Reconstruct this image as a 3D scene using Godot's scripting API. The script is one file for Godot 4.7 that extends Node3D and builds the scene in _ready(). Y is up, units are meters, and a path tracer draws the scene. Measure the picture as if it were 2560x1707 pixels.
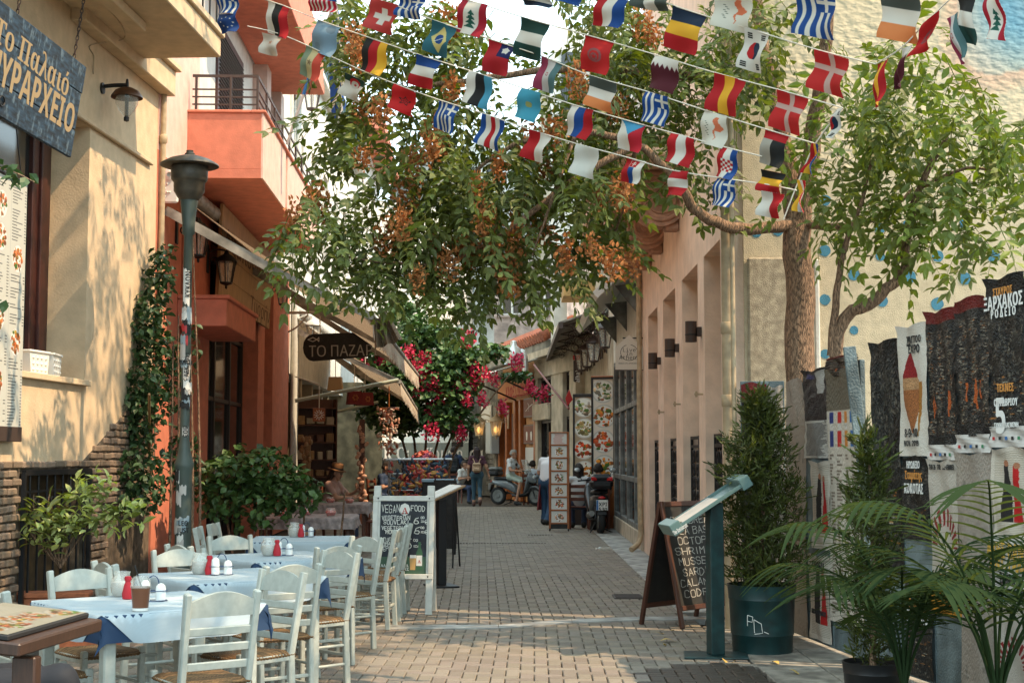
extends Node3D
# A narrow pedestrian street in an old quarter: taverna tables on the left, bunting and a tree of heaven overhead.
# x is right, y is up, the street runs towards -z; metres.

const UP := Vector3.UP
var rng := RandomNumberGenerator.new()
var taken := {}
var mats := {}
var texs := {}
var fonts := {}

# ---------------------------------------------------------------- mesh collector
class MB:
	var v := PackedVector3Array()
	var n := PackedVector3Array()
	var t := PackedVector2Array()
	var c := PackedColorArray()
	var tint := Color.WHITE

	func one(p: Vector3, q: Vector3, u := Vector2.ZERO) -> void:
		v.append(p); n.append(q); t.append(u); c.append(tint)

	func tri(a: Vector3, b: Vector3, d: Vector3) -> void:   # a, b, d run anticlockwise seen from the front
		var q := (b - a).cross(d - a).normalized()
		one(a, q, Vector2(0, 1)); one(d, q, Vector2(1, 0)); one(b, q, Vector2(1, 1))

	func quad(a: Vector3, b: Vector3, d: Vector3, e: Vector3) -> void:
		var q := (d - a).cross(e - b).normalized()
		var A := Vector2(0, 1); var B := Vector2(1, 1); var D := Vector2(1, 0); var E := Vector2(0, 0)
		one(a, q, A); one(d, q, D); one(b, q, B)
		one(a, q, A); one(e, q, E); one(d, q, D)

	func box(x: Transform3D, s: Vector3, b := 0.0) -> void:
		ext(x, -s * 0.5, s * 0.5, b)

	func ext(x: Transform3D, lo: Vector3, hi: Vector3, b := 0.0) -> void:
		if b <= 0.0:
			var p: Array[Vector3] = []
			for i in 8:
				p.append(x * Vector3(hi.x if i & 1 else lo.x, hi.y if i & 2 else lo.y, hi.z if i & 4 else lo.z))
			quad(p[4], p[5], p[7], p[6]); quad(p[1], p[0], p[2], p[3])
			quad(p[5], p[1], p[3], p[7]); quad(p[0], p[4], p[6], p[2])
			quad(p[6], p[7], p[3], p[2]); quad(p[0], p[1], p[5], p[4])
			return
		var m := (lo + hi) * 0.5
		var h := (hi - lo) * 0.5
		b = minf(b, minf(h.x, minf(h.y, h.z)) * 0.9)
		for ax in 3:
			var a1 := (ax + 1) % 3
			var a2 := (ax + 2) % 3
			for s in [-1.0, 1.0]:
				var q: Array[Vector3] = []
				for k in [[-1.0, -1.0], [1.0, -1.0], [1.0, 1.0], [-1.0, 1.0]]:
					var w := Vector3.ZERO
					w[ax] = s * h[ax]; w[a1] = k[0] * (h[a1] - b) * s; w[a2] = k[1] * (h[a2] - b)
					q.append(x * (m + w))
				quad(q[0], q[1], q[2], q[3])
			for s1 in [-1.0, 1.0]:
				for s2 in [-1.0, 1.0]:
					var e: Array[Vector3] = []
					for k in 4:
						var w2 := Vector3.ZERO
						w2[ax] = (h[ax] - b) * (-1.0 if k == 0 or k == 3 else 1.0)
						if k < 2:
							w2[a1] = s1 * h[a1]; w2[a2] = s2 * (h[a2] - b)
						else:
							w2[a1] = s1 * (h[a1] - b); w2[a2] = s2 * h[a2]
						e.append(x * (m + w2))
					if s1 * s2 < 0.0: quad(e[0], e[1], e[2], e[3])
					else: quad(e[3], e[2], e[1], e[0])
		for sx in [-1.0, 1.0]:
			for sy in [-1.0, 1.0]:
				for sz in [-1.0, 1.0]:
					var A := x * (m + Vector3(sx * h.x, sy * (h.y - b), sz * (h.z - b)))
					var B := x * (m + Vector3(sx * (h.x - b), sy * h.y, sz * (h.z - b)))
					var D := x * (m + Vector3(sx * (h.x - b), sy * (h.y - b), sz * h.z))
					if sx * sy * sz > 0.0: tri(A, B, D)
					else: tri(A, D, B)

	func bar(a: Vector3, b: Vector3, w: float, h: float, up := Vector3.UP, bev := 0.0) -> void:   # a beam of section w (sideways) by h
		var d := (b - a)
		var l := d.length()
		if l < 1e-5: return
		d /= l
		var s := d.cross(up)
		if s.length() < 0.01: s = d.cross(Vector3.RIGHT)
		s = s.normalized()
		var u := s.cross(d)
		box(Transform3D(Basis(s, u, -d), (a + b) * 0.5), Vector3(w, h, l), bev)

	func tube(p: PackedVector3Array, r: PackedFloat32Array, k := 6, cap := true) -> void:
		var m := p.size()
		if m < 2: return
		var d0 := (p[1] - p[0]).normalized()
		var s := d0.cross(Vector3.UP if absf(d0.y) < 0.9 else Vector3.RIGHT).normalized()
		var rings: Array[PackedVector3Array] = []
		var nr: Array[PackedVector3Array] = []
		for i in m:
			var d := (p[mini(i + 1, m - 1)] - p[maxi(i - 1, 0)]).normalized()
			s = (s - d * s.dot(d)).normalized()
			var u := d.cross(s)
			var rr := r[mini(i, r.size() - 1)]
			var a := PackedVector3Array(); var b := PackedVector3Array()
			for j in k:
				var w := TAU * j / k
				var o := s * cos(w) + u * sin(w)
				a.append(p[i] + o * rr); b.append(o)
			rings.append(a); nr.append(b)
		for i in m - 1:
			for j in k:
				var j2 := (j + 1) % k
				var A := rings[i][j]; var B := rings[i][j2]; var D := rings[i + 1][j2]; var E := rings[i + 1][j]
				var u0 := float(j) / k; var u1 := float(j + 1) / k
				var v0 := float(i) / (m - 1); var v1 := float(i + 1) / (m - 1)
				one(A, nr[i][j], Vector2(u0, v0)); one(D, nr[i + 1][j2], Vector2(u1, v1)); one(B, nr[i][j2], Vector2(u1, v0))
				one(A, nr[i][j], Vector2(u0, v0)); one(E, nr[i + 1][j], Vector2(u0, v1)); one(D, nr[i + 1][j2], Vector2(u1, v1))
		if cap:
			for j in range(1, k - 1):
				tri(rings[0][0], rings[0][j + 1], rings[0][j])
				tri(rings[m - 1][0], rings[m - 1][j], rings[m - 1][j + 1])

	func rod(a: Vector3, b: Vector3, r: float, k := 6) -> void:
		tube(PackedVector3Array([a, b]), PackedFloat32Array([r]), k)

	func lathe(x: Transform3D, prof: Array, k := 16) -> void:   # prof: Vector2(radius, height) from the bottom up, outside to the right
		var nb3 := x.basis.inverse().transposed()
		for i in prof.size() - 1:
			var p: Vector2 = prof[i]; var q: Vector2 = prof[i + 1]
			var e := q - p
			if e.length() < 1e-6: continue
			var nn := Vector2(e.y, -e.x).normalized()
			var n0 := nn; var n1 := nn
			if i > 0:
				var e0: Vector2 = p - prof[i - 1]
				var m0 := Vector2(e0.y, -e0.x).normalized()
				if m0.dot(nn) > 0.6: n0 = (m0 + nn).normalized()
			if i < prof.size() - 2:
				var e1: Vector2 = prof[i + 2] - q
				var m1 := Vector2(e1.y, -e1.x).normalized()
				if m1.dot(nn) > 0.6: n1 = (m1 + nn).normalized()
			for j in k:
				var a := TAU * j / k; var b := TAU * (j + 1) / k
				var ca := Vector3(cos(a), 0, -sin(a)); var cb := Vector3(cos(b), 0, -sin(b))
				var A := x * (ca * p.x + Vector3(0, p.y, 0)); var B := x * (cb * p.x + Vector3(0, p.y, 0))
				var D := x * (cb * q.x + Vector3(0, q.y, 0)); var E := x * (ca * q.x + Vector3(0, q.y, 0))
				var na := (nb3 * (ca * n0.x + Vector3(0, n0.y, 0))).normalized(); var nb := (nb3 * (cb * n0.x + Vector3(0, n0.y, 0))).normalized()
				var nd := (nb3 * (cb * n1.x + Vector3(0, n1.y, 0))).normalized(); var ne := (nb3 * (ca * n1.x + Vector3(0, n1.y, 0))).normalized()
				var u0 := float(j) / k; var u1 := float(j + 1) / k
				if p.x > 1e-5:
					one(A, na, Vector2(u0, p.y)); one(D, nd, Vector2(u1, q.y)); one(B, nb, Vector2(u1, p.y))
				if q.x > 1e-5:
					one(A, na, Vector2(u0, p.y)); one(E, ne, Vector2(u0, q.y)); one(D, nd, Vector2(u1, q.y))

	func ball(x: Transform3D, r: Vector3, k := 10, rows := 6) -> void:
		var prof := []
		for i in rows + 1:
			var a := -PI / 2 + PI * i / rows
			prof.append(Vector2(maxf(cos(a), 0.0), sin(a)))
		lathe(x * Transform3D(Basis.from_scale(r), Vector3.ZERO), prof, k)

	func prism(x: Transform3D, poly: PackedVector2Array, d: float) -> void:   # poly in local xy, from z=0 to z=d
		if Geometry2D.is_polygon_clockwise(poly): poly.reverse()
		# Godot's clockwise is for y down: after this the outline runs anticlockwise in y-up axes or is turned below
		var area := 0.0
		for i in poly.size():
			area += poly[i].cross(poly[(i + 1) % poly.size()])
		if area < 0.0: poly.reverse()
		var ix := Geometry2D.triangulate_polygon(poly)
		for i in range(0, ix.size(), 3):
			var a := poly[ix[i]]; var b := poly[ix[i + 1]]; var e := poly[ix[i + 2]]
			if (b - a).cross(e - a) < 0.0:
				var w := b; b = e; e = w
			tri(x * Vector3(a.x, a.y, d), x * Vector3(b.x, b.y, d), x * Vector3(e.x, e.y, d))
			tri(x * Vector3(a.x, a.y, 0), x * Vector3(e.x, e.y, 0), x * Vector3(b.x, b.y, 0))
		for i in poly.size():
			var a := poly[i]; var b := poly[(i + 1) % poly.size()]
			quad(x * Vector3(a.x, a.y, 0), x * Vector3(b.x, b.y, 0), x * Vector3(b.x, b.y, d), x * Vector3(a.x, a.y, d))

	func sheet(f: Callable, nu: int, nv: int, thick := 0.0) -> void:   # f(u, v) -> point; u, v in 0..1; smooth
		var p: Array[Vector3] = []
		for j in nv + 1:
			for i in nu + 1:
				p.append(f.call(float(i) / nu, float(j) / nv))
		var w := nu + 1
		var q: Array[Vector3] = []
		for j in nv + 1:
			for i in w:
				var dx := p[j * w + mini(i + 1, nu)] - p[j * w + maxi(i - 1, 0)]
				var dy := p[mini(j + 1, nv) * w + i] - p[maxi(j - 1, 0) * w + i]
				q.append(dx.cross(dy).normalized())
		for side in (2 if thick > 0.0 else 1):
			var sg := 1.0 if side == 0 else -1.0
			for j in nv:
				for i in nu:
					var k := [j * w + i, j * w + i + 1, (j + 1) * w + i + 1, (j + 1) * w + i]
					var uu := [Vector2(float(i) / nu, 1.0 - float(j) / nv), Vector2(float(i + 1) / nu, 1.0 - float(j) / nv), Vector2(float(i + 1) / nu, 1.0 - float(j + 1) / nv), Vector2(float(i) / nu, 1.0 - float(j + 1) / nv)]
					for s in ([0, 2, 1, 0, 3, 2] if side == 0 else [0, 1, 2, 0, 2, 3]):
						var id: int = k[s]
						one(p[id] + q[id] * (thick * 0.5 * sg), q[id] * sg, uu[s])
		if thick > 0.0:
			for e in 4:
				for i in (nu if e < 2 else nv):
					var a: int; var b: int
					if e == 0: a = i; b = i + 1
					elif e == 1: a = nv * w + i + 1; b = nv * w + i
					elif e == 2: a = (i + 1) * w; b = i * w
					else: a = i * w + nu; b = (i + 1) * w + nu
					quad(p[a] - q[a] * thick * 0.5, p[b] - q[b] * thick * 0.5, p[b] + q[b] * thick * 0.5, p[a] + q[a] * thick * 0.5)

	func stroke(x: Transform3D, pts: PackedVector2Array, w: float) -> void:   # a flat ribbon in local xy
		for i in pts.size() - 1:
			var a := pts[i]; var b := pts[i + 1]
			var d := (b - a)
			if d.length() < 1e-5: continue
			d = d.normalized()
			a -= d * w * 0.4; b += d * w * 0.4
			var s := Vector2(-d.y, d.x) * w * 0.5
			quad(x * Vector3(a.x - s.x, a.y - s.y, 0), x * Vector3(b.x - s.x, b.y - s.y, 0), x * Vector3(b.x + s.x, b.y + s.y, 0), x * Vector3(a.x + s.x, a.y + s.y, 0))

	func add(o: MB, x: Transform3D) -> void:
		for i in o.v.size():
			v.append(x * o.v[i]); n.append((x.basis * o.n[i]).normalized()); t.append(o.t[i]); c.append(o.c[i] * tint)

	func mesh() -> ArrayMesh:
		var m := ArrayMesh.new()
		if v.is_empty(): return m
		var a := []
		a.resize(Mesh.ARRAY_MAX)
		a[Mesh.ARRAY_VERTEX] = v; a[Mesh.ARRAY_NORMAL] = n; a[Mesh.ARRAY_TEX_UV] = t; a[Mesh.ARRAY_COLOR] = c
		m.add_surface_from_arrays(Mesh.PRIMITIVE_TRIANGLES, a)
		return m

# ---------------------------------------------------------------- naming and parenting
func numbered(called: String) -> String:
	var k: int = taken.get(called, 0)
	taken[called] = k + 1
	return called if k == 0 else "%s_%03d" % [called, k]

func tag(o: Node3D, label: String, category: String, group := "") -> Node3D:
	o.set_meta("label", label); o.set_meta("category", category)
	if group: o.set_meta("group", group)
	return o

func thing(called: String, label: String, category: String, x := Transform3D(), group := "") -> Node3D:
	var o := Node3D.new()
	o.name = numbered(called); o.transform = x
	add_child(o)
	return tag(o, label, category, group)

func shown(called: String, m: Mesh, mt: Material, parent: Node, x := Transform3D()) -> MeshInstance3D:
	var o := MeshInstance3D.new()
	o.name = called; o.mesh = m; o.transform = x
	o.material_override = mt
	parent.add_child(o, true)
	return o

func part(called: String, b: MB, mt: Material, parent: Node, x := Transform3D()) -> MeshInstance3D:
	return shown(called, b.mesh(), mt, parent, x)

func solo(called: String, b: MB, mt: Material, label: String, category: String, group := "", x := Transform3D()) -> MeshInstance3D:
	var o := shown(numbered(called), b.mesh(), mt, self, x)
	tag(o, label, category, group)
	return o

func struct(called: String, b: MB, mt: Material, x := Transform3D()) -> MeshInstance3D:
	var o := shown(numbered(called), b.mesh(), mt, self, x)
	o.set_meta("kind", "structure")
	return o

func stuff_part(o: Node3D) -> Node3D:
	o.set_meta("kind", "stuff")
	return o

func dup(src: Node3D, x: Transform3D, label: String, group := "") -> Node3D:
	var base := String(src.name)
	var cut := base.rfind("_0")
	if cut > 0 and base.length() - cut == 4: base = base.substr(0, cut)
	var r: Node3D = src.duplicate()
	r.name = numbered(base)
	add_child(r)
	r.transform = x
	r.set_meta("label", label)
	if group: r.set_meta("group", group)
	return r

func many(called: String, m: Mesh, mt: Material, parent: Node, xs: Array, cols := PackedColorArray()) -> MultiMeshInstance3D:
	var mm := MultiMesh.new()
	mm.transform_format = MultiMesh.TRANSFORM_3D
	mm.use_colors = cols.size() > 0
	mm.mesh = m
	mm.instance_count = xs.size()
	for i in xs.size():
		mm.set_instance_transform(i, xs[i])
		if cols.size(): mm.set_instance_color(i, cols[i])
	var o := MultiMeshInstance3D.new()
	o.name = called; o.multimesh = mm; o.material_override = mt
	o.set_meta("kind", "stuff")
	parent.add_child(o, true)
	return o

func facing(at: Vector3, dir: Vector3) -> Transform3D:   # local z looks along dir (level), y up
	var z := dir.normalized()
	var x := UP.cross(z).normalized()
	return Transform3D(Basis(x, z.cross(x), z), at)

func turned(at: Vector3, deg: float) -> Transform3D:
	return Transform3D(Basis(UP, deg_to_rad(deg)), at)

func V2(a: Array) -> PackedVector2Array:
	var r := PackedVector2Array()
	for i in range(0, a.size(), 2): r.append(Vector2(a[i], a[i + 1]))
	return r

func curve(pts: Array, per := 5) -> PackedVector3Array:   # Catmull-Rom through the points
	var r := PackedVector3Array()
	for i in pts.size() - 1:
		var a: Vector3 = pts[maxi(i - 1, 0)]; var b: Vector3 = pts[i]; var d: Vector3 = pts[i + 1]; var e: Vector3 = pts[mini(i + 2, pts.size() - 1)]
		for k in per:
			r.append(b.cubic_interpolate(d, a, e, float(k) / per))
	r.append(pts[-1])
	return r

func taper(m: int, a: float, b: float) -> PackedFloat32Array:
	var r := PackedFloat32Array()
	for i in m: r.append(lerpf(a, b, float(i) / maxf(1.0, m - 1)))
	return r

# ---------------------------------------------------------------- textures and materials
func image_of(w: int, h: int, f: Callable) -> Image:
	var d := PackedByteArray()
	d.resize(w * h * 3)
	for y in h:
		for x in w:
			var q: Color = f.call(x, y)
			var i := (y * w + x) * 3
			d[i] = clampi(int(q.r * 255.0), 0, 255); d[i + 1] = clampi(int(q.g * 255.0), 0, 255); d[i + 2] = clampi(int(q.b * 255.0), 0, 255)
	return Image.create_from_data(w, h, false, Image.FORMAT_RGB8, d)

func noise_tex(key: String, freq: float, lo: float, hi: float, octaves := 4, normal := false, bump := 4.0, sd := 1) -> Texture2D:
	if texs.has(key): return texs[key]
	var nz := FastNoiseLite.new()
	nz.seed = sd; nz.frequency = freq; nz.fractal_octaves = octaves; nz.noise_type = FastNoiseLite.TYPE_SIMPLEX_SMOOTH
	var im := nz.get_seamless_image(512, 512)
	if normal:
		im.convert(Image.FORMAT_RGBA8)
		im.bump_map_to_normal_map(bump)
	else:
		im.convert(Image.FORMAT_RGB8)
		var d := im.get_data()
		for i in d.size(): d[i] = int(255.0 * lerpf(lo, hi, d[i] / 255.0))
		im = Image.create_from_data(512, 512, false, Image.FORMAT_RGB8, d)
	texs[key] = ImageTexture.create_from_image(im)
	return texs[key]

func tex(key: String) -> Texture2D:
	if texs.has(key): return texs[key]
	match key:
		"plaster": return noise_tex(key, 0.012, 0.72, 1.0, 5)
		"soft": return noise_tex(key, 0.010, 0.87, 1.0, 6, false, 4.0, 17)
		"stain": return noise_tex(key, 0.006, 0.55, 1.0, 6, false, 4.0, 7)
		"speckle": return noise_tex(key, 0.22, 0.55, 1.0, 2, false, 4.0, 3)
		"rough_n": return noise_tex(key, 0.09, 0, 1, 4, true, 6.0, 5)
		"fine_n": return noise_tex(key, 0.2, 0, 1, 3, true, 3.0, 9)
		"leafy": return noise_tex(key, 0.05, 0.7, 1.0, 3, false, 4.0, 11)
		"grain":
			var nz := FastNoiseLite.new()
			nz.seed = 4; nz.frequency = 0.03; nz.fractal_octaves = 4
			texs[key] = ImageTexture.create_from_image(image_of(256, 256, func(x, y):
				var q := 0.5 + 0.5 * nz.get_noise_2d(x * 5.0, y * 0.35)
				var k := lerpf(0.6, 1.0, clampf(q, 0.0, 1.0))
				return Color(k, k, k)))
		"bark", "bark_n":
			var nk := FastNoiseLite.new()
			nk.seed = 21; nk.frequency = 0.035; nk.fractal_octaves = 4; nk.fractal_type = FastNoiseLite.FRACTAL_RIDGED
			var im := image_of(256, 256, func(x, y):
				var q := nk.get_noise_2d(x * 3.2 + 14.0 * nk.get_noise_2d(y * 0.8, 7.0), y * 0.55)
				var k := clampf(0.95 - 0.75 * maxf(q, 0.0), 0.0, 1.0)
				return Color(k, k * 0.98, k * 0.95))
			if key == "bark_n":
				im.convert(Image.FORMAT_RGBA8); im.bump_map_to_normal_map(6.0)
			texs[key] = ImageTexture.create_from_image(im)
		"straw":
			var r2 := RandomNumberGenerator.new(); r2.seed = 8
			var rows := []
			for i in 128: rows.append(r2.randf_range(0.45, 1.0))
			texs[key] = ImageTexture.create_from_image(image_of(128, 128, func(x, y):
				var k: float = rows[(y / 2 + int(2.0 * sin(x * 0.1))) & 127] * (0.85 + 0.15 * sin(x * 0.35 + y * 2.1))
				return Color(k, k * 0.97, k * 0.92)))
		"weave":
			texs[key] = ImageTexture.create_from_image(image_of(64, 64, func(x, y):
				var k := 0.86 + 0.14 * (1.0 if ((x / 2 + y / 2) & 1) == 0 else 0.0)
				return Color(k, k, k)))
		"boards":
			var nb := FastNoiseLite.new()
			nb.seed = 14; nb.frequency = 0.02; nb.fractal_octaves = 5
			texs[key] = ImageTexture.create_from_image(image_of(512, 256, func(x, y):
				var a := nb.get_noise_2d(x * 0.5, y * 5.0)
				var b := nb.get_noise_2d(x * 1.3 + 900.0, y * 1.3)
				var k := 0.62 + 0.5 * a
				var w := clampf(b * 2.4 - 0.25, 0.0, 1.0)
				return Color(0.30 * k, 0.42 * k, 0.50 * k).lerp(Color(0.62, 0.66, 0.66), w * 0.7)))
	return texs[key]

func mat(key: String, c := Color.WHITE, rough := 0.8, t := "", scale := 1.0, nm := "", opts := {}) -> StandardMaterial3D:   # c is the linear base colour
	if mats.has(key): return mats[key]
	var m := StandardMaterial3D.new()
	m.resource_name = key
	var q := c.linear_to_srgb(); q.a = c.a
	m.albedo_color = q
	m.roughness = rough
	if t:
		m.albedo_texture = tex(t)
		if not opts.get("uv", false):
			m.uv1_triplanar = true
			m.uv1_world_triplanar = opts.get("world", true)
		m.uv1_scale = Vector3.ONE * scale if not opts.has("stretch") else (opts["stretch"] as Vector3) * scale
	if nm:
		m.normal_enabled = true; m.normal_texture = tex(nm); m.normal_scale = opts.get("nscale", 0.5)
		if not t:
			m.uv1_triplanar = true; m.uv1_world_triplanar = true
			m.uv1_scale = Vector3.ONE * scale
	m.metallic = opts.get("metal", 0.0)
	if opts.has("spec"): m.metallic_specular = opts["spec"]
	if opts.has("back"):
		m.backlight_enabled = true; m.backlight = opts["back"]
	if opts.get("vc", false): m.vertex_color_use_as_albedo = true
	if opts.get("alpha", false): m.transparency = BaseMaterial3D.TRANSPARENCY_ALPHA
	if opts.has("coat"):
		m.clearcoat_enabled = true; m.clearcoat = opts["coat"]; m.clearcoat_roughness = 0.15
	if opts.has("glow"):
		m.emission_enabled = true; m.emission = opts["glow"]; m.emission_energy_multiplier = opts.get("power", 1.0)
	mats[key] = m
	return m

func picture(key: String, im: Image, rough := 0.6, back := 0.0) -> StandardMaterial3D:   # flat print
	if mats.has(key): return mats[key]
	var m := StandardMaterial3D.new()
	m.resource_name = key
	m.albedo_texture = ImageTexture.create_from_image(im)
	m.roughness = rough
	m.texture_repeat = false
	if back > 0.0:
		m.backlight_enabled = true; m.backlight = Color(back, back, back)
	mats[key] = m
	return m

func font(kind: String, weight := 400) -> Font:
	var k := kind + str(weight)
	if not fonts.has(k):
		var f := SystemFont.new()
		f.font_names = PackedStringArray([kind]); f.font_weight = weight
		fonts[k] = f
	return fonts[k]

func lettering(text: String, high: float, mt: Material, parent: Node, x: Transform3D, kind := "Droid Sans", weight := 700, wide := 1.0, called := "lettering", align := HORIZONTAL_ALIGNMENT_CENTER) -> MeshInstance3D:
	var m := TextMesh.new()
	m.font = font(kind, weight); m.text = text.replace("Ν", "N"); m.font_size = 32; m.pixel_size = high / 32.0 * 1.35; m.depth = 0.002; m.curve_step = 2.0
	m.horizontal_alignment = align
	var o := shown(called, m, mt, parent, x * Transform3D(Basis.from_scale(Vector3(wide, 1, 1)), Vector3.ZERO))
	o.set_meta("kind", "thing")
	return o

# chalk letters drawn with strokes on a 4 by 6 grid
const CHALK := {
	"A": "00 26 40|12 32", "B": "00 06 36 45 34 03|34 42 41 30 00", "C": "45 36 16 05 01 10 30 41", "D": "00 06 26 44 42 20 00", "E": "46 06 00 40|03 33", "F": "46 06 00|03 33",
	"G": "45 36 16 05 01 10 30 41 43 23", "H": "00 06|40 46|03 43", "I": "20 26", "K": "00 06|46 03 40", "L": "06 00 40", "M": "00 06 23 46 40", "N": "00 06 40 46", "O": "10 01 05 16 36 45 41 30 10",
	"P": "00 06 36 45 44 33 03", "R": "00 06 36 45 44 33 03|23 40", "S": "45 36 16 05 04 13 33 42 41 30 10 01", "T": "06 46|26 20", "U": "06 01 10 30 41 46", "V": "06 20 46", "Y": "06 23 46|23 20", "Z": "06 46 00 40",
	"0": "10 01 05 16 36 45 41 30 10", "5": "46 06 03 33 42 41 30 10 01", "6": "46 15 02 01 10 30 41 42 33 13 02", "-": "03 43", "X": "00 46|06 40", "Q": "10 01 05 16 36 45 41 30 10|22 40", "W": "06 10 23 30 46", "J": "46 41 30 10 01", "=": "02 42|04 44",
	"€": "46 26 04 02 20 40|03 33|02 32", "'": "26 14", " ": "", "/": "00 46", "1": "05 26 20", "3": "06 36 45 34 13|34 42 41 30 00", "8": "13 04 16 36 44 33 13 02 10 30 42 33", "9": "33 13 04 16 36 45 42 10", "2": "05 16 36 45 43 00 40", "4": "30 36 02 42", "Π": "00 06 46 40", "Λ": "00 26 40", "Σ": "46 06 23 00 40",
}

func chalk(b: MB, x: Transform3D, text: String, high: float, w: float, wob := 0.08) -> float:   # returns the width written
	var u := high / 6.0
	var px := 0.0
	for ch in text:
		var adv := 5.6 if ch != "I" else 3.4
		if ch == " ": adv = 3.4
		if CHALK.has(ch) and CHALK[ch] != "":
			var lift := rng.randf_range(-0.5, 0.5)
			for s in (CHALK[ch] as String).split("|"):
				var p := PackedVector2Array()
				for q in s.split(" "):
					var gx := float(q.substr(0, 1).to_int()); var gy := float(q.substr(1, 1).to_int())
					if ch == "I": gx -= 1.0
					p.append(Vector2((px + gx + rng.randf_range(-wob, wob) * 4.0) * u, (gy + lift + rng.randf_range(-wob, wob) * 4.0) * u))
				b.stroke(x, p, w)
		px += adv
	return px * u

const HERE := Transform3D()

func put(p: Vector3) -> Transform3D:
	return Transform3D(Basis(), p)

func V(x: float, y: float, z: float) -> Vector3:
	return Vector3(x, y, z)

func _ready() -> void:
	rng.seed = 20
	# camera: level horizon a little below the middle, 50 mm lens
	var cam := Camera3D.new()
	cam.name = "camera"; cam.position = V(0, 1.53, 0); cam.rotation_degrees = V(4.535, 0, 0)
	cam.fov = 27.0; cam.near = 0.1; cam.far = 600.0; cam.current = true
	add_child(cam)
	# sky, sun, exposure
	var env := Environment.new()
	var sky := Sky.new()
	var pm := ProceduralSkyMaterial.new()
	pm.sky_top_color = Color(0.69, 0.77, 0.8); pm.sky_horizon_color = Color(0.76, 0.84, 0.87); pm.sky_curve = 0.2
	pm.ground_bottom_color = Color(0.35, 0.32, 0.28); pm.ground_horizon_color = Color(0.7, 0.7, 0.68)
	pm.sky_energy_multiplier = 1.4
	sky.sky_material = pm
	env.background_mode = Environment.BG_SKY; env.sky = sky
	env.tonemap_mode = Environment.TONE_MAPPER_LINEAR
	env.tonemap_exposure = 2.1
	env.sdfgi_enabled = true; env.ssao_enabled = true; env.ssil_enabled = true
	var we := WorldEnvironment.new()
	we.name = "daylight"; we.environment = env
	add_child(we)
	var sun := DirectionalLight3D.new()
	sun.name = "sun"; sun.light_energy = 1.0; sun.light_color = Color(1.0, 0.87, 0.71); sun.light_angular_distance = 0.5; sun.shadow_enabled = true
	add_child(sun)
	sun.look_at_from_position(Vector3.ZERO, -SUN, UP)
	palette()
	street()
	yellow_house()
	coral_house()
	white_house()
	right_house()
	far_end()
	mural_wall()
	poster_fence()
	lamp_post()
	awnings()
	bazaar()
	tables_and_chairs()
	street_signs()
	vehicles()
	people()
	plants()
	trees()
	bunting()

const SUN := Vector3(0.6, 0.76, 0.2)

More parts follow.
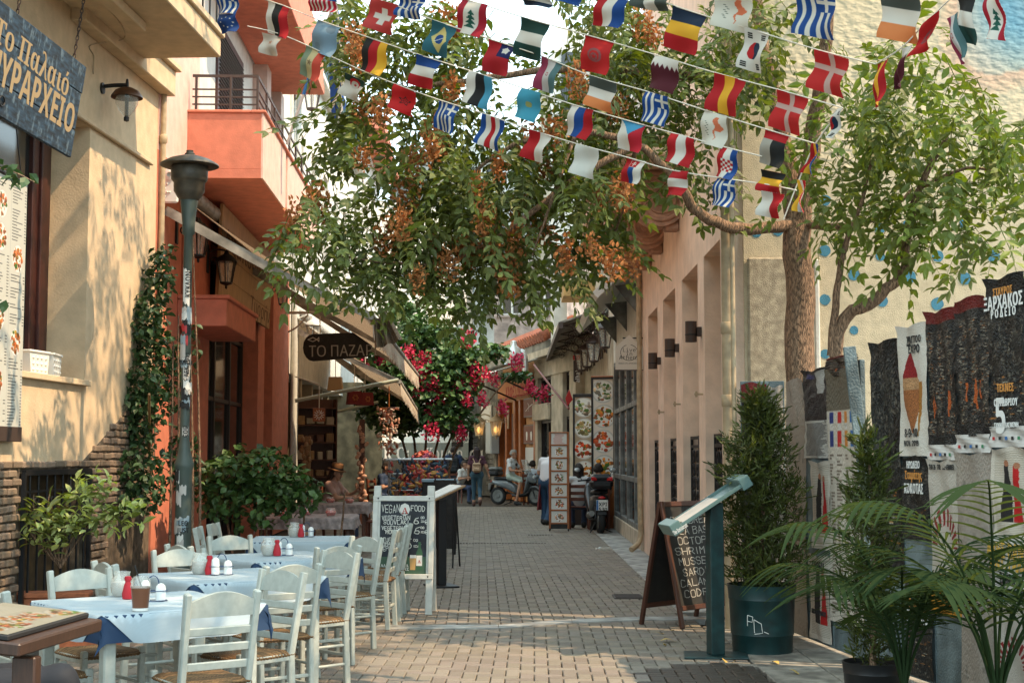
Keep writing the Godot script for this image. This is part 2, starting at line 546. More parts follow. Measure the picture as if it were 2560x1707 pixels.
func palette() -> void:
	mat("cream", Color(0.7, 0.53, 0.34), 0.9, "soft", 0.7, "rough_n", {"nscale": 0.12})
	mat("coral", Color(0.68, 0.225, 0.14), 0.88, "soft", 0.8, "rough_n", {"nscale": 0.1})
	mat("coral_pale", Color(0.8, 0.52, 0.43), 0.88, "soft", 0.6, "rough_n", {"nscale": 0.1})
	mat("white_wall", Color(0.74, 0.72, 0.65), 0.9, "soft", 0.5, "rough_n", {"nscale": 0.1})
	mat("peach", Color(0.84, 0.62, 0.47), 0.88, "soft", 0.5, "rough_n", {"nscale": 0.08})
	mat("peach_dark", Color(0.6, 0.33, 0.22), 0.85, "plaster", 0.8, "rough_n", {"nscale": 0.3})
	mat("mural", Color(0.68, 0.57, 0.39), 0.95, "soft", 1.5, "rough_n", {"nscale": 0.5})
	mat("rough_render", Color(0.55, 0.47, 0.34), 0.95, "plaster", 1.6, "rough_n", {"nscale": 0.8})
	mat("iron", Color(0.012, 0.012, 0.013), 0.5, "", 1.0, "", {"metal": 0.3})
	mat("iron_brown", Color(0.05, 0.028, 0.02), 0.55)
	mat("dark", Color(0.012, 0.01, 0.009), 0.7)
	mat("dark_wood", Color(0.028, 0.014, 0.009), 0.55, "grain", 1.5)
	mat("red_wood", Color(0.075, 0.016, 0.009), 0.45, "grain", 2.0)
	mat("glass_dark", Color(0.02, 0.022, 0.022), 0.08, "", 1.0, "", {"spec": 0.6})
	mat("pane", Color(0.9, 0.95, 0.95, 0.12), 0.03, "", 1.0, "", {"alpha": true})
	mat("grey_paint", Color(0.28, 0.29, 0.27), 0.6, "stain", 1.0)
	mat("white_paint", Color(0.68, 0.68, 0.62), 0.55, "soft", 1.5, "", {})
	mat("pipe_beige", Color(0.58, 0.44, 0.27), 0.6, "plaster", 1.0)
	mat("marble", Color(0.5, 0.49, 0.45), 0.6, "stain", 0.9, "fine_n", {"nscale": 0.15})
	mat("slab", Color(0.4, 0.36, 0.3), 0.85, "stain", 1.2, "fine_n", {"nscale": 0.3})
	mat("brick", Color(0.4, 0.285, 0.19), 0.9, "speckle", 3.0, "rough_n", {"nscale": 0.8, "vc": true})
	mat("mortar", Color(0.22, 0.17, 0.12), 0.95, "stain", 1.5, "rough_n", {"nscale": 0.8})
	mat("paver", Color(0.42, 0.36, 0.295), 0.82, "speckle", 1.6, "fine_n", {"nscale": 0.5, "vc": true, "spec": 0.35})
	mat("grout", Color(0.1, 0.085, 0.068), 0.95, "speckle", 2.0)
	mat("terracotta", Color(0.55, 0.17, 0.07), 0.8, "plaster", 2.0)
	mat("green_iron", Color(0.012, 0.055, 0.055), 0.42, "stain", 2.0)
	mat("post_green", Color(0.075, 0.1, 0.085), 0.5, "soft", 1.2)
	mat("lamp_cap", Color(0.12, 0.1, 0.07), 0.5, "stain", 2.0, "")
	mat("lamp_glass", Color(0.8, 0.8, 0.72, 0.25), 0.06, "", 1.0, "", {"alpha": true})
	mat("chair_paint", Color(0.44, 0.47, 0.42), 0.5, "soft", 3.0, "fine_n", {"nscale": 0.15, "world": false})
	mat("rush", Color(0.46, 0.26, 0.11), 0.85, "straw", 3.0, "", {"world": false})
	mat("cloth_white", Color(0.42, 0.5, 0.54), 0.85, "weave", 12.0, "fine_n", {"nscale": 0.25})
	mat("cloth_blue", Color(0.01, 0.038, 0.095), 0.85, "weave", 14.0)
	mat("cord", Color(0.62, 0.56, 0.46), 0.8)
	mat("bark", Color(0.4, 0.255, 0.165), 0.95, "bark", 1.6, "bark_n", {"nscale": 1.0})
	mat("leaf", Color(0.15, 0.18, 0.048), 0.5, "", 1.0, "", {"back": Color(0.85, 0.9, 0.3), "vc": true, "spec": 0.5})
	mat("leaf_dark", Color(0.045, 0.09, 0.026), 0.5, "", 1.0, "", {"back": Color(0.5, 0.55, 0.2), "vc": true})
	mat("seeds", Color(0.5, 0.205, 0.062), 0.8, "", 1.0, "", {"back": Color(0.7, 0.5, 0.3), "vc": true})
	mat("orange_wood", Color(0.5, 0.145, 0.025), 0.45, "grain", 2.0)
	mat("brown_wood", Color(0.17, 0.062, 0.028), 0.5, "grain", 2.5)
	mat("pine", Color(0.42, 0.24, 0.1), 0.6, "grain", 2.0)
	mat("slate", Color(0.022, 0.022, 0.02), 0.7, "stain", 3.0)
	mat("slate_blue", Color(0.022, 0.03, 0.045), 0.65, "stain", 3.0)
	mat("chalk", Color(0.72, 0.72, 0.66), 0.95)
	mat("chalk_faint", Color(0.36, 0.35, 0.32), 0.95)
	mat("white_plain", Color(0.72, 0.71, 0.66), 0.6)
	mat("steel", Color(0.55, 0.56, 0.55), 0.3, "", 1.0, "", {"metal": 0.9})
	mat("rubber", Color(0.014, 0.014, 0.014), 0.8)
	mat("black_plastic", Color(0.014, 0.014, 0.015), 0.4)
	mat("skin", Color(0.46, 0.24, 0.15), 0.55, "", 1.0, "", {"vc": true})
	mat("figure", Color.WHITE, 0.75, "", 1.0, "", {"vc": true})
	mat("red_glass", Color(0.55, 0.03, 0.03), 0.15)
	mat("text_cream", Color(0.36, 0.26, 0.14), 0.8)
	mat("text_dark", Color(0.02, 0.02, 0.02), 0.8)
	mat("text_white", Color(0.75, 0.74, 0.7), 0.8)

# ---------------------------------------------------------------- frames of the house fronts: x along the front, z out to the street
func front(x0: float, d0: float, slope: float, left: bool) -> Transform3D:
	var d := V(slope, 0, -1).normalized()
	if not left: d = -d
	return Transform3D(Basis(d, UP, d.cross(UP)), V(x0, 0, -d0))

var LW := front(-4.4, 12.8, 0.056, true)
var CO := front(-4.18, 16.6, -0.036, true)
var WB := front(-4.62, 29.4, -0.0225, true)
var RW := front(2.06, 21.5, 0.006, false)

# ---------------------------------------------------------------- the street
func street() -> void:
	var b := MB.new()
	b.quad(V(-200, -0.045, 60), V(200, -0.045, 60), V(200, -0.045, -260), V(-200, -0.045, -260))
	var ground := struct("ground", b, mats["grout"])
	# herringbone pavers: one unit is 0.1 m, each stone 0.2 by 0.1
	var stone := MB.new()
	stone.ext(HERE, V(-0.0965, -0.04, -0.0465), V(0.0965, 0.0, 0.0465), 0.006)
	var m := stone.mesh()
	var far_m := MB.new()
	far_m.ext(HERE, V(-0.097, -0.04, -0.0475), V(0.097, 0.0, 0.0475))
	var fm := far_m.mesh()
	var near: Array = []
	for sect in 2:
		var yaw := deg_to_rad(-0.9 if sect == 0 else 1.3)
		var org := V(0, 0, -13.0)
		var bs := Basis(UP, yaw)
		var i0 := -36; var i1 := 34
		var j0 := -60 if sect == 0 else 0
		var j1 := 9 if sect == 0 else 290
		for j in range(j0, j1):
			for i in range(i0, i1):
				var k := posmod(i + j, 4)
				if k == 1 or k == 3: continue
				var lengthwise := k == 2
				var c := V((i + 0.5) * 0.1, 0, -(j + 0.5) * 0.1)
				if lengthwise: c.z -= 0.05
				else: c.x += 0.05
				var w := org + bs * c
				var edge := strip_depth(w.x)
				if sect == 0 and -w.z > edge: continue
				if sect == 1 and -w.z <= edge: continue
				if w.x > 1.78 and -w.z < 13.2 + 0.1: continue
				if w.x > 1.68 and -w.z > 13.0: continue
				var q := bs * Basis(UP, (PI / 2 if lengthwise else 0.0) + rng.randf_range(-0.012, 0.012)) * Basis(Vector3.RIGHT, rng.randf_range(-0.012, 0.012))
				var g := rng.randf_range(0.78, 1.08)
				var col := Color(g * rng.randf_range(0.97, 1.03), g, g * rng.randf_range(0.94, 1.03))
				var damp := Vector2(w.x - 1.45, (-w.z - 9.9) * 0.8).length()
				if damp < 0.55: col = Color(col.r * 0.42, col.g * 0.36, col.b * 0.33)
				near.append([Vector2(w.x, -w.z).length() if -w.z > 9.4 and absf(w.x) < 2.4 else 99.0 - w.z, Transform3D(q, w + V(0, rng.randf_range(-0.003, 0.0), 0)), col])
	near.sort_custom(func(a, c): return a[0] < c[0])
	var pave := Node3D.new()
	pave.name = "pavement"; pave.set_meta("kind", "structure")
	add_child(pave)
	var tints := []
	for k in 6:
		var pmt: StandardMaterial3D = mats["paver"].duplicate()
		pmt.vertex_color_use_as_albedo = false
		var g2 := 0.8 + 0.05 * k
		pmt.albedo_color = Color(0.42 * g2, 0.36 * g2 * (1.0 + 0.02 * (k % 3 - 1)), 0.295 * g2 * (1.0 + 0.03 * (k % 2))).linear_to_srgb()
		tints.append(pmt)
	var damp_m: StandardMaterial3D = mats["paver"].duplicate()
	damp_m.vertex_color_use_as_albedo = false; damp_m.albedo_color = Color(0.11, 0.085, 0.066).linear_to_srgb(); damp_m.roughness = 0.4
	var xs := []; var cols := PackedColorArray()
	var fx := []; var fcols := PackedColorArray()
	for k in near.size():
		var e: Array = near[k]
		if k < 300:
			var col: Color = e[2]
			var o := shown("paver", m, damp_m if col.r < 0.6 else tints[clampi(int((col.g - 0.78) / 0.05), 0, 5)], pave, e[1])
		elif (e[1] as Transform3D).origin.z > -18.0:
			xs.append(e[1]); cols.append(e[2])
		else:
			fx.append(e[1]); fcols.append(e[2])
	many("paving", m, mats["paver"], pave, xs, cols)
	many("paving", fm, mats["paver"], pave, fx, fcols)
	# the marble strip that crosses the street in a shallow bend
	var strip := Node3D.new()
	strip.name = "marble_strip"; strip.set_meta("kind", "structure")
	add_child(strip)
	var lo := [Vector2(-3.2, 12.62), Vector2(-1.65, 12.62), Vector2(-0.12, 12.66), Vector2(0.55, 13.1), Vector2(1.2, 13.3), Vector2(1.95, 13.34)]
	for i in 5:
		var a: Vector2 = lo[i]; var c: Vector2 = lo[i + 1]
		var w0 := 0.3 if i < 2 else 0.26
		var w1 := 0.3 if i < 1 else 0.26
		var p := MB.new()
		p.prism(Transform3D(Basis(Vector3.RIGHT, V(0, 0, -1), UP), V(0, -0.05, 0)), PackedVector2Array([a + Vector2(0.003, 0), c - Vector2(0.003, 0), c + Vector2(-0.003, w1), a + Vector2(0.003, w0)]), 0.056)
		part("slab", p, mats["marble"], strip)
	# pale edging along the right-hand house
	var kerb := Node3D.new()
	kerb.name = "kerb"; kerb.set_meta("kind", "structure")
	add_child(kerb)
	for i in 17:
		var z0 := 13.9 + i * 1.15
		var p := MB.new()
		p.ext(HERE, V(1.62, -0.05, -z0 - 1.14), V(2.3, 0.012, -z0), 0.006)
		part("slab", p, mats["marble"], kerb)
	# flagstones by the fence
	var flags := Node3D.new()
	flags.name = "flagstone_path"; flags.set_meta("kind", "structure")
	add_child(flags)
	for j in 10:
		for i in 4:
			var p := MB.new()
			p.ext(HERE, V(1.78 + i * 0.46, -0.05, -13.25 + j * 0.5), V(1.78 + i * 0.46 + 0.452, 0.004 + rng.randf_range(-0.003, 0.003), -13.25 + j * 0.5 + 0.492), 0.006)
			part("flagstone", p, mats["slab"], flags)
	# ironwork set in the paving
	var cover := MB.new()
	cover.ext(HERE, V(-0.16, -0.03, -0.22), V(0.16, 0.008, 0.22), 0.004)
	var mh := thing("manhole_cover", "square dark iron manhole cover set in the paving beside the chalkboard", "manhole cover", put(V(1.249, 0.0, -15.474)))
	part("plate", cover, mat("rust", Color(0.07, 0.05, 0.04), 0.7, "stain", 4.0), mh)
	for i in 7:
		var rib := MB.new()
		rib.ext(HERE, V(-0.14, 0.008, -0.195 + i * 0.06), V(0.14, 0.014, -0.165 + i * 0.06), 0.002)
		part("rib", rib, mats["rust"], mh)
	var dr := thing("slot_drain", "long thin iron slot drain crossing the paving in mid street", "drain", put(V(-0.172, 0.0, -24.721)))
	for i in 30:
		var rib := MB.new()
		rib.ext(HERE, V(-0.78 + i * 0.052, -0.02, -0.05), V(-0.78 + i * 0.052 + 0.03, 0.006, 0.05))
		part("slat", rib, mats["rust"], dr)
	var g3 := thing("drain_grate", "short ribbed iron drain grate in front of the menu tower", "drain", put(V(0.548, 0.0, -27.285)))
	for i in 9:
		var rib := MB.new()
		rib.ext(HERE, V(-0.24 + i * 0.054, -0.02, -0.12), V(-0.24 + i * 0.054 + 0.03, 0.006, 0.12))
		part("slat", rib, mats["rust"], g3)
	var bt := thing("plastic_bottle", "crushed clear plastic bottle lying on the paving near the right kerb", "bottle", turned(V(1.462, 0.0, -22.785) + V(0, 0.035, 0), 10))
	var bb := MB.new()
	bb.lathe(Transform3D(Basis(Vector3.BACK, PI / 2), V(0.11, 0, 0)), [Vector2(0, 0), Vector2(0.032, 0.0), Vector2(0.034, 0.03), Vector2(0.024, 0.07), Vector2(0.033, 0.11), Vector2(0.03, 0.17), Vector2(0.012, 0.21), Vector2(0.012, 0.23)], 10)
	part("bottle_body", bb, mats["lamp_glass"], bt)
	var cp := MB.new()
	cp.lathe(Transform3D(Basis(Vector3.BACK, PI / 2), V(-0.12, 0, 0)), [Vector2(0, 0), Vector2(0.015, 0), Vector2(0.015, 0.018), Vector2(0, 0.018)], 8)
	part("cap", cp, mats["white_plain"], bt)
	# fallen leaves
	var spots := [V(1.281, 0.0, -11.779), V(1.223, 0.0, -11.536), V(1.394, 0.0, -12.491), V(1.601, 0.0, -10.657), V(1.263, 0.0, -12.298), V(1.722, 0.0, -12.164), V(1.931, 0.0, -10.557), V(1.983, 0.0, -10.082), V(1.176, 0.0, -13.231)]
	var says := ["largest yellow fallen leaf on the pavers before the chalkboard", "small yellow leaf just below the largest fallen leaf", "small curled leaf at the foot of the chalkboard", "bright yellow leaf by the base of the green menu stand", "thin straw coloured leaf left of the chalkboard foot", "brown leaf between the menu stand and chalkboard", "dry leaf on the flagstone right of the green bin", "dry brown leaf on the flagstone nearest the black pot", "tiny pale leaf left of the chalkboard on marble edge"]
	var sz := [0.14, 0.05, 0.06, 0.1, 0.08, 0.08, 0.09, 0.09, 0.05]
	for i in spots.size():
		var lf := MB.new()
		var L: float = sz[i]
		lf.sheet(func(u, w): return V((u - 0.5) * L, 0.012 + 0.02 * sin(u * 4.0 + i) * (1.0 if i % 2 else 0.6) * L / 0.1, (w - 0.5) * 0.5 * L * sin(PI * clampf(u, 0.03, 0.97))), 6, 3, 0.001)
		solo("fallen_leaf", lf, mat("dry_leaf", Color(0.5, 0.34, 0.09), 0.7), says[i], "leaf", "fallen leaves on the paving", turned(spots[i], i * 47.0 + 10.0))

func strip_depth(x: float) -> float:
	if x < -0.1: return 12.78
	if x > 1.2: return 13.44
	return lerpf(12.78, 13.44, (x + 0.1) / 1.3)

# ---------------------------------------------------------------- yellow house, left, nearest
func yellow_house() -> void:
	var h := thing("yellow_house", "cream yellow house wall with brick base at the left edge of the street", "house")
	var s0 := 1.517; var s1 := 3.890
	var top := 4.863; var sill := 2.241
	var w := MB.new()
	w.ext(LW, V(-7, 1.44, -0.5), V(s1, sill - 0.03, 0))
	w.ext(LW, V(s0, sill - 0.03, -0.5), V(s1, 9.2, 0))
	w.ext(LW, V(-7, top, -0.5), V(s0, 9.2, 0))
	w.ext(LW, V(s1 - 0.3, 0, -7.0), V(s1, 9.2, -0.5))
	w.ext(LW, V(-7, 9.2, -7.0), V(s1, 9.4, 0))
	part("wall", w, mats["cream"], h)
	# plaster that comes down in a slope at the corner, over the brick
	var pl := MB.new()
	pl.prism(LW * put(V(0, 0, -0.4)), PackedVector2Array([Vector2(1.517, 1.45), Vector2(2.966, 2.06), Vector2(s1, 2.06), Vector2(s1, 2.2), Vector2(1.517, 2.2)]), 0.398)
	# brick base
	var base := MB.new()
	var g0 := -0.019; var g1 := 1.665; var gt := 1.362
	base.ext(LW, V(-7, 0, -0.5), V(g0, 1.44, -0.01))
	base.ext(LW, V(g1, 0, -0.5), V(s1, 1.44, -0.01))
	base.ext(LW, V(g0, gt, -0.5), V(g1, 1.44, -0.01))
	base.prism(LW * put(V(0, 0, 0.001)), PackedVector2Array([Vector2(1.461, 1.44), Vector2(2.966, 2.05), Vector2(s1 - 0.01, 2.3), Vector2(s1 - 0.01, 1.44)]), 0.004)
	part("brick_base", base, mats["mortar"], h)
	var rows := 30
	var kk := 0
	var extra := []; var ecol := PackedColorArray()
	var bm: Array = []
	var bmat := []
	for v in 4:
		var q := MB.new()
		q.ext(HERE, V(-0.094, -0.032, -0.03), V(0.094 - 0.006 * v, 0.031, 0.026 + 0.004 * v), 0.011)
		bm.append(q.mesh())
		var mt: StandardMaterial3D = mats["brick"].duplicate()
		mt.vertex_color_use_as_albedo = false
		var k := 0.82 + v * 0.11
		mt.albedo_color = Color(0.4 * k, 0.285 * k, (0.19 + 0.012 * (v % 2)) * k).linear_to_srgb()
		bmat.append(mt)
	for r in rows:
		var y := 0.04 + r * 0.0775
		var x := -0.75 + (0.1 if r % 2 else 0.0)
		while x < s1 - 0.08:
			var lim := 1.44
			if x > 1.461: lim = lerpf(1.44, 2.06, clampf((x - 1.461) / (2.966 - 1.461), 0.0, 1.3))
			var inside := x > g0 - 0.09 and x < g1 + 0.07 and y < gt + 0.02
			if y < lim and not inside and not (x > 2.2 and y < 1.0):
				var tr := LW * Transform3D(Basis(Vector3.BACK, rng.randf_range(-0.025, 0.025)), V(x, y + rng.randf_range(-0.004, 0.004), rng.randf_range(-0.008, 0.004)))
				var v := rng.randi() % 4
				if kk < 300:
					shown("brick", bm[v], bmat[rng.randi() % 4], h, tr); kk += 1
				else:
					extra.append(tr); ecol.append(Color.WHITE * rng.randf_range(0.82, 1.15))
			x += 0.203
	if extra.size(): many("brickwork", bm[0], mats["brick"], h, extra, ecol)
	# sill under the opening
	var sl := MB.new()
	sl.ext(LW, V(-7, sill - 0.028, -0.46), V(s0 + 0.05, sill + 0.03, 0.06), 0.006)
	part("window_sill", sl, mats["cream"], h)
	# window set back in the opening: dark red frame, glass
	var fr := MB.new()
	var f0 := 0.920; var f1 := 1.381
	var ft := 4.821
	for k in 3:
		var a := lerpf(f0, f1, k / 3.0)
		fr.ext(LW, V(a + 0.004, sill + 0.03, -0.42 + 0.02 * (k % 2)), V(lerpf(f0, f1, (k + 1) / 3.0) - 0.004, top, -0.34 + 0.03 * (k % 2)), 0.008)
	fr.ext(LW, V(-7, sill + 0.03, -0.42), V(f0, sill + 0.13, -0.35), 0.008)
	part("window_frame", fr, mats["red_wood"], h)
	var gl := MB.new()
	gl.ext(LW, V(-7, sill + 0.13, -0.4), V(f0, top, -0.385))
	part("window_pane", gl, mats["glass_dark"], h)
	var back := MB.new()
	back.ext(LW, V(f1, sill + 0.03, -0.48), V(s0, top, -0.43))
	part("reveal", back, mats["cream"], h)
	# mouldings, string course, balcony
	var md := MB.new()
	md.ext(LW, V(-1.0, top + 0.0, 0.0), V(3.473, top + 0.05, 0.05), 0.01)
	var sc := 5.787
	md.ext(LW, V(0.9, sc, 0.0), V(s1 + 0.02, sc + 0.3, 0.16), 0.01)
	md.ext(LW, V(0.9, sc + 0.3, 0.0), V(s1 + 0.06, sc + 0.37, 0.22), 0.01)
	part("moulding", md, mats["cream"], h)
	var bl := MB.new()
	var zb := 5.910
	bl.ext(LW, V(-7, zb, 0), V(2.711, zb + 0.22, 1.02), 0.01)
	bl.ext(LW, V(-7, zb + 0.22, 0), V(2.711 + 0.03, zb + 0.3, 1.06), 0.01)
	bl.ext(LW, V(-7, zb - 0.1, 0.45), V(1.4, zb, 0.6), 0.01)
	part("balcony", bl, mats["cream"], h)
	var rl := MB.new()
	for k in 14:
		rl.rod(LW * V(2.711 - 0.05 - k * 0.28, zb + 0.3, 0.98), LW * V(2.711 - 0.05 - k * 0.28, zb + 1.2, 0.98), 0.012, 5)
	rl.rod(LW * V(-4, zb + 1.2, 0.98), LW * V(2.711 - 0.05, zb + 1.2, 0.98), 0.018, 6)
	part("balcony_rail", rl, mats["iron"], h)
	# rainwater pipe at the corner
	var dp := MB.new()
	var sp := 3.814
	dp.rod(LW * V(sp, 2.3, 0.05), LW * V(sp, sc, 0.05), 0.035, 8)
	dp.lathe(LW * put(V(sp, 5.188, 0.05)), [Vector2(0.035, 0), Vector2(0.052, 0.03), Vector2(0.052, 0.1), Vector2(0.035, 0.12)], 8)
	part("drainpipe", dp, mats["pipe_beige"], h)
	var cb := MB.new()
	cb.tube(curve([V(-4.302, 5.42, -14.331), V(-4.302, 5.608, -14.33), V(-4.3, 5.693, -14.22), LW * V(1.9, zb - 0.012, 0.2), LW * V(1.2, zb - 0.012, 0.35), LW * V(0.0, zb - 0.012, 0.4)], 5), PackedFloat32Array([0.007]), 5)
	part("cable", cb, mats["pipe_beige"], h)
	# basement grille in the brick base
	var gr := part("basement_grille", MB.new(), mats["iron"], h)
	var gf := MB.new()
	gf.bar(LW * V(g0, gt, 0.03), LW * V(g1, gt, 0.03), 0.04, 0.05)
	gf.bar(LW * V(g0, gt - 0.17, 0.03), LW * V(g1, gt - 0.17, 0.03), 0.015, 0.02)
	gf.bar(LW * V(g0, 0.12, 0.03), LW * V(g1, 0.12, 0.03), 0.03, 0.04)
	for e in [g0, g1]: gf.bar(LW * V(e, 0.05, 0.03), LW * V(e, gt, 0.03), 0.04, 0.04)
	gr.mesh = gf.mesh()
	for k in 8:
		var x := lerpf(g0, g1, (k + 0.7) / 8.4)
		var br := MB.new()
		br.rod(LW * V(x, 0.1, 0.03), LW * V(x, gt, 0.03), 0.011, 6)
		part("bar", br, mats["iron"], gr)
	for k in 4:
		var x := lerpf(g0, g1, (k * 2 + 1.2) / 8.4)
		for sx in [-1.0, 1.0]:
			for sy in [-1.0, 1.0]:
				var sr := MB.new()
				var pts := PackedVector3Array()
				for q in 15:
					var a := q * 0.48
					var r := 0.052 * (1.0 - q / 19.0)
					pts.append(LW * V(x + sx * (0.055 - r * cos(a)), gt - 0.33 + sy * (0.06 + r * sin(a) * 0.9), 0.03))
				sr.tube(pts, PackedFloat32Array([0.008]), 5)
				part("scroll", sr, mats["iron"], gr)
	var bk := MB.new()
	bk.ext(LW, V(g0, 0, -0.5), V(g1, gt, -0.2))
	part("basement_recess", bk, mat("recess_tan", Color(0.12, 0.075, 0.03), 0.9, "stain", 1.0), h)
	wall_lantern_bell()
	sign_of_old_store()
	# menu banner hung over the window
	var bs := Node3D.new()
	var s_r := -0.259
	var yt := 3.927; var yb := 1.669
	var mb := thing("menu_banner", "tall white menu banner with food pictures hanging at the left window", "banner")
	var p1 := MB.new()
	var xa := s_r - 1.0
	p1.sheet(func(u, v): return LW * V(lerpf(xa, s_r, u), lerpf(yb, yt, v), 0.08 + 0.008 * sin(u * 9.0)), 8, 2, 0.004)
	part("sheet", p1, picture("menu_print", menu_print(), 0.5), mb)
	var p2 := MB.new()
	p2.ext(LW, V(xa - 0.01, yb - 0.03, 0.06), V(s_r + 0.01, yb + 0.1, 0.094), 0.004)
	part("bottom_bar", p2, mat("umber", Color(0.05, 0.03, 0.022), 0.6), mb)
	var p3 := MB.new()
	p3.rod(LW * V(xa - 0.02, yt + 0.01, 0.075), LW * V(s_r + 0.02, yt + 0.01, 0.075), 0.016, 8)
	for k in 2: p3.rod(LW * V(s_r - 0.1 - k * 0.8, yt, 0.075), LW * V(s_r - 0.1 - k * 0.8, yt + 0.5, 0.01), 0.006, 5)
	part("top_bar", p3, mats["dark_wood"], mb)
	# two ornate white flower boxes on the sill
	for k in 2:
		var bx := thing("flower_box", ["white moulded flower box on the sill nearest the menu banner", "smaller white moulded flower box on the sill nearer the corner"][k], "flower box", LW * Transform3D(Basis(UP, -0.1 + 0.25 * k), V(0.468 + k * 0.42, sill + 0.03, -0.13)), "flower boxes on the sill")
		var q := MB.new()
		var hw := 0.19 - 0.02 * k
		var body := PackedVector2Array([Vector2(-hw * 0.84, 0), Vector2(hw * 0.84, 0), Vector2(hw, 0.2), Vector2(-hw, 0.2)])
		q.prism(put(V(0, 0, -0.085)), body, 0.17)
		part("box_body", q, mats["white_plain"], bx)
		var rim := MB.new()
		rim.ext(HERE, V(-hw - 0.015, 0.2, -0.1), V(hw + 0.015, 0.225, 0.1), 0.008)
		part("rim", rim, mats["white_plain"], bx)
		var orn := MB.new()
		for i in 4:
			for j in 3:
				orn.ball(put(V(-0.12 + i * 0.08, 0.045 + j * 0.055, 0.086)), V(0.022, 0.016, 0.012), 6, 4)
			orn.ball(put(V(hw * 0.92, 0.04 + i * 0.04, -0.05 + 0.03 * i)), V(0.01, 0.015, 0.02), 6, 4)
		part("ornament", orn, mats["white_plain"], bx)

func menu_print() -> Image:
	var r2 := RandomNumberGenerator.new(); r2.seed = 5
	var im := Image.create(256, 512, false, Image.FORMAT_RGB8)
	im.fill(Color(0.74, 0.74, 0.7))
	for col in 3:
		var y := 16
		while y < 490:
			if r2.randf() < 0.08 and y < 420:
				food(im, Vector2(44 + col * 84, y + 30), 30.0, Color(0.75, 0.42, 0.22), r2, Color(0.86, 0.85, 0.82))
				y += 64
			else:
				im.fill_rect(Rect2i(12 + col * 84, y, 20 + r2.randi() % 36, 2), Color(0.35, 0.35, 0.35))
				im.fill_rect(Rect2i(76 + col * 84, y, 10, 2), Color(0.35, 0.35, 0.35))
				y += 6 if r2.randf() < 0.9 else 14
		im.fill_rect(Rect2i(90 + col * 84, 10, 1, 490), Color(0.6, 0.6, 0.6))
	return im

func food(im: Image, c: Vector2, r: float, hue: Color, r2: RandomNumberGenerator, plate := Color(0.85, 0.84, 0.8)) -> void:   # a printed dish: plate and scattered pieces
	var w := im.get_width(); var h := im.get_height()
	for y in range(maxi(0, int(c.y - r)), mini(h, int(c.y + r) + 1)):
		for x in range(maxi(0, int(c.x - r)), mini(w, int(c.x + r) + 1)):
			var d := Vector2(x, y).distance_to(c) / r
			if d < 1.0: im.set_pixel(x, y, plate * (0.86 if d > 0.88 else 1.0))
	for k in 46:
		var a := r2.randf() * TAU
		var q := c + Vector2(cos(a), sin(a)) * r * 0.78 * sqrt(r2.randf())
		var cc := hue.lerp(Color(r2.randf_range(0.3, 0.9), r2.randf_range(0.2, 0.6), 0.12), r2.randf() * 0.6) * r2.randf_range(0.55, 1.25)
		if r2.randf() < 0.14: cc = Color(0.25, 0.38, 0.12)
		var rr := r * r2.randf_range(0.06, 0.18)
		var st := r2.randf_range(0.5, 1.6)
		for y in range(maxi(0, int(q.y - rr)), mini(h, int(q.y + rr) + 1)):
			for x in range(maxi(0, int(q.x - rr * st)), mini(w, int(q.x + rr * st) + 1)):
				var e := Vector2((x - q.x) / st, y - q.y)
				if e.length() < rr: im.set_pixel(x, y, cc * (1.15 - 0.3 * (e.y / rr + 1.0) * 0.5))

func wall_lantern_bell() -> void:
	var o := thing("wall_lamp", "dark bronze wall lamp with glass bell under the yellow balcony", "lamp", LW * put(V(1.827, 5.347, 0)))
	var b := MB.new()
	b.lathe(Transform3D(Basis(Vector3.RIGHT, PI / 2), V(0, 0, 0)), [Vector2(0.0, -0.001), Vector2(0.06, 0.0), Vector2(0.06, 0.02), Vector2(0.0, 0.035)], 14)
	part("wall_plate", b, mats["iron"], o)
	b = MB.new()
	b.tube(curve([V(0, 0.02, 0.02), V(0, 0.03, 0.14), V(0, 0.03, 0.27)], 4), PackedFloat32Array([0.022]), 8)
	b.lathe(put(V(0, 0.0, 0.27)), [Vector2(0.0, 0.0), Vector2(0.02, 0.0), Vector2(0.018, 0.05), Vector2(0.012, 0.09), Vector2(0.0, 0.1)], 8)
	part("arm", b, mats["iron"], o)
	b = MB.new()
	b.lathe(put(V(0, 0, 0.27)), [Vector2(0.165, -0.105), Vector2(0.16, -0.085), Vector2(0.12, -0.03), Vector2(0.06, 0.0), Vector2(0.0, 0.01)], 20)
	part("shade", b, mat("bronze", Color(0.1, 0.045, 0.022), 0.4, "", 1.0, "", {"metal": 0.4}), o)
	b = MB.new()
	b.lathe(put(V(0, 0, 0.27)), [Vector2(0.03, -0.3), Vector2(0.08, -0.24), Vector2(0.115, -0.17), Vector2(0.12, -0.1)], 16)
	part("glass", b, mats["lamp_glass"], o)
	b = MB.new()
	b.rod(V(0, -0.35, 0.27), V(0, -0.02, 0.27), 0.02, 8)
	b.lathe(put(V(0, -0.36, 0.27)), [Vector2(0.0, 0.0), Vector2(0.028, 0.01), Vector2(0.03, 0.05), Vector2(0.0, 0.06)], 8)
	part("stem", b, mats["iron"], o)

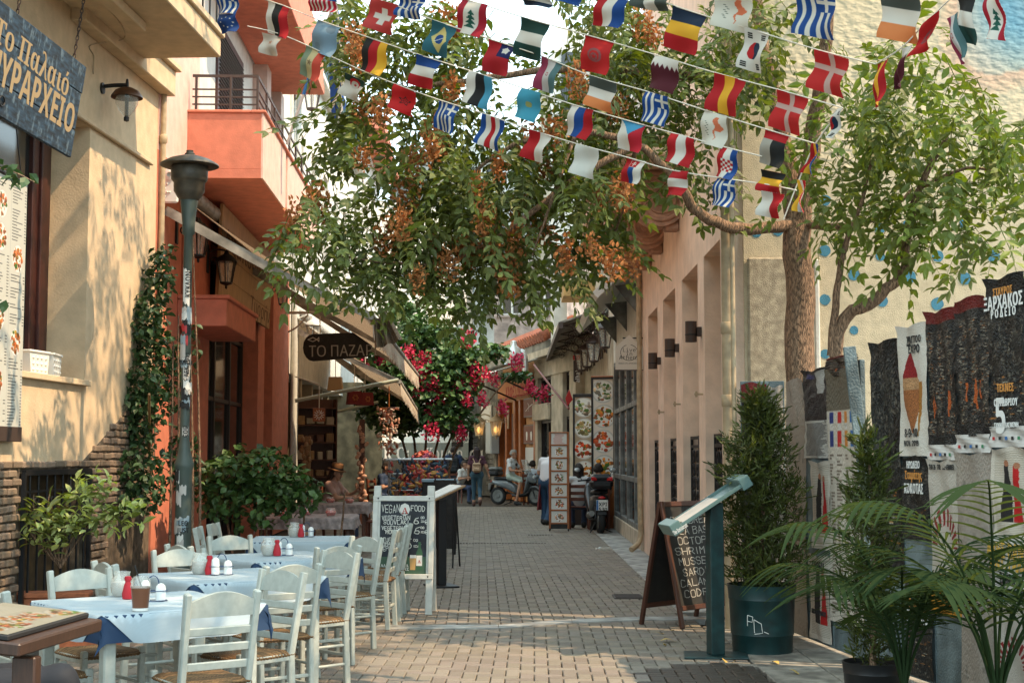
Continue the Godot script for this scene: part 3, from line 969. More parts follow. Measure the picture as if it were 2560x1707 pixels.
func sign_of_old_store() -> void:
	var tr := V(-3.936, 5.085, -12.85); var tl := V(-4.072, 5.099, -10.433); var br := V(-4.045, 4.233, -13.057)
	var x := (tr - tl).normalized()
	var y := (tr - br); y = (y - x * y.dot(x)); var hh := y.length(); y = y.normalized()
	var L := (tr - tl).length()
	var f := Transform3D(Basis(x, y, x.cross(y)), tr - y * hh)
	var o := thing("hanging_sign", "weathered blue plank sign with cream Greek letters hung on chains", "sign", f)
	var cuts := [0.0, 0.3, 0.7, 1.0]
	for k in 3:
		var b := MB.new()
		b.ext(HERE, V(-L - 0.02 * (k % 2), hh * cuts[k] + 0.003, -0.02), V(-0.015 * (k % 2) - 0.06 * (1.0 - cuts[k]) * 0.3, hh * cuts[k + 1] - 0.003, 0.02), 0.006)
		part("plank", b, mat("blue_boards", Color(0.5, 0.6, 0.72), 0.75, "boards", 0.9, "", {"world": false}), o)
	for q in [[-0.62, 0.02], [-1.9, 0.02], [-0.03, 0.01]]:
		pass
	var c := MB.new()
	for e in [-0.28, -1.55]:
		var up_len := 0.62
		for i in 14:
			var ring := PackedVector3Array()
			for j in 9:
				var a := TAU * j / 8
				var off := V(cos(a) * 0.012, sin(a) * 0.028, 0) if i % 2 else V(0, sin(a) * 0.028, cos(a) * 0.012)
				ring.append(V(e, hh + 0.02 + i * 0.042, 0) + off)
			c.tube(ring, PackedFloat32Array([0.005]), 4, false)
	part("chain", c, mats["iron_brown"], o)
	var t := Transform3D(Basis(Vector3.BACK, -0.03), V(-L * 0.5 + 0.08, hh * 0.7, 0.0215))
	lettering("Το Παλαιό", 0.2, mats["text_cream"], o, t, "Droid Serif", 700, 1.15)
	lettering("ΨΥΡΑΡΧΕΙΟ", 0.27, mats["text_cream"], o, Transform3D(Basis(Vector3.BACK, -0.02), V(-L * 0.5 + 0.16, hh * 0.4, 0.0215)), "Droid Sans", 700, 0.95)
	var kn := MB.new()
	var pts := PackedVector3Array()
	for j in 13: pts.append(V(-1.62 + cos(j * TAU / 12) * 0.05, hh * 0.14 + sin(j * TAU / 12) * 0.04, 0.03))
	kn.tube(pts, PackedFloat32Array([0.008]), 5, false)
	part("iron_ring", kn, mats["iron"], o)

# a six-sided street lantern on a bracket; local z points away from the wall
func lantern(called: String, label: String, x: Transform3D, metal: Material, s := 1.0, lit := false, group := "wall lanterns") -> Node3D:
	var o := thing(called, label, "lantern", x * Transform3D(Basis.from_scale(Vector3.ONE * s), Vector3.ZERO), group)
	var b := MB.new()
	b.ext(HERE, V(-0.035, -0.14, 0), V(0.035, 0.14, 0.018), 0.006)
	part("wall_plate", b, metal, o)
	b = MB.new()
	b.tube(curve([V(0, 0.06, 0.015), V(0, 0.09, 0.09), V(0, 0.08, 0.17), V(0, 0.05, 0.19)], 5), PackedFloat32Array([0.010]), 6)
	var sp := PackedVector3Array()
	for i in 14: sp.append(V(0, -0.03 + (0.05 - i * 0.003) * sin(i * 0.5), 0.07 + (0.05 - i * 0.003) * cos(i * 0.5)))
	b.tube(sp, PackedFloat32Array([0.007]), 5)
	part("bracket", b, metal, o)
	var c := V(0, 0, 0.19)
	b = MB.new()
	b.lathe(put(c), [Vector2(0.115, -0.03), Vector2(0.11, -0.012), Vector2(0.06, 0.03), Vector2(0.03, 0.045), Vector2(0.02, 0.07), Vector2(0.0, 0.09)], 6)
	part("cap", b, metal, o)
	b = MB.new()
	for k in 6:
		var a := TAU * k / 6
		b.rod(c + V(cos(a) * 0.095, -0.03, sin(a) * 0.095), c + V(cos(a) * 0.058, -0.235, sin(a) * 0.058), 0.006, 4)
	b.lathe(put(c), [Vector2(0.0, -0.3), Vector2(0.012, -0.285), Vector2(0.012, -0.262), Vector2(0.062, -0.245), Vector2(0.062, -0.23), Vector2(0.0, -0.23)], 6)
	part("cage", b, metal, o)
	b = MB.new()
	b.lathe(put(c), [Vector2(0.054, -0.232), Vector2(0.09, -0.032)], 6)
	if lit:
		part("lamp_glass", b, mat("lit_glass", Color(0.8, 0.7, 0.5, 0.35), 0.2, "", 1.0, "", {"alpha": true}), o)
		var bulb := MB.new()
		bulb.ball(put(c + V(0, -0.15, 0)), V(0.035, 0.05, 0.035), 8, 6)
		part("bulb", bulb, mat("lit_bulb", Color(0.9, 0.8, 0.6), 0.5, "", 1.0, "", {"glow": Color(1.0, 0.72, 0.36), "power": 0.9}), o)
		var l := OmniLight3D.new()
		l.name = "glow"; l.light_color = Color(1.0, 0.75, 0.42); l.light_energy = 0.006; l.omni_range = 12.0; l.omni_attenuation = 2.0; l.light_size = 0.03; l.shadow_enabled = true
		l.position = c + V(0, -0.15, 0)
		o.add_child(l)
	else:
		part("glass", b, mats["lamp_glass"], o)
	return o

# ---------------------------------------------------------------- coral house
func coral_house() -> void:
	var h := thing("coral_house", "coral red house with deep balcony and dark wooden shopfront on the left", "house")
	var s_end := 12.870
	var top := 9.4
	var w := MB.new()
	var g := 4.55
	# ground floor piers
	var a1 := 1.429; var b0 := 1.740; var b1 := 3.533; var c0 := 8.425; var c1 := 9.235; var d0 := 10.380
	w.ext(CO, V(-0.05, 0, -0.5), V(a1, g, 0))
	w.ext(CO, V(b0, 0, -0.5), V(b1, g, 0.002))
	w.ext(CO, V(c0, 0, -0.5), V(c1, g, 0))
	w.ext(CO, V(d0, 0, -0.5), V(s_end, g, 0.002))
	w.ext(CO, V(-0.05, g, -0.5), V(s_end, 5.12, -0.003))
	part("wall", w, mats["coral"], h)
	var u := MB.new()
	u.ext(CO, V(-0.05, 5.12, -0.5), V(2.48, top, -0.002))
	part("upper_wall", u, mats["coral_pale"], h)
	var uw := MB.new()
	uw.ext(CO, V(2.48, 5.12, -0.5), V(s_end, top, -0.03))
	part("upper_wall", uw, mats["white_wall"], h)
	var roof := MB.new()
	roof.ext(CO, V(-0.05, top, -6), V(s_end, top + 0.2, 0.1))
	roof.ext(CO, V(s_end - 0.3, 0, -6), V(s_end - 0.002, top, -0.5))
	part("roof", roof, mats["coral"], h)
	# dark shopfront between the piers: frame, panes, door
	var dk := MB.new()
	dk.ext(CO, V(a1, 0, -0.6), V(d0, g, -0.42))
	part("shop_interior", dk, mats["dark"], h)
	var fr := MB.new()
	for e in [b1 + 0.06, lerpf(b1, c0, 0.42), lerpf(b1, c0, 0.72), c0 - 0.06, a1 + 0.1]:
		fr.ext(CO, V(e - 0.05, 0, -0.36), V(e + 0.05, g, -0.26), 0.01)
	for y in [0.55, 2.35, 3.4]:
		fr.ext(CO, V(b1, y, -0.35), V(c0, y + 0.07, -0.27), 0.01)
	part("shop_frame", fr, mats["dark_wood"], h)
	for k in 3:
		var e0: float = [b1 + 0.11, lerpf(b1, c0, 0.42) + 0.05, lerpf(b1, c0, 0.72) + 0.05][k]
		var e1: float = [lerpf(b1, c0, 0.42) - 0.05, lerpf(b1, c0, 0.72) - 0.05, c0 - 0.11][k]
		var gl := MB.new()
		gl.ext(CO, V(e0, 0.62, -0.315), V(e1, 3.4, -0.305))
		part("shop_pane", gl, mats["glass_dark"], h)
	var cp := MB.new()
	# the little concrete hood over the side door
	var hy := 3.142; var ht := 3.487
	cp.ext(CO, V(b0 - 0.5, hy, 0), V(b1 + 0.25, ht, 0.62), 0.01)
	cp.ext(CO, V(b0 - 0.52, ht, 0), V(b1 + 0.27, ht + 0.05, 0.66), 0.01)
	part("door_hood", cp, mats["coral"], h)
	# balcony
	var z0 := 5.034
	z0 = 5.12
	var s0 := 1.688; var s1 := 8.6
	var bl := MB.new()
	bl.ext(CO, V(s0, z0, 0), V(s1, z0 + 0.12, 0.96))
	bl.ext(CO, V(s0, z0 + 0.12, 0.0), V(s0 + 0.12, z0 + 0.86, 0.96), 0.004)
	part("balcony_slab", bl, mats["coral"], h)
	var bf := MB.new()
	bf.ext(CO, V(s0 + 0.003, z0 + 0.003, 0.961), V(s0 + 2.4, z0 + 0.86, 0.985))
	bf.ext(CO, V(s0 + 2.62, z0 + 0.003, 0.961), V(s1, z0 + 0.86, 0.985))
	bf.ext(CO, V(s0 + 0.12, z0 + 0.12, 0.86), V(s1, z0 + 0.86, 0.96))
	part("balcony_front", bf, mats["coral_pale"], h)
	var cap := MB.new()
	cap.ext(CO, V(s0 - 0.03, z0 + 0.862, 0.82), V(s1, z0 + 0.9, 1.02), 0.01)
	cap.ext(CO, V(s0 - 0.03, z0 + 0.861, 0.0), V(s0 + 0.15, z0 + 0.9, 0.82), 0.01)
	part("balcony_coping", cap, mats["coral"], h)
	var rl := MB.new()
	var rail_y := [0.98, 1.08, 1.18, 1.36]
	for y in rail_y:
		rl.bar(CO * V(s0 + 0.03, z0 + y, 0.9), CO * V(s1, z0 + y, 0.9), 0.02, 0.018 if y < 1.3 else 0.035)
		rl.bar(CO * V(s0 + 0.03, z0 + y, 0.05), CO * V(s0 + 0.03, z0 + y, 0.9), 0.02, 0.018 if y < 1.3 else 0.035)
	part("balcony_rail", rl, mats["iron_brown"], h)
	for k in 9:
		var pb := MB.new()
		var e := s0 + 0.03 + k * 0.86
		pb.bar(CO * V(e, z0 + 0.9, 0.9), CO * V(e, z0 + 1.36, 0.9), 0.03, 0.03, Vector3.RIGHT)
		part("rail_post", pb, mats["iron_brown"], h)
	for k in 2:
		var pb := MB.new()
		pb.bar(CO * V(s0 + 0.03, z0 + 0.9, 0.1 + 0.45 * k), CO * V(s0 + 0.03, z0 + 1.36, 0.1 + 0.45 * k), 0.03, 0.03, Vector3.RIGHT)
		part("rail_post", pb, mats["iron_brown"], h)
	# shutters on the first floor, white side piers
	for q in [[529, 590, 1], [596, 640, 0]]:
		var e0: float = 3.855 if q[2] == 1 else 8.3
		var e1: float = 6.233 if q[2] == 1 else 9.5
		var sh := MB.new()
		sh.ext(CO, V(e0, 5.2, -0.03), V(e1, 7.9, 0.01), 0.005)
		var sp := part("shutter", sh, mats["red_wood"], h)
		for k in 40:
			var sl := MB.new()
			sl.ext(CO * Transform3D(Basis(Vector3.RIGHT, 0.5), V((e0 + e1) * 0.5, 5.35 + k * 0.062, 0.015)), V((e0 - e1) * 0.46, -0.006, -0.02), V((e1 - e0) * 0.46, 0.006, 0.02))
			part("slat", sl, mats["red_wood"], sp)
	# upper balcony
	var ub := MB.new()
	ub.ext(CO, V(s0 + 1.1, 8.25, 0), V(s1 + 1.0, 8.42, 1.0), 0.01)
	ub.ext(CO, V(s0 + 1.1, 8.42, 0.85), V(s1 + 1.0, 9.2, 0.98), 0.01)
	part("upper_balcony", ub, mats["coral"], h)
	for e in [7.527, 9.392]:
		var ps := MB.new()
		ps.ext(CO, V(e, 5.2, -0.03), V(e + 0.5, 8.25, 0.22))
		part("pier", ps, mat("pier_pink", Color(0.62, 0.47, 0.4), 0.9, "soft", 0.7), h)
	# painted wooden shop board
	var bt := V(-4.171, 4.499, -19.675)
	var xd := CO.basis.x
	var bh := 1.32
	var bo := thing("shop_board", "long ochre wooden shop board with faded lettering above the dark door", "sign", CO * Transform3D(Basis(Vector3.RIGHT, 0.04), V(3.357, 3.76, 0.1)))
	var bq := MB.new()
	var blen := 8.722 - 3.357
	for k in 4:
		bq = MB.new()
		bq.ext(HERE, V(0, k * bh / 4 + 0.002, 0), V(blen, (k + 1) * bh / 4 - 0.002, 0.05), 0.006)
		part("plank", bq, mat("ochre_wood", Color(0.62, 0.36, 0.15), 0.7, "grain", 0.7, "", {"world": false}), bo)
	lettering("Λυμπόσιο", 0.3, mat("text_brown", Color(0.12, 0.05, 0.02), 0.8), bo, put(V(blen * 0.42, bh * 0.66, 0.052)), "Droid Sans", 400, 2.2)
	lettering("Τυρρήν", 0.26, mats["text_brown"], bo, put(V(blen * 0.78, bh * 0.16, 0.052)), "Droid Sans", 400, 2.0)
	var ring := MB.new()
	for r in [0.34, 0.24]:
		var pts := PackedVector3Array()
		for j in 17: pts.append(V(blen * 0.16 + cos(j * TAU / 16) * r * 1.2, bh * 0.52 + sin(j * TAU / 16) * r, 0.054))
		ring.tube(pts, PackedFloat32Array([0.006]), 4, false)
	part("painted_ring", ring, mats["text_brown"], bo)
	# lanterns
	lantern("wall_lantern", "black six sided lantern half hidden behind the green lamp post", CO * put(V(1.055, 4.364, 0.0)), mats["iron"], 1.5)
	lantern("wall_lantern", "black six sided lantern at the near end of the ochre board", CO * put(V(3.251, 4.273, 0.0)), mats["iron"], 1.45)
	lantern("wall_lantern", "black lantern on the coral pier beyond the ochre board", CO * put(V(9.822, 4.627, 0.0)), mats["iron"], 1.3)
	# flagpole tied to the balcony rail, furled blue and white flag
	var fp := thing("flagpole", "slanting flagpole with furled blue and white flag tied to balcony rail", "flagpole")
	var pa := CO * V(s0 + 1.9, z0 + 0.86, 1.06); var pb2 := pa + V(0.75, 2.15, 0.35)
	var q2 := MB.new(); q2.rod(pa, pb2, 0.022, 8)
	part("pole", q2, mat("pale_pole", Color(0.55, 0.48, 0.42), 0.6), fp)
	q2 = MB.new(); q2.rod(pa.lerp(pb2, 0.33), pa.lerp(pb2, 0.52), 0.027, 8)
	part("blue_band", q2, mat("band_blue", Color(0.02, 0.12, 0.3), 0.6), fp)
	q2 = MB.new()
	q2.sheet(func(u2, v2): return pb2.lerp(pa, 0.05 + 0.25 * u2) + V(0.22 * v2 + 0.06 * sin(u2 * 8.0 + v2 * 3.0), -1.25 * v2, 0.08 * sin(u2 * 11.0)), 10, 14, 0.003)
	part("flag_cloth", q2, picture("greek_flag_cloth", flag_image("greece"), 0.8, 0.5), fp)

# ---------------------------------------------------------------- white house further on
func white_house() -> void:
	var h := thing("white_house", "tall white house with shuttered windows beyond the coral house", "house")
	var L := 16.0
	var w := MB.new()
	var wins := []
	for k in 6: wins.append(Vector2(0.9 + k * 2.55, 2.0 + k * 2.55))
	var y0 := 6.2; var y1 := 8.6
	w.ext(WB, V(0.0, 3.2, -0.5), V(L, y0, 0))
	w.ext(WB, V(0.0, y1, -0.5), V(L, 10.4, 0))
	var e := 0.0
	for q in wins:
		w.ext(WB, V(e, y0, -0.5), V(q.x, y1, 0)); e = q.y
	w.ext(WB, V(e, y0, -0.5), V(L, y1, 0))
	w.ext(WB, V(0, 10.2, -6), V(L, 10.4, -0.5))
	w.ext(WB, V(L - 0.3, 0, -6), V(L, 10.2, -0.5))
	part("wall", w, mats["white_wall"], h)
	var cr := MB.new()
	cr.ext(WB, V(-0.05, 10.4, -0.2), V(L + 0.1, 10.55, 0.25), 0.02)
	cr.ext(WB, V(-0.05, 5.75, 0.0), V(L, 5.83, 0.05), 0.01)
	part("cornice", cr, mats["white_wall"], h)
	for k in 6:
		var q: Vector2 = wins[k]
		var wn := MB.new()
		wn.ext(WB, V(q.x, y0, -0.36), V(q.y, y1, -0.3))
		var wo := part("window", wn, mat("shutter_tan", Color(0.35, 0.29, 0.21), 0.7), h)
		for i in 32:
			var sl := MB.new()
			sl.ext(WB * Transform3D(Basis(Vector3.RIGHT, 0.6), V((q.x + q.y) * 0.5, y0 + 0.06 + i * 0.074, -0.27)), V(-(q.y - q.x) * 0.48, -0.006, -0.025), V((q.y - q.x) * 0.48, 0.006, 0.025))
			part("slat", sl, mats["shutter_tan"], wo)
		var si := MB.new()
		si.ext(WB, V(q.x - 0.08, y0 - 0.08, -0.3), V(q.y + 0.08, y0, 0.08), 0.01)
		part("sill", si, mats["white_wall"], wo)
	# dark ironwork terrace rail
	var rl := MB.new()
	rl.bar(WB * V(0.0, 11.5, 0.1), WB * V(L, 11.5, 0.1), 0.05, 0.05)
	rl.bar(WB * V(0.0, 11.1, 0.1), WB * V(L, 11.1, 0.1), 0.03, 0.03)
	for k in 60: rl.rod(WB * V(k * L / 60.0, 10.5, 0.1), WB * V(k * L / 60.0, 11.5, 0.1), 0.014, 4)
	part("terrace_rail", rl, mats["green_iron"], h)
	var pp := MB.new()
	pp.rod(WB * V(0.45, 3.0, 0.08), WB * V(0.45, 10.3, 0.08), 0.06, 8)
	part("drainpipe", pp, mats["white_paint"], h)
	lantern("wall_lantern", "small lantern on the white wall under the top corner balcony", WB * put(V(0.25, 9.3, 0.0)), mats["iron_brown"], 2.0)
	var sp := thing("security_camera", "small white security camera high on the white house wall", "camera", WB * put(V(4.6, 7.9, 0)))
	var b := MB.new()
	b.ext(HERE, V(-0.06, -0.06, 0), V(0.06, 0.06, 0.04), 0.01)
	b.rod(V(0, 0, 0.03), V(0, -0.05, 0.2), 0.02, 6)
	part("bracket", b, mats["white_plain"], sp)
	b = MB.new()
	b.ball(put(V(0, -0.16, 0.22)), V(0.1, 0.1, 0.1), 10, 6)
	part("dome", b, mats["white_plain"], sp)

# ---------------------------------------------------------------- peach house on the right with tall niches
func right_house() -> void:
	var h := thing("peach_house", "peach coloured house with row of tall niches along the right side", "house")
	var near := 8.15; var far := -0.95
	var ht := 8.0
	var lint := 3.603
	var n := [Vector2(6.646, 7.88), Vector2(4.606, 6.116), Vector2(2.351, 3.87), Vector2(0.088, 1.575)]
	var w := MB.new()
	w.ext(RW, V(far, lint, -0.45), V(near, ht, 0))
	var e := near
	for q in n:
		w.ext(RW, V(q.y, 0, -0.45), V(e, lint, 0)); e = q.x
	w.ext(RW, V(far, 0, -0.45), V(e, lint, 0))
	w.ext(RW, V(far, ht, -6), V(near, ht + 0.2, 0.05))
	w.ext(RW, V(far, 0, -6), V(far + 0.3, ht, -0.45))
	part("wall", w, mats["peach"], h)
	var bk := MB.new()
	bk.ext(RW, V(far, 0, -0.8), V(near - 0.3, lint + 0.1, -0.46))
	part("niche_back", bk, mats["peach"], h)
	# iron grilles in the foot of each niche, sills
	for k in 4:
		var q: Vector2 = n[k]
		var g := MB.new()
		var yb := 1.08 if k == 0 else 0.32
		var yt := 1.74
		g.ext(RW, V(q.x, yb, -0.26), V(q.y, yt, -0.24))
		var go := part("window_grille", g, mats["glass_dark"], h)
		var f := MB.new()
		for x in [q.x + 0.02, q.y - 0.02, (q.x + q.y) * 0.5]: f.bar(RW * V(x, yb, -0.1), RW * V(x, yt, -0.1), 0.035, 0.03, Vector3.RIGHT)
		for y in [yb + 0.02, yt - 0.02, yt - 0.12]: f.bar(RW * V(q.x, y, -0.1), RW * V(q.y, y, -0.1), 0.03, 0.035)
		part("iron_frame", f, mats["iron"], go)
		var rows := int((yt - yb) / 0.16)
		for r in rows:
			for c in 4:
				var sc := MB.new()
				var cx := lerpf(q.x, q.y, (c + 0.5) / 4.0); var cy := yb + 0.1 + r * 0.155
				var pts := PackedVector3Array()
				for i in 18:
					var a := i * TAU / 17
					pts.append(RW * V(cx + 0.1 * sin(a), cy + 0.07 * sin(a * 2.0), -0.1))
				sc.tube(pts, PackedFloat32Array([0.009]), 4, false)
				part("scroll", sc, mats["iron"], go)
		if k == 0:
			var si := MB.new()
			si.ext(RW, V(q.x - 0.02, yb - 0.06, -0.45), V(q.y + 0.02, yb, 0.03), 0.008)
			part("sill", si, mats["peach"], h)
			var par := MB.new()
			par.ext(RW, V(q.x, 0, -0.45), V(q.y, yb - 0.06, -0.02))
			part("apron", par, mats["peach"], h)
	# rainwater pipe, taps
	var dp := MB.new()
	var sx := 8.821
	dp.rod(RW * V(sx, 0, 0.07), RW * V(sx, ht, 0.07), 0.058, 10)
	for y in [2.6, 1.95]: dp.lathe(RW * put(V(sx, y, 0.07)), [Vector2(0.058, 0), Vector2(0.068, 0.01), Vector2(0.068, 0.1), Vector2(0.058, 0.11)], 10)
	dp.rod(RW * V(sx + 0.16, 0, 0.05), RW * V(sx + 0.16, ht, 0.05), 0.022, 8)
	part("drainpipe", dp, mats["pipe_beige"], h)
	var far_p := MB.new()
	far_p.tube(curve([RW * V(far + 0.12, 6.0, 0.06), RW * V(far + 0.12, 1.0, 0.06), RW * V(far + 0.12, 0.25, 0.06), RW * V(far + 0.3, 0.06, 0.22)], 4), PackedFloat32Array([0.045]), 8)
	part("drainpipe", far_p, mats["pipe_beige"], h)
	for k in 3:
		var tp := MB.new()
		var at := [V(2.021, 2.164, -15.029), V(2.034, 2.133, -17.139), V(2.046, 2.095, -19.102)]
		tp.rod(at[k], at[k] + V(-0.09, 0, 0), 0.012, 6); tp.rod(at[k] + V(-0.07, 0.03, 0), at[k] + V(-0.07, -0.03, 0), 0.014, 6)
		part("pipe_stub", tp, mats["pipe_beige"], h)
	var pier_px := [6.386, 4.224, 1.970]
	var lamp_y := [2.833, 2.821, 2.810]
	var says := ["black cylinder wall lamp on the nearest peach pier", "black cylinder wall lamp on the middle peach pier", "black cylinder wall lamp on the farthest peach pier"]
	for k in 3:
		var o := thing("cylinder_lamp", says[k], "lamp", RW * put(V(pier_px[k], lamp_y[k], 0)), "cylinder lamps on the peach piers")
		var b := MB.new()
		b.ext(HERE, V(-0.04, -0.05, 0), V(0.04, 0.05, 0.05), 0.005)
		part("bracket", b, mats["iron_brown"], o)
		b = MB.new()
		b.lathe(put(V(0, -0.11, 0.11)), [Vector2(0, 0.01), Vector2(0.05, 0.0), Vector2(0.062, 0.0), Vector2(0.062, 0.22), Vector2(0.05, 0.22), Vector2(0.0, 0.21)], 16)
		part("cylinder", b, mats["iron_brown"], o)
		b = MB.new()
		b.lathe(put(V(0, -0.04, 0.11)), [Vector2(0.0625, 0), Vector2(0.065, 0.004), Vector2(0.065, 0.012), Vector2(0.0625, 0.016)], 16)
		part("band", b, mats["iron"], o)
	# scroll consoles carrying the balcony
	for k in 3:
		var s: float = [4.311, 2.351, 0.671][k]
		var c := MB.new()
		var R := 0.34
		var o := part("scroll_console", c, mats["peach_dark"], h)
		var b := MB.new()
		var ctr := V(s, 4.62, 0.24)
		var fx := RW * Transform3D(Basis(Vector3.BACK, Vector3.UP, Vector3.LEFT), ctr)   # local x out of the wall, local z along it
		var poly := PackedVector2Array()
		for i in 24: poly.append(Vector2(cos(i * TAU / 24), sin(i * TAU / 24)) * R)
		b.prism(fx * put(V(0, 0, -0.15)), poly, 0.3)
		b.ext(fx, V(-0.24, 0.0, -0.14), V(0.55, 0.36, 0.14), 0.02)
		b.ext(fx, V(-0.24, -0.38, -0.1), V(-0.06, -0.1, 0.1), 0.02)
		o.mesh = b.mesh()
		var sp := MB.new()
		for side in [-0.155, 0.155]:
			var pts := PackedVector3Array()
			for i in 64:
				var a := i * 0.33
				pts.append(fx * V(cos(a) * R * (0.97 - i / 72.0), sin(a) * R * (0.97 - i / 72.0), side))
			sp.tube(pts, taper(64, 0.032, 0.012), 6)
		part("volute", sp, mats["peach_dark"], o)
	var bl := MB.new()
	bl.ext(RW, V(-1.6, 4.98, -0.01), V(5.3, 5.16, 0.95), 0.02)
	bl.ext(RW, V(-1.6, 5.16, -0.01), V(5.35, 5.24, 1.02), 0.02)
	part("balcony", bl, mats["peach"], h)
	var rr := MB.new()
	for k in 45:
		rr.rod(RW * V(-1.5 + k * 0.15, 5.24, 0.92), RW * V(-1.5 + k * 0.15, 6.15, 0.92), 0.012, 4)
	rr.bar(RW * V(-1.6, 6.15, 0.92), RW * V(5.25, 6.15, 0.92), 0.04, 0.03)
	part("balcony_rail", rr, mats["iron_brown"], h)

# ---------------------------------------------------------------- the side wall with the mural, behind the empty lot
func mural_wall() -> void:
	var h := thing("mural_wall", "big sunlit plaster side wall with painted blue dots behind the fence", "wall")
	var w := MB.new()
	w.ext(HERE, V(2.19, 0, -13.8), V(9.0, 7.6, -13.32))
	part("wall", w, mats["mural"], h)
	var lo := MB.new()
	lo.ext(HERE, V(2.215, 0, -13.319), V(2.842, 3.381, -13.27), 0.02)
	part("render_patch", lo, mats["rough_render"], h)
	var fr := MB.new()
	fr.ext(HERE, V(2.842 + 0.001, 0, -13.319), V(2.894, 3.362, -13.28), 0.012)
	part("render_edge", fr, mats["white_wall"], h)
	var dots := [[1952,576,14],[2070,626,15],[2142,686,15],[2068,749,14],[2212,752,15],[2351,759,16],[2284,692,15],[2422,696,16],[1898,582,12],[2140,825,11],[2066,885,12],[2210,570,14],[2074,500,14],[2355,640,15],[2496,640,16],[1985,560,12],[2282,560,13],[2210,640,12],[2146,560,12],[2496,760,16],[2000,500,11],[2425,560,14]]
	for q in dots:
		var d := MB.new()
		var c := V((q[0] - 1280) / 3555.0 * 13.31, 0, 0)
		c.y = 1.53 + tan(deg_to_rad(4.535) - atan((q[1] - 853.5) / 3555.0)) * 13.31
		var r: float = q[2] / 3555.0 * 13.3
		var pts := PackedVector2Array()
		for i in 16:
			var rr := r * rng.randf_range(0.93, 1.05)
			pts.append(Vector2(cos(i * TAU / 16), sin(i * TAU / 16)) * rr)
		d.prism(put(V(c.x, c.y, -13.32)), pts, 0.004)
		part("painted_dot", d, mat("dot_blue", Color(0.07, 0.25, 0.36), 0.9, "soft", 1.5, "rough_n", {"nscale": 0.5}), h)
	# blue and pink swirls painted higher up
	var im := image_of(160, 110, func(x, y):
		var p := Vector2(x / 160.0, y / 110.0)
		var base := Color(0.8, 0.74, 0.62)
		var a := p.distance_to(Vector2(0.78, 0.42)) * 26.0 + 0.8 * sin(p.angle_to_point(Vector2(0.78, 0.42)) * 2.0)
		var ring := 0.5 + 0.5 * sin(a)
		var blue := Color(0.42, 0.6, 0.68)
		var q := blue.lerp(Color(0.78, 0.66, 0.6), ring * 0.7)
		var k := clampf(1.25 - p.distance_to(Vector2(0.72, 0.35)) * 2.0 + 0.22 * sin(p.x * 14.0 + p.y * 5.0), 0.0, 1.0)
		if k > 0.25 and k < 0.38: q = Color(0.76, 0.55, 0.5)
		return base.lerp(q, clampf(k * 2.2 - 0.4, 0.0, 1.0)))
	var sw := MB.new()
	sw.quad(V(2.536, 4.233, -13.316), V(8.6, 4.233, -13.316), V(8.6, 7.55, -13.316), V(2.536, 7.55, -13.316))
	var pm := picture("mural_paint", im, 0.95)
	pm.normal_enabled = true; pm.normal_texture = tex("rough_n"); pm.normal_scale = 0.3
	part("mural_painting", sw, pm, h)

var FA := front(2.13, 37.0, -0.202, false)

func block(called: String, label: String, a: Vector3, b: Vector3, high: float, deep: float, mt: Material, rows: Array, cols: int, frame_m: Material, balcony := false) -> Node3D:   # a house front from a to b (as seen, left to right), with window openings
	var x := (b - a); x.y = 0
	var L := x.length(); x = x.normalized()
	var f := Transform3D(Basis(x, UP, x.cross(UP)), V(a.x, 0, a.z))
	var o := thing(called, label, "building", f)
	var w := MB.new()
	var y := 0.0
	var cw := L / cols
	for r in rows:
		w.ext(HERE, V(0, y, -0.4), V(L, r[0], 0))
		var e := 0.0
		for c in cols:
			w.ext(HERE, V(e, r[0], -0.4), V(cw * (c + 0.5) - r[2] * 0.5, r[1], 0))
			e = cw * (c + 0.5) + r[2] * 0.5
		w.ext(HERE, V(e, r[0], -0.4), V(L, r[1], 0))
		y = r[1]
	w.ext(HERE, V(0, y, -0.4), V(L, high, 0))
	w.ext(HERE, V(0, 0, -deep), V(0.3, high, -0.4))
	w.ext(HERE, V(L - 0.3, 0, -deep), V(L, high, -0.4))
	w.ext(HERE, V(0, high, -deep), V(L, high + 0.2, 0.06))
	part("wall", w, mt, o)
	for r in rows:
		for c in cols:
			var cx := cw * (c + 0.5); var hw: float = r[2] * 0.5
			var g := MB.new()
			g.ext(HERE, V(cx - hw, r[0], -0.3), V(cx + hw, r[1], -0.27))
			var wo := part("window", g, mats["glass_dark"], o)
			var fr := MB.new()
			for q in [-hw, -0.04, hw - 0.08]: fr.ext(HERE, V(cx + q, r[0], -0.27), V(cx + q + 0.08, r[1], -0.2))
			for q in [r[0], r[1] - 0.08]: fr.ext(HERE, V(cx - hw, q, -0.265), V(cx + hw, q + 0.08, -0.205))
			part("frame", fr, frame_m, wo)
			if balcony:
				var bl := MB.new()
				bl.ext(HERE, V(cx - cw * 0.45, r[0] - 0.16, 0.001), V(cx + cw * 0.45, r[0], 1.1))
				part("balcony_slab", bl, mt, o)
				var rl := MB.new()
				for k in 22: rl.ext(HERE, V(cx - cw * 0.45 + k * cw * 0.9 / 22.0, r[0], 1.03), V(cx - cw * 0.45 + k * cw * 0.9 / 22.0 + 0.04, r[0] + 0.95, 1.07))
				rl.ext(HERE, V(cx - cw * 0.45, r[0] + 0.95, 1.0), V(cx + cw * 0.45, r[0] + 1.03, 1.1))
				part("balcony_rail", rl, mats["white_plain"], o)
			else:
				var si := MB.new()
				si.ext(HERE, V(cx - hw - 0.08, r[0] - 0.09, -0.2), V(cx + hw + 0.08, r[0], 0.08))
				part("sill", si, mt, wo)
	return o

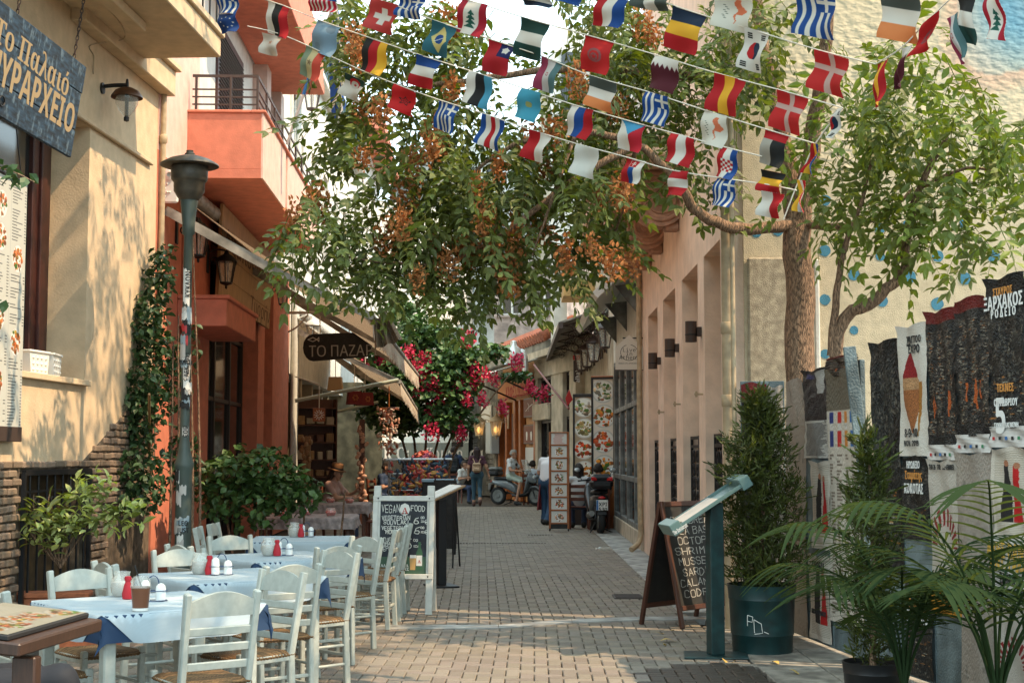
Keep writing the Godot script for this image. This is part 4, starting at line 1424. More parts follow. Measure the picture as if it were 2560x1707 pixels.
func far_end() -> void:
	mat("cream_far", Color(0.62, 0.52, 0.38), 0.9, "plaster", 0.3)
	mat("grey_wall", Color(0.36, 0.35, 0.3), 0.9, "stain", 0.4)
	mat("pink_old", Color(0.58, 0.48, 0.43), 0.95, "stain", 0.5, "rough_n", {"nscale": 0.6})
	mat("orange_board", Color(0.62, 0.3, 0.11), 0.7, "plaster", 1.0)
	mat("tile_red", Color(0.45, 0.13, 0.06), 0.85, "stain", 2.0)
	# --- the cafe row that closes the street, one front after another
	var c := thing("cream_cafe", "cream cafe front with dark doors under the iron canopy on the right", "building")
	var s0 := 0.0; var s1 := -7.143
	var w := MB.new()
	w.ext(FA, V(s1, 0, -4), V(0.6, 4.4, -0.25))
	for q in [[1424, 1440], [1378, 1407], [1336, 1344]]:
		w.ext(FA, V(-6.8 if q[0] == 1336 else (-3.488 if q[0] == 1378 else -1.942), 0, -0.25), V((-7.143 if q[0] == 1336 else (-4.949 if q[0] == 1378 else -2.677)), 4.4, 0.0))
	w.ext(FA, V(s1, 3.85, -0.25), V(0.6, 4.4, 0.03))
	w.ext(FA, V(s1, 2.55, -0.25), V(-4.949, 3.05, 0.02))
	w.ext(FA, V(s1, 4.4, -4), V(0.6, 4.6, 0.3))
	part("wall", w, mats["cream_far"], c)
	for q in [[-6.8, -4.949, 0.0, 2.55], [-6.8, -4.949, 3.05, 3.85], [-3.488, -2.677, 0.0, 2.6], [-3.488, -2.677, 2.9, 3.85]]:
		var d := MB.new()
		d.ext(FA, V(q[0], q[2], -0.24), V(q[1], q[3], -0.2))
		var dd := part("door" if q[2] == 0.0 else "window", d, mats["glass_dark"], c)
		var fr := MB.new()
		for e in [q[0], lerpf(q[0], q[1], 0.5) - 0.03, q[1] - 0.07]: fr.ext(FA, V(e, q[2], -0.2), V(e + 0.07, q[3], -0.12))
		for e in [q[3] - 0.08, lerpf(q[2], q[3], 0.4)]: fr.ext(FA, V(q[0], e, -0.195), V(q[1], e + 0.07, -0.125))
		part("frame", fr, mats["dark_wood"], dd)
	var cs := MB.new()
	cs.ext(FA, V(-7.028, 2.56, 0.03), V(-4.897, 3.04, 0.12), 0.01)
	solo("blank_sign", cs, mats["cream_far"], "plain cream sign box above the dark cafe door", "sign")
	var wd := MB.new()
	# orange timber front
	var t := thing("orange_cafe", "cafe front of orange timber with brown picture boards at street end", "building")
	var o0 := -13.384; var o1 := -7.143
	wd.ext(FA, V(o0, 0, -4), V(o1, 4.9, -0.2))
	part("wall", wd, mats["orange_board"], t)
	for q in [1246, 1262, 1283, 1296, 1336]:
		var p := MB.new()
		var e := 0.0
		match q:
			1246: e = -13.160
			1262: e = -11.859
			1283: e = -10.423
			1296: e = -9.575
			_: e = -7.317
		p.ext(FA, V(e - 0.12, 0, -0.2), V(e + 0.12, 3.3, 0.0), 0.02)
		part("post", p, mats["orange_wood"], t)
	var dv := MB.new()
	dv.ext(FA, V(-12.939, 0, -0.19), V(-12.001, 2.9, -0.15))
	dv.ext(FA, V(-11.579, 1.2, -0.19), V(-10.623, 2.9, -0.15))
	part("door", dv, mat("deep_red_wood", Color(0.13, 0.035, 0.012), 0.5, "grain", 2.0), t)
	var wv := MB.new()
	wv.ext(FA, V(-9.32, 0.3, -0.19), V(-7.375, 1.75, -0.15))
	part("window", wv, mat("bright_shop", Color(0.6, 0.62, 0.6), 0.3), t)
	var bp := MB.new()
	bp.ext(FA, V(-12.865, 3.45, 0.0), V(-7.492, 4.05, 0.08), 0.01)
	var sb := solo("orange_sign", bp, mat("orange_sign", Color(0.62, 0.25, 0.09), 0.7), "orange sign board with red capitals over the timber cafe", "sign")
	lettering("ΚΑΦΕΣ/ΝΙΚΗ", 0.42, mat("text_red", Color(0.45, 0.04, 0.02), 0.7), sb, FA * put(V(-9.704, 3.58, 0.083)), "Droid Sans", 700, 1.0)
	for k in 2:
		var y: float = [2.697, 1.851][k]
		var o := thing("picture_board", ["brown menu board with a fish drawing, upper one on orange front", "brown menu board with two drawn coffee cups, lower one on orange front"][k], "board", FA * put(V(-9.068, y, -0.1)), "brown picture boards")
		var b := MB.new()
		var ww := -7.317 - -9.068
		b.ext(HERE, V(0, 0, 0), V(ww, 0.62, 0.06), 0.01)
		part("frame", b, mats["red_wood"], o)
		b = MB.new()
		b.ext(HERE, V(0.05, 0.05, 0.061), V(ww - 0.05, 0.57, 0.066))
		part("panel", b, mat("board_brown", Color(0.16, 0.05, 0.03), 0.7), o)
		b = MB.new()
		if k == 0:
			b.stroke(put(V(0, 0, 0.07)), V2([ww * 0.2, 0.2, ww * 0.5, 0.33, ww * 0.8, 0.4]), 0.02)
			b.stroke(put(V(0, 0, 0.07)), V2([ww * 0.4, 0.45, ww * 0.5, 0.33, ww * 0.45, 0.2]), 0.02)
		else:
			for e in [0.3, 0.68]:
				b.prism(put(V(ww * e, 0.12, 0.067)), V2([-0.06, 0, 0.06, 0, 0.12, 0.2, -0.12, 0.2]), 0.004)
				b.ball(put(V(ww * e, 0.34, 0.07)), V(0.11, 0.06, 0.005), 10, 6)
		part("drawing", b, mats["chalk"], o)
	# grey shuttered fronts
	var g := thing("grey_shops", "closed grey shops with roller shutters at the end of street", "building")
	var e0 := -20.453; var e1 := -13.384
	w = MB.new()
	w.ext(FA, V(e0, 0, -4), V(e1, 5.0, -0.2))
	for q in [-20.259, -17.42, -16.817, -14.066]: w.ext(FA, V(q, 0, -0.2), V(q + 0.5, 3.4, 0.0), 0.01)
	w.ext(FA, V(e0, 2.55, -0.2), V(e1, 3.4, -0.02))
	part("wall", w, mats["grey_wall"], g)
	for k in 2:
		var a: float = [-19.877, -16.395][k]; var bb: float = [-17.42, -14.066][k]
		for i in 13:
			var sl := MB.new()
			sl.ext(FA, V(a, i * 0.195, -0.19), V(bb, i * 0.195 + 0.175, -0.14), 0.02)
			part("shutter_slat", sl, mats["grey_paint"], g)
	var nb := MB.new()
	nb.ext(FA, V(-16.395, 2.62, 0.0), V(-14.375, 3.3, 0.04), 0.01)
	solo("notice_board", nb, mats["white_plain"], "pale notice board on the grey shops under the lit lantern", "board")
	var eb := thing("meter_box", "pale blue grey meter box between grey shops and orange cafe", "box", FA * put(V(-13.384, 1.55, 0.02)))
	var q1 := MB.new()
	q1.ext(HERE, V(-0.5, 0, 0), V(0.5, 1.1, 0.3), 0.02)
	part("box_body", q1, mat("box_blue", Color(0.4, 0.46, 0.48), 0.5), eb)
	q1 = MB.new()
	q1.ext(HERE, V(-0.45, 0.05, 0.301), V(0.45, 1.05, 0.315), 0.008)
	part("door", q1, mats["box_blue"], eb)
	# pale awning of the bar that shuts off the left half of the view
	var aw := thing("bar_awning", "pale grey green awning of a bar at the end of street", "awning")
	var A1 := V(-4.9, 0, -55.0); var A2 := V(-1.6, 0, -54.0)
	var am := MB.new()
	am.sheet(func(u, v): return A1.lerp(A2, u) + V(0, lerpf(1.95, 3.9, v), lerpf(1.6, 0.0, v)), 6, 3, 0.02)
	part("roof_cloth", am, mat("awning_pale", Color(0.6, 0.66, 0.63), 0.8, "weave", 6.0), aw)
	var av := MB.new()
	av.sheet(func(u, v): return A1.lerp(A2, u) + V(0, lerpf(1.4, 1.95, v), 1.6 + 0.04 * sin(u * 40.0)), 30, 1, 0.02)
	part("valance", av, mat("awning_grey", Color(0.2, 0.24, 0.23), 0.8), aw)
	lettering("Snack Cafe Bar", 0.45, mats["text_white"], aw, facing(A1.lerp(A2, 0.26) + V(0, 1.55, 1.68), Vector3.BACK), "Droid Serif", 700, 0.9)
	lettering("Κομπρέσα", 0.45, mats["text_white"], aw, facing(A1.lerp(A2, 0.84) + V(0, 1.55, 1.68), Vector3.BACK), "Droid Serif", 700, 0.7)
	var pb := thing("bar_sign", "small dark square sign hanging before the pale bar awning", "sign", facing(V(-1.93, 2.081, -52.5), Vector3.BACK))
	q1 = MB.new(); q1.ext(HERE, V(-0.3, -0.28, 0), V(0.3, 0.28, 0.05), 0.01)
	part("panel", q1, mats["slate"], pb)
	lettering("FRUTERIA", 0.15, mats["text_white"], pb, put(V(0, 0.08, 0.052)), "Droid Sans", 700, 0.75)
	lettering("JUICE & SNACK", 0.09, mats["text_white"], pb, put(V(0, -0.06, 0.052)), "Droid Sans", 400, 0.8)
	q1 = MB.new(); q1.rod(V(0, 0.28, 0.02), V(0, 0.9, 0.02), 0.02, 5)
	part("hanger", q1, mats["iron"], pb)
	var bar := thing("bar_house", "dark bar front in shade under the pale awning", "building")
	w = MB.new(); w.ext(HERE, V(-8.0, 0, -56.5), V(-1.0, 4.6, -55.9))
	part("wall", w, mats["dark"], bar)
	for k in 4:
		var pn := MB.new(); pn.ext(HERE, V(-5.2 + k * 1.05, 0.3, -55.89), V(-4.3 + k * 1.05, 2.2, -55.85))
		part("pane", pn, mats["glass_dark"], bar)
	# roof edge of red tiles over the cafes, with a duct in front
	var rf := thing("tiled_roof", "red clay tile roof edge above the cafes at street end", "roof")
	for i in 34:
		var tl := MB.new()
		var s := lerpf(-16.395, -5.106, i / 33.0)
		tl.tube(PackedVector3Array([FA * V(s, 5.0, 0.25), FA * V(s, 5.55, -0.75)]), PackedFloat32Array([0.17, 0.14]), 8)
		part("tile", tl, mats["tile_red"], rf)
	w = MB.new(); w.ext(FA, V(-16.817, 4.6, -0.8), V(-5.106, 4.92, 0.12), 0.02)
	part("eaves", w, mats["grey_wall"], rf)
	var du := thing("roof_duct", "bulbous galvanised ventilation duct in front of the tile roof", "duct", put(V(0.047, 4.276, -41.5)))
	q1 = MB.new()
	q1.lathe(HERE, [Vector2(0.22, -0.1), Vector2(0.24, 0.15), Vector2(0.22, 0.32), Vector2(0.1, 0.42), Vector2(0.09, 0.55), Vector2(0.0, 0.58)], 14)
	part("cowl", q1, mats["steel"], du)
	q1 = MB.new()
	q1.tube(curve([V(0.05, 0.25, 0), V(0.27, 0.22, 0), V(0.34, 0.0, 0), V(0.34, -0.35, 0)], 5), PackedFloat32Array([0.09]), 10)
	q1.rod(V(-0.3, -0.12, 0), V(0.4, -0.1, 0), 0.03, 6)
	q1.rod(V(0, -0.15, -0.1), V(0, -0.1, -1.4), 0.05, 6)
	part("pipe", q1, mats["steel"], du)
	# corrugated white sheet over the cafes
	var co := thing("corrugated_awning", "white corrugated sheet awning jutting over the cafe fronts", "awning")
	q1 = MB.new()
	q1.sheet(func(u, v): return FA * V(lerpf(-16.395, -5.638, u), lerpf(4.0, 4.45, v) + 0.02 * sin(u * 190.0), lerpf(1.5, 0.0, v)), 200, 2, 0.015)
	part("sheet", q1, mats["white_plain"], co)
	q1 = MB.new()
	for e in [-15.978, -10.093, -6.462]: q1.rod(FA * V(e, 3.9, 1.4), FA * V(e, 3.3, 0.0), 0.03, 5)
	part("strut", q1, mats["iron_brown"], co)
	# lit lanterns on the cafe fronts
	lantern("street_lantern", "glowing cream lantern on bracket in front of the grey shops", Transform3D(FA.basis, FA * V(-14.531, 2.75, 0.0)), mat("lantern_cream", Color(0.5, 0.42, 0.28), 0.5), 2.3, true, "lit lanterns at the cafes")
	lantern("street_lantern", "glowing cream lantern on bracket against the orange timber front", Transform3D(FA.basis, FA * V(-11.028, 2.7, 0.05)), mats["lantern_cream"], 2.3, true, "lit lanterns at the cafes")
	# --- right side beyond the peach house: glazed shop, restaurant, canopy
	var gs := thing("glazed_shop", "grey framed glass shop front beyond the peach house", "shop front")
	w = MB.new()
	w.ext(RW, V(-7.9, 0, -0.3), V(-1.0, 0.28, 0.02), 0.01)
	part("plinth", w, mats["cream_far"], gs)
	w = MB.new(); w.ext(RW, V(-7.9, 3.4, -4), V(-1.0, 7.4, 0.0)); w.ext(RW, V(-7.9, 0.0, -4), V(-1.0, 3.4, -2.5)); w.ext(RW, V(-7.9, 7.4, -4), V(-1.0, 7.6, 0.05))
	part("wall", w, mats["white_wall"], gs)
	w = MB.new()
	for k in 5:
		var e := lerpf(-7.85, -1.05, k / 4.0)
		w.ext(RW, V(e - 0.05, 0.28, -0.1), V(e + 0.05, 3.4, 0.0), 0.008)
	for y in [0.28, 1.05, 2.35, 3.3]: w.ext(RW, V(-7.9, y, -0.095), V(-1.0, y + 0.09, -0.005), 0.008)
	part("frame", w, mats["grey_paint"], gs)
	for k in 4:
		var gl := MB.new()
		gl.ext(RW, V(lerpf(-7.85, -1.05, k / 4.0) + 0.05, 0.37, -0.06), V(lerpf(-7.85, -1.05, (k + 1) / 4.0) - 0.05, 3.3, -0.05))
		part("pane", gl, mats["glass_dark"], gs)
	# white overhang on brackets above the shop
	var oh := thing("white_overhang", "white sloping overhang on dark brackets above the glazed shop", "canopy")
	w = MB.new()
	w.sheet(func(u, v): return RW * V(lerpf(-7.6, -0.95, u), lerpf(4.05, 4.75, v), lerpf(0.75, 0.0, v)), 3, 2, 0.12)
	part("roof_sheet", w, mats["white_plain"], oh)
	for e in [-7.0, -4.2, -1.4]:
		w = MB.new(); w.prism(RW * Transform3D(Basis(Vector3.FORWARD, UP, Vector3.RIGHT), V(e, 3.55, 0)), V2([0, 0.2, 0, 0.75, -0.4, 0.7]), 0.05)
		part("bracket", w, mats["grey_paint"], oh)
	# house shaped hanging sign
	var hs := thing("house_sign", "cream house shaped hanging sign with a drawn ring and lettering", "sign", facing(RW * V(-0.85, 2.854, 0.22), Vector3.BACK))
	w = MB.new()
	w.prism(HERE, V2([-0.215, 0, 0.215, 0, 0.215, 0.36, 0.0, 0.55, -0.215, 0.36]), 0.04)
	part("panel", w, mat("sign_cream", Color(0.6, 0.55, 0.46), 0.7), hs)
	w = MB.new()
	w.ext(HERE, V(-0.22, -0.012, -0.01), V(0.22, 0.0, 0.05))
	part("edge", w, mats["iron_brown"], hs)
	w = MB.new()
	var ring := PackedVector3Array()
	for j in 24: ring.append(V(cos(j * TAU / 25 + 1.9) * 0.135, 0.27 + sin(j * TAU / 25 + 1.9) * 0.125, 0.041))
	w.tube(ring, PackedFloat32Array([0.004]), 4)
	part("ring", w, mats["text_dark"], hs)
	for q in [["Live", 0.31], ["in", 0.25], ["Athens", 0.19]]:
		lettering(q[0], 0.06, mats["text_dark"], hs, put(V(0, q[1], 0.0405)), "Droid Sans Mono", 400, 1.1)
	lettering("SWEET CITY APARTMENTS", 0.022, mats["text_dark"], hs, put(V(0, 0.1, 0.0405)), "Droid Sans", 400, 1.0)
	w = MB.new(); w.rod(V(-0.1, 0.5, 0.02), V(0.24, 0.5, 0.02), 0.012, 6)
	part("bracket", w, mats["iron"], hs)
	# restaurant: cream wall, food light boxes, canopy with scrolled ironwork
	var re := thing("restaurant_front", "cream restaurant wall beyond the glazed shop", "building")
	w = MB.new(); w.ext(RW, V(-16.0, 0, -4), V(-7.95, 6.4, 0.0)); w.ext(RW, V(-16.0, 6.4, -4), V(-7.95, 6.6, 0.1))
	part("wall", w, mats["cream_far"], re)
	for k in 2:
		var dd := MB.new(); dd.ext(RW, V(-10.6 - k * 2.6, 0, 0.001), V(-9.4 - k * 2.6, 2.4, 0.02))
		var dp := part("door", dd, mats["dark_wood"], re)
		dd = MB.new(); dd.ext(RW, V(-10.45 - k * 2.6, 0.6, 0.021), V(-9.55 - k * 2.6, 2.3, 0.03))
		part("pane", dd, mats["glass_dark"], dp)
	var r2 := RandomNumberGenerator.new(); r2.seed = 3
	var box_px := [[1508, 945, 1200, 29.6, 0.43], [1459, 990, 1205, 31.0, 0.40]]
	var hues := [[Color(0.72, 0.7, 0.62), Color(0.8, 0.42, 0.18), Color(0.78, 0.3, 0.12), Color(0.8, 0.5, 0.15)], [Color(0.66, 0.64, 0.6), Color(0.55, 0.56, 0.4), Color(0.8, 0.22, 0.1), Color(0.76, 0.4, 0.12)]]
	for k in 2:
		var q: Array = box_px[k]
		var y1: float = 1.53 + tan(deg_to_rad(4.535) - atan((q[1] - 853.5) / 3555.0)) * q[3]
		var y0: float = 1.53 + tan(deg_to_rad(4.535) - atan((q[2] - 853.5) / 3555.0)) * q[3]
		var o := thing("food_light_box", ["tall framed panel of printed dishes nearer the glazed shop", "tall framed panel of printed dishes nearer the menu tower"][k], "sign", facing(V((q[0] - 1280) / 3555.0 * q[3], y0, -q[3]), V(-0.35, 0, 1)), "panels of printed dishes")
		var b := MB.new()
		b.ext(HERE, V(-q[4] * 0.5 - 0.05, -y0, -0.16), V(q[4] * 0.5 + 0.05, y1 - y0 + 0.05, -0.004), 0.01)
		part("case", b, mats["orange_wood"] if k == 0 else mats["dark_wood"], o)
		b = MB.new()
		for e in [-q[4] * 0.5 - 0.02, q[4] * 0.5 + 0.02]: b.ext(HERE, V(e - 0.02, 0, -0.003), V(e + 0.02, y1 - y0, 0.02))
		for e in [0.0, y1 - y0]: b.ext(HERE, V(-q[4] * 0.5 - 0.039, e - 0.02, -0.003), V(q[4] * 0.5 + 0.039, e + 0.02, 0.019))
		part("frame", b, mats["dark"], o)
		var im := Image.create(96, 480, false, Image.FORMAT_RGB8)
		im.fill(Color(0.62, 0.55, 0.45) if k == 1 else Color(0.84, 0.8, 0.74))
		for j in 4: food(im, Vector2(48 + (j % 2) * 4, 62 + j * 118), 56.0, hues[k][j], r2)
		b = MB.new(); b.quad(V(-q[4] * 0.5, 0, 0.001), V(q[4] * 0.5, 0, 0.001), V(q[4] * 0.5, y1 - y0, 0.001), V(-q[4] * 0.5, y1 - y0, 0.001))
		part("print", b, picture("dishes_%d" % k, im, 0.4), o)
	var cy := thing("iron_canopy", "beige canopy with scrolled brown ironwork reaching over the street", "canopy")
	w = MB.new()
	var C1 := V(1.051, 4.406, -31.0); var C2 := V(C1.x, C1.y + 0.02, -42.6); var C3 := V(2.1, 4.75, -31); var C4 := V(2.1, 4.75, -42.6)
	w.sheet(func(u, v): return C1.lerp(C2, u).lerp(C3.lerp(C4, u), v), 6, 4, 0.04)
	part("roof_sheet", w, mat("canopy_beige", Color(0.42, 0.37, 0.31), 0.8, "stain", 0.8), cy)
	w = MB.new()
	w.bar(C1 + V(0.02, -0.06, 0), C2 + V(0.02, -0.06, 0), 0.1, 0.14)
	w.bar(C3 + V(-0.1, -0.1, 0), C4 + V(-0.1, -0.1, 0), 0.08, 0.1)
	part("beam", w, mats["iron_brown"], cy)
	for i in 6:
		w = MB.new()
		var z := -31.2 - i * 2.2
		var p0 := V(C1.x, C1.y - 0.09, z); var p1 := V(2.08, 4.62, z); var p2 := V(2.08, 3.75, z)
		w.tube(PackedVector3Array([p0, p1 - V(0.01, 0, 0), p2]), PackedFloat32Array([0.015]), 5)
		w.tube(curve([p0.lerp(p1, 0.1), p0.lerp(p1, 0.55) + V(0, -0.22, 0), p2 + V(-0.06, 0.2, 0), p2], 6), PackedFloat32Array([0.013]), 5)
		for q in [[0.35, 0.11], [0.62, 0.15], [0.85, 0.2]]:
			var cc := p0.lerp(p1, q[0]) + V(0, -q[1], 0)
			var pts := PackedVector3Array()
			for j in 20: pts.append(cc + V(cos(j * 0.55), sin(j * 0.55), 0) * q[1] * (1.0 - j / 24.0))
			w.tube(pts, PackedFloat32Array([0.009]), 4, false)
		part("bracket", w, mats["iron_brown"], cy)
	for q in [[1520, 905, 29.9, "largest hanging carriage lantern, above the nearer dish panel"], [1492, 940, 31.5, "carriage lantern with pear glass below the largest lantern"], [1475, 955, 33.0, "carriage lantern left of the pear shaped one"], [1460, 965, 34.5, "smallest carriage lantern, deepest under the iron canopy"]]:
		var y: float = 1.53 + tan(deg_to_rad(4.535) - atan((q[1] - 60 - 853.5) / 3555.0)) * q[2]
		lantern("carriage_lantern", q[3], Transform3D(Basis(V(0, 0, -1), UP, V(1, 0, 0)).rotated(UP, PI), V((q[0] - 1280) / 3555.0 * q[2] + 0.3, y + 0.25, -q[2])), mats["iron_brown"], 1.9, false, "carriage lanterns by the restaurant")
	var hb := thing("vertical_sign", "narrow dark vertical sign with red top under the iron canopy", "sign", facing(V(1.632, 3.354, -36.0), Vector3.BACK))
	w = MB.new(); w.ext(HERE, V(-0.075, 0, 0), V(0.075, 0.55, 0.05), 0.04)
	part("panel", w, mat("sign_umber", Color(0.05, 0.035, 0.03), 0.5), hb)
	w = MB.new(); w.ext(HERE, V(-0.09, 0.56, 0), V(0.09, 0.68, 0.05), 0.02)
	part("red_cap", w, mat("sign_red", Color(0.5, 0.03, 0.03), 0.5), hb)
	lettering("alhabano", 0.11, mats["text_white"], hb, Transform3D(Basis(Vector3.BACK, PI / 2), V(0.035, 0.27, 0.052)), "Droid Sans", 700, 0.85)
	# furled red and white parasol leaning out
	var fpz := thing("red_pole", "slanting red pole with a small furled red pennant by the cafe", "pole")
	w = MB.new(); w.rod(V(0.604, 3.979, -39.0), V(1.437, 2.675, -36.0), 0.03, 6)
	part("pole", w, mat("pole_red", Color(0.22, 0.06, 0.05), 0.5), fpz)
	w = MB.new(); w.prism(facing(V(1.397, 2.746, -36.0), V(0.2, 0, 1)), V2([0, 0, 0.14, 0.16, 0.05, 0.42, -0.05, 0.2]), 0.03)
	part("pennant", w, mats["sign_red"], fpz)
	# --- upper floors and blocks behind
	var ub := thing("ochre_balcony_house", "house with ochre balcony and pink door above the iron canopy", "building")
	w = MB.new(); w.ext(HERE, V(1.15, 6.6, -38.6), V(4.0, 13.0, -38.2)); w.ext(HERE, V(1.15, 4.8, -42.0), V(1.5, 13.0, -38.6)); w.ext(HERE, V(1.15, 13.0, -42.0), V(4.0, 13.2, -38.2))
	part("wall", w, mats["white_wall"], ub)
	var yb := 5.612; var yt := 6.008
	w = MB.new(); w.ext(HERE, V(1.334, yb, -38.2), V(2.381, yt, -36.6), 0.01)
	part("balcony", w, mat("ochre", Color(0.6, 0.36, 0.13), 0.85, "plaster", 0.5), ub)
	w = MB.new(); w.ext(HERE, V(1.283, yt, -38.2), V(2.412, yt + 0.22, -36.55), 0.01)
	part("balcony_edge", w, mats["cream_far"], ub)
	w = MB.new(); w.ext(HERE, V(2.05, 6.7, -38.19), V(2.75, 8.6, -38.15))
	part("door", w, mat("door_pink", Color(0.55, 0.25, 0.2), 0.7), ub)
	w = MB.new()
	for k in 18: w.rod(V(1.317 + k * 0.062, yt + 0.22, -36.7), V(1.317 + k * 0.062, yt + 1.25, -36.7), 0.01, 4)
	for y in [0.35, 0.95, 1.25]: w.bar(V(1.317, yt + y, -36.7), V(2.408, yt + y, -36.7), 0.03, 0.025)
	part("balcony_rail", w, mats["iron"], ub)
	w = MB.new(); w.ext(HERE, V(1.3, 10.2, -38.2), V(4.0, 10.4, -37.0), 0.01)
	part("upper_balcony", w, mats["white_wall"], ub)
	w = MB.new()
	for k in 40: w.rod(V(1.32 + k * 0.062, 10.4, -37.05), V(1.32 + k * 0.062, 11.4, -37.05), 0.01, 4)
	w.bar(V(1.3, 11.4, -37.05), V(3.9, 11.4, -37.05), 0.03, 0.03)
	part("balcony_rail", w, mats["iron"], ub)
	w = MB.new()
	for k in 3: w.ext(HERE, V(1.35 + k * 0.85, 10.45, -38.19), V(1.95 + k * 0.85, 12.5, -38.14))
	part("balcony_door", w, mats["glass_dark"], ub)
	block("old_pink_house", "old house with flaking pink wall behind the tiled roof", V(-0.732, 1.538, -58.0) * V(1, 0, 1), V(1.918, 1.538, -57.0) * V(1, 0, 1), 9.2, 6.0, mats["pink_old"], [[7.2, 8.2, 1.0]], 2, mats["white_plain"])
	block("pale_block", "white apartment block with windows behind the bougainvillea", V(-5.889, 1.538, -56.0) * V(1, 0, 1), V(-1.935, 1.538, -60.0) * V(1, 0, 1), 11.5, 8.0, mats["white_wall"], [[4.9, 6.4, 0.8], [8.2, 9.9, 0.8]], 4, mats["white_plain"])
	block("balcony_block", "tall white block with stacked white balconies in the distance", V(-3.769, 1.542, -84.0) * V(1, 0, 1), V(1.615, 1.541, -80.0) * V(1, 0, 1), 19.6, 10.0, mats["white_wall"], [[9.8, 11.9, 1.6], [13.2, 15.3, 1.6], [16.6, 18.6, 1.6]], 3, mats["white_plain"], true)
	block("beige_tower", "beige stair tower rising right of the distant balconies", V(1.575, 1.541, -78.0) * V(1, 0, 1), V(4.049, 1.541, -76.0) * V(1, 0, 1), 21.5, 8.0, mats["cream_far"], [[14.0, 15.4, 0.7], [18.0, 19.4, 0.7]], 2, mats["white_plain"])
	var cb := block("coral_trim_house", "white house with coral eaves at the far left of the street", V(-5.0, 0, -46.2), V(-5.3, 0, -55.5), 12.0, 5.0, mats["white_wall"], [[6.0, 8.0, 1.0], [9.2, 10.8, 1.0]], 4, mats["shutter_tan"])
	w = MB.new(); w.ext(HERE, V(-0.2, 12.2, -0.3), V(9.6, 12.6, 0.8), 0.02)
	part("eaves", w, mats["coral"], cb)
	var rh := block("grey_roof_house", "small grey gabled roof top left of the distant balconies", V(-4.139, 1.54, -72.0) * V(1, 0, 1), V(-2.047, 1.54, -73.0) * V(1, 0, 1), 16.0, 6.0, mats["grey_wall"], [[13.0, 14.4, 0.7]], 2, mats["white_plain"])
	w = MB.new(); w.prism(put(V(0, 16.0, -6)), V2([-0.2, 0, 2.4, 0, 1.0, 1.6]), 6.2)
	part("gable", w, mats["grey_wall"], rh)

# ---------------------------------------------------------------- the fence of bill boards
var F1 := front(2.35, 12.3, -0.1167, false)
var F2 := front(2.62, 10.2, -0.1714, false)

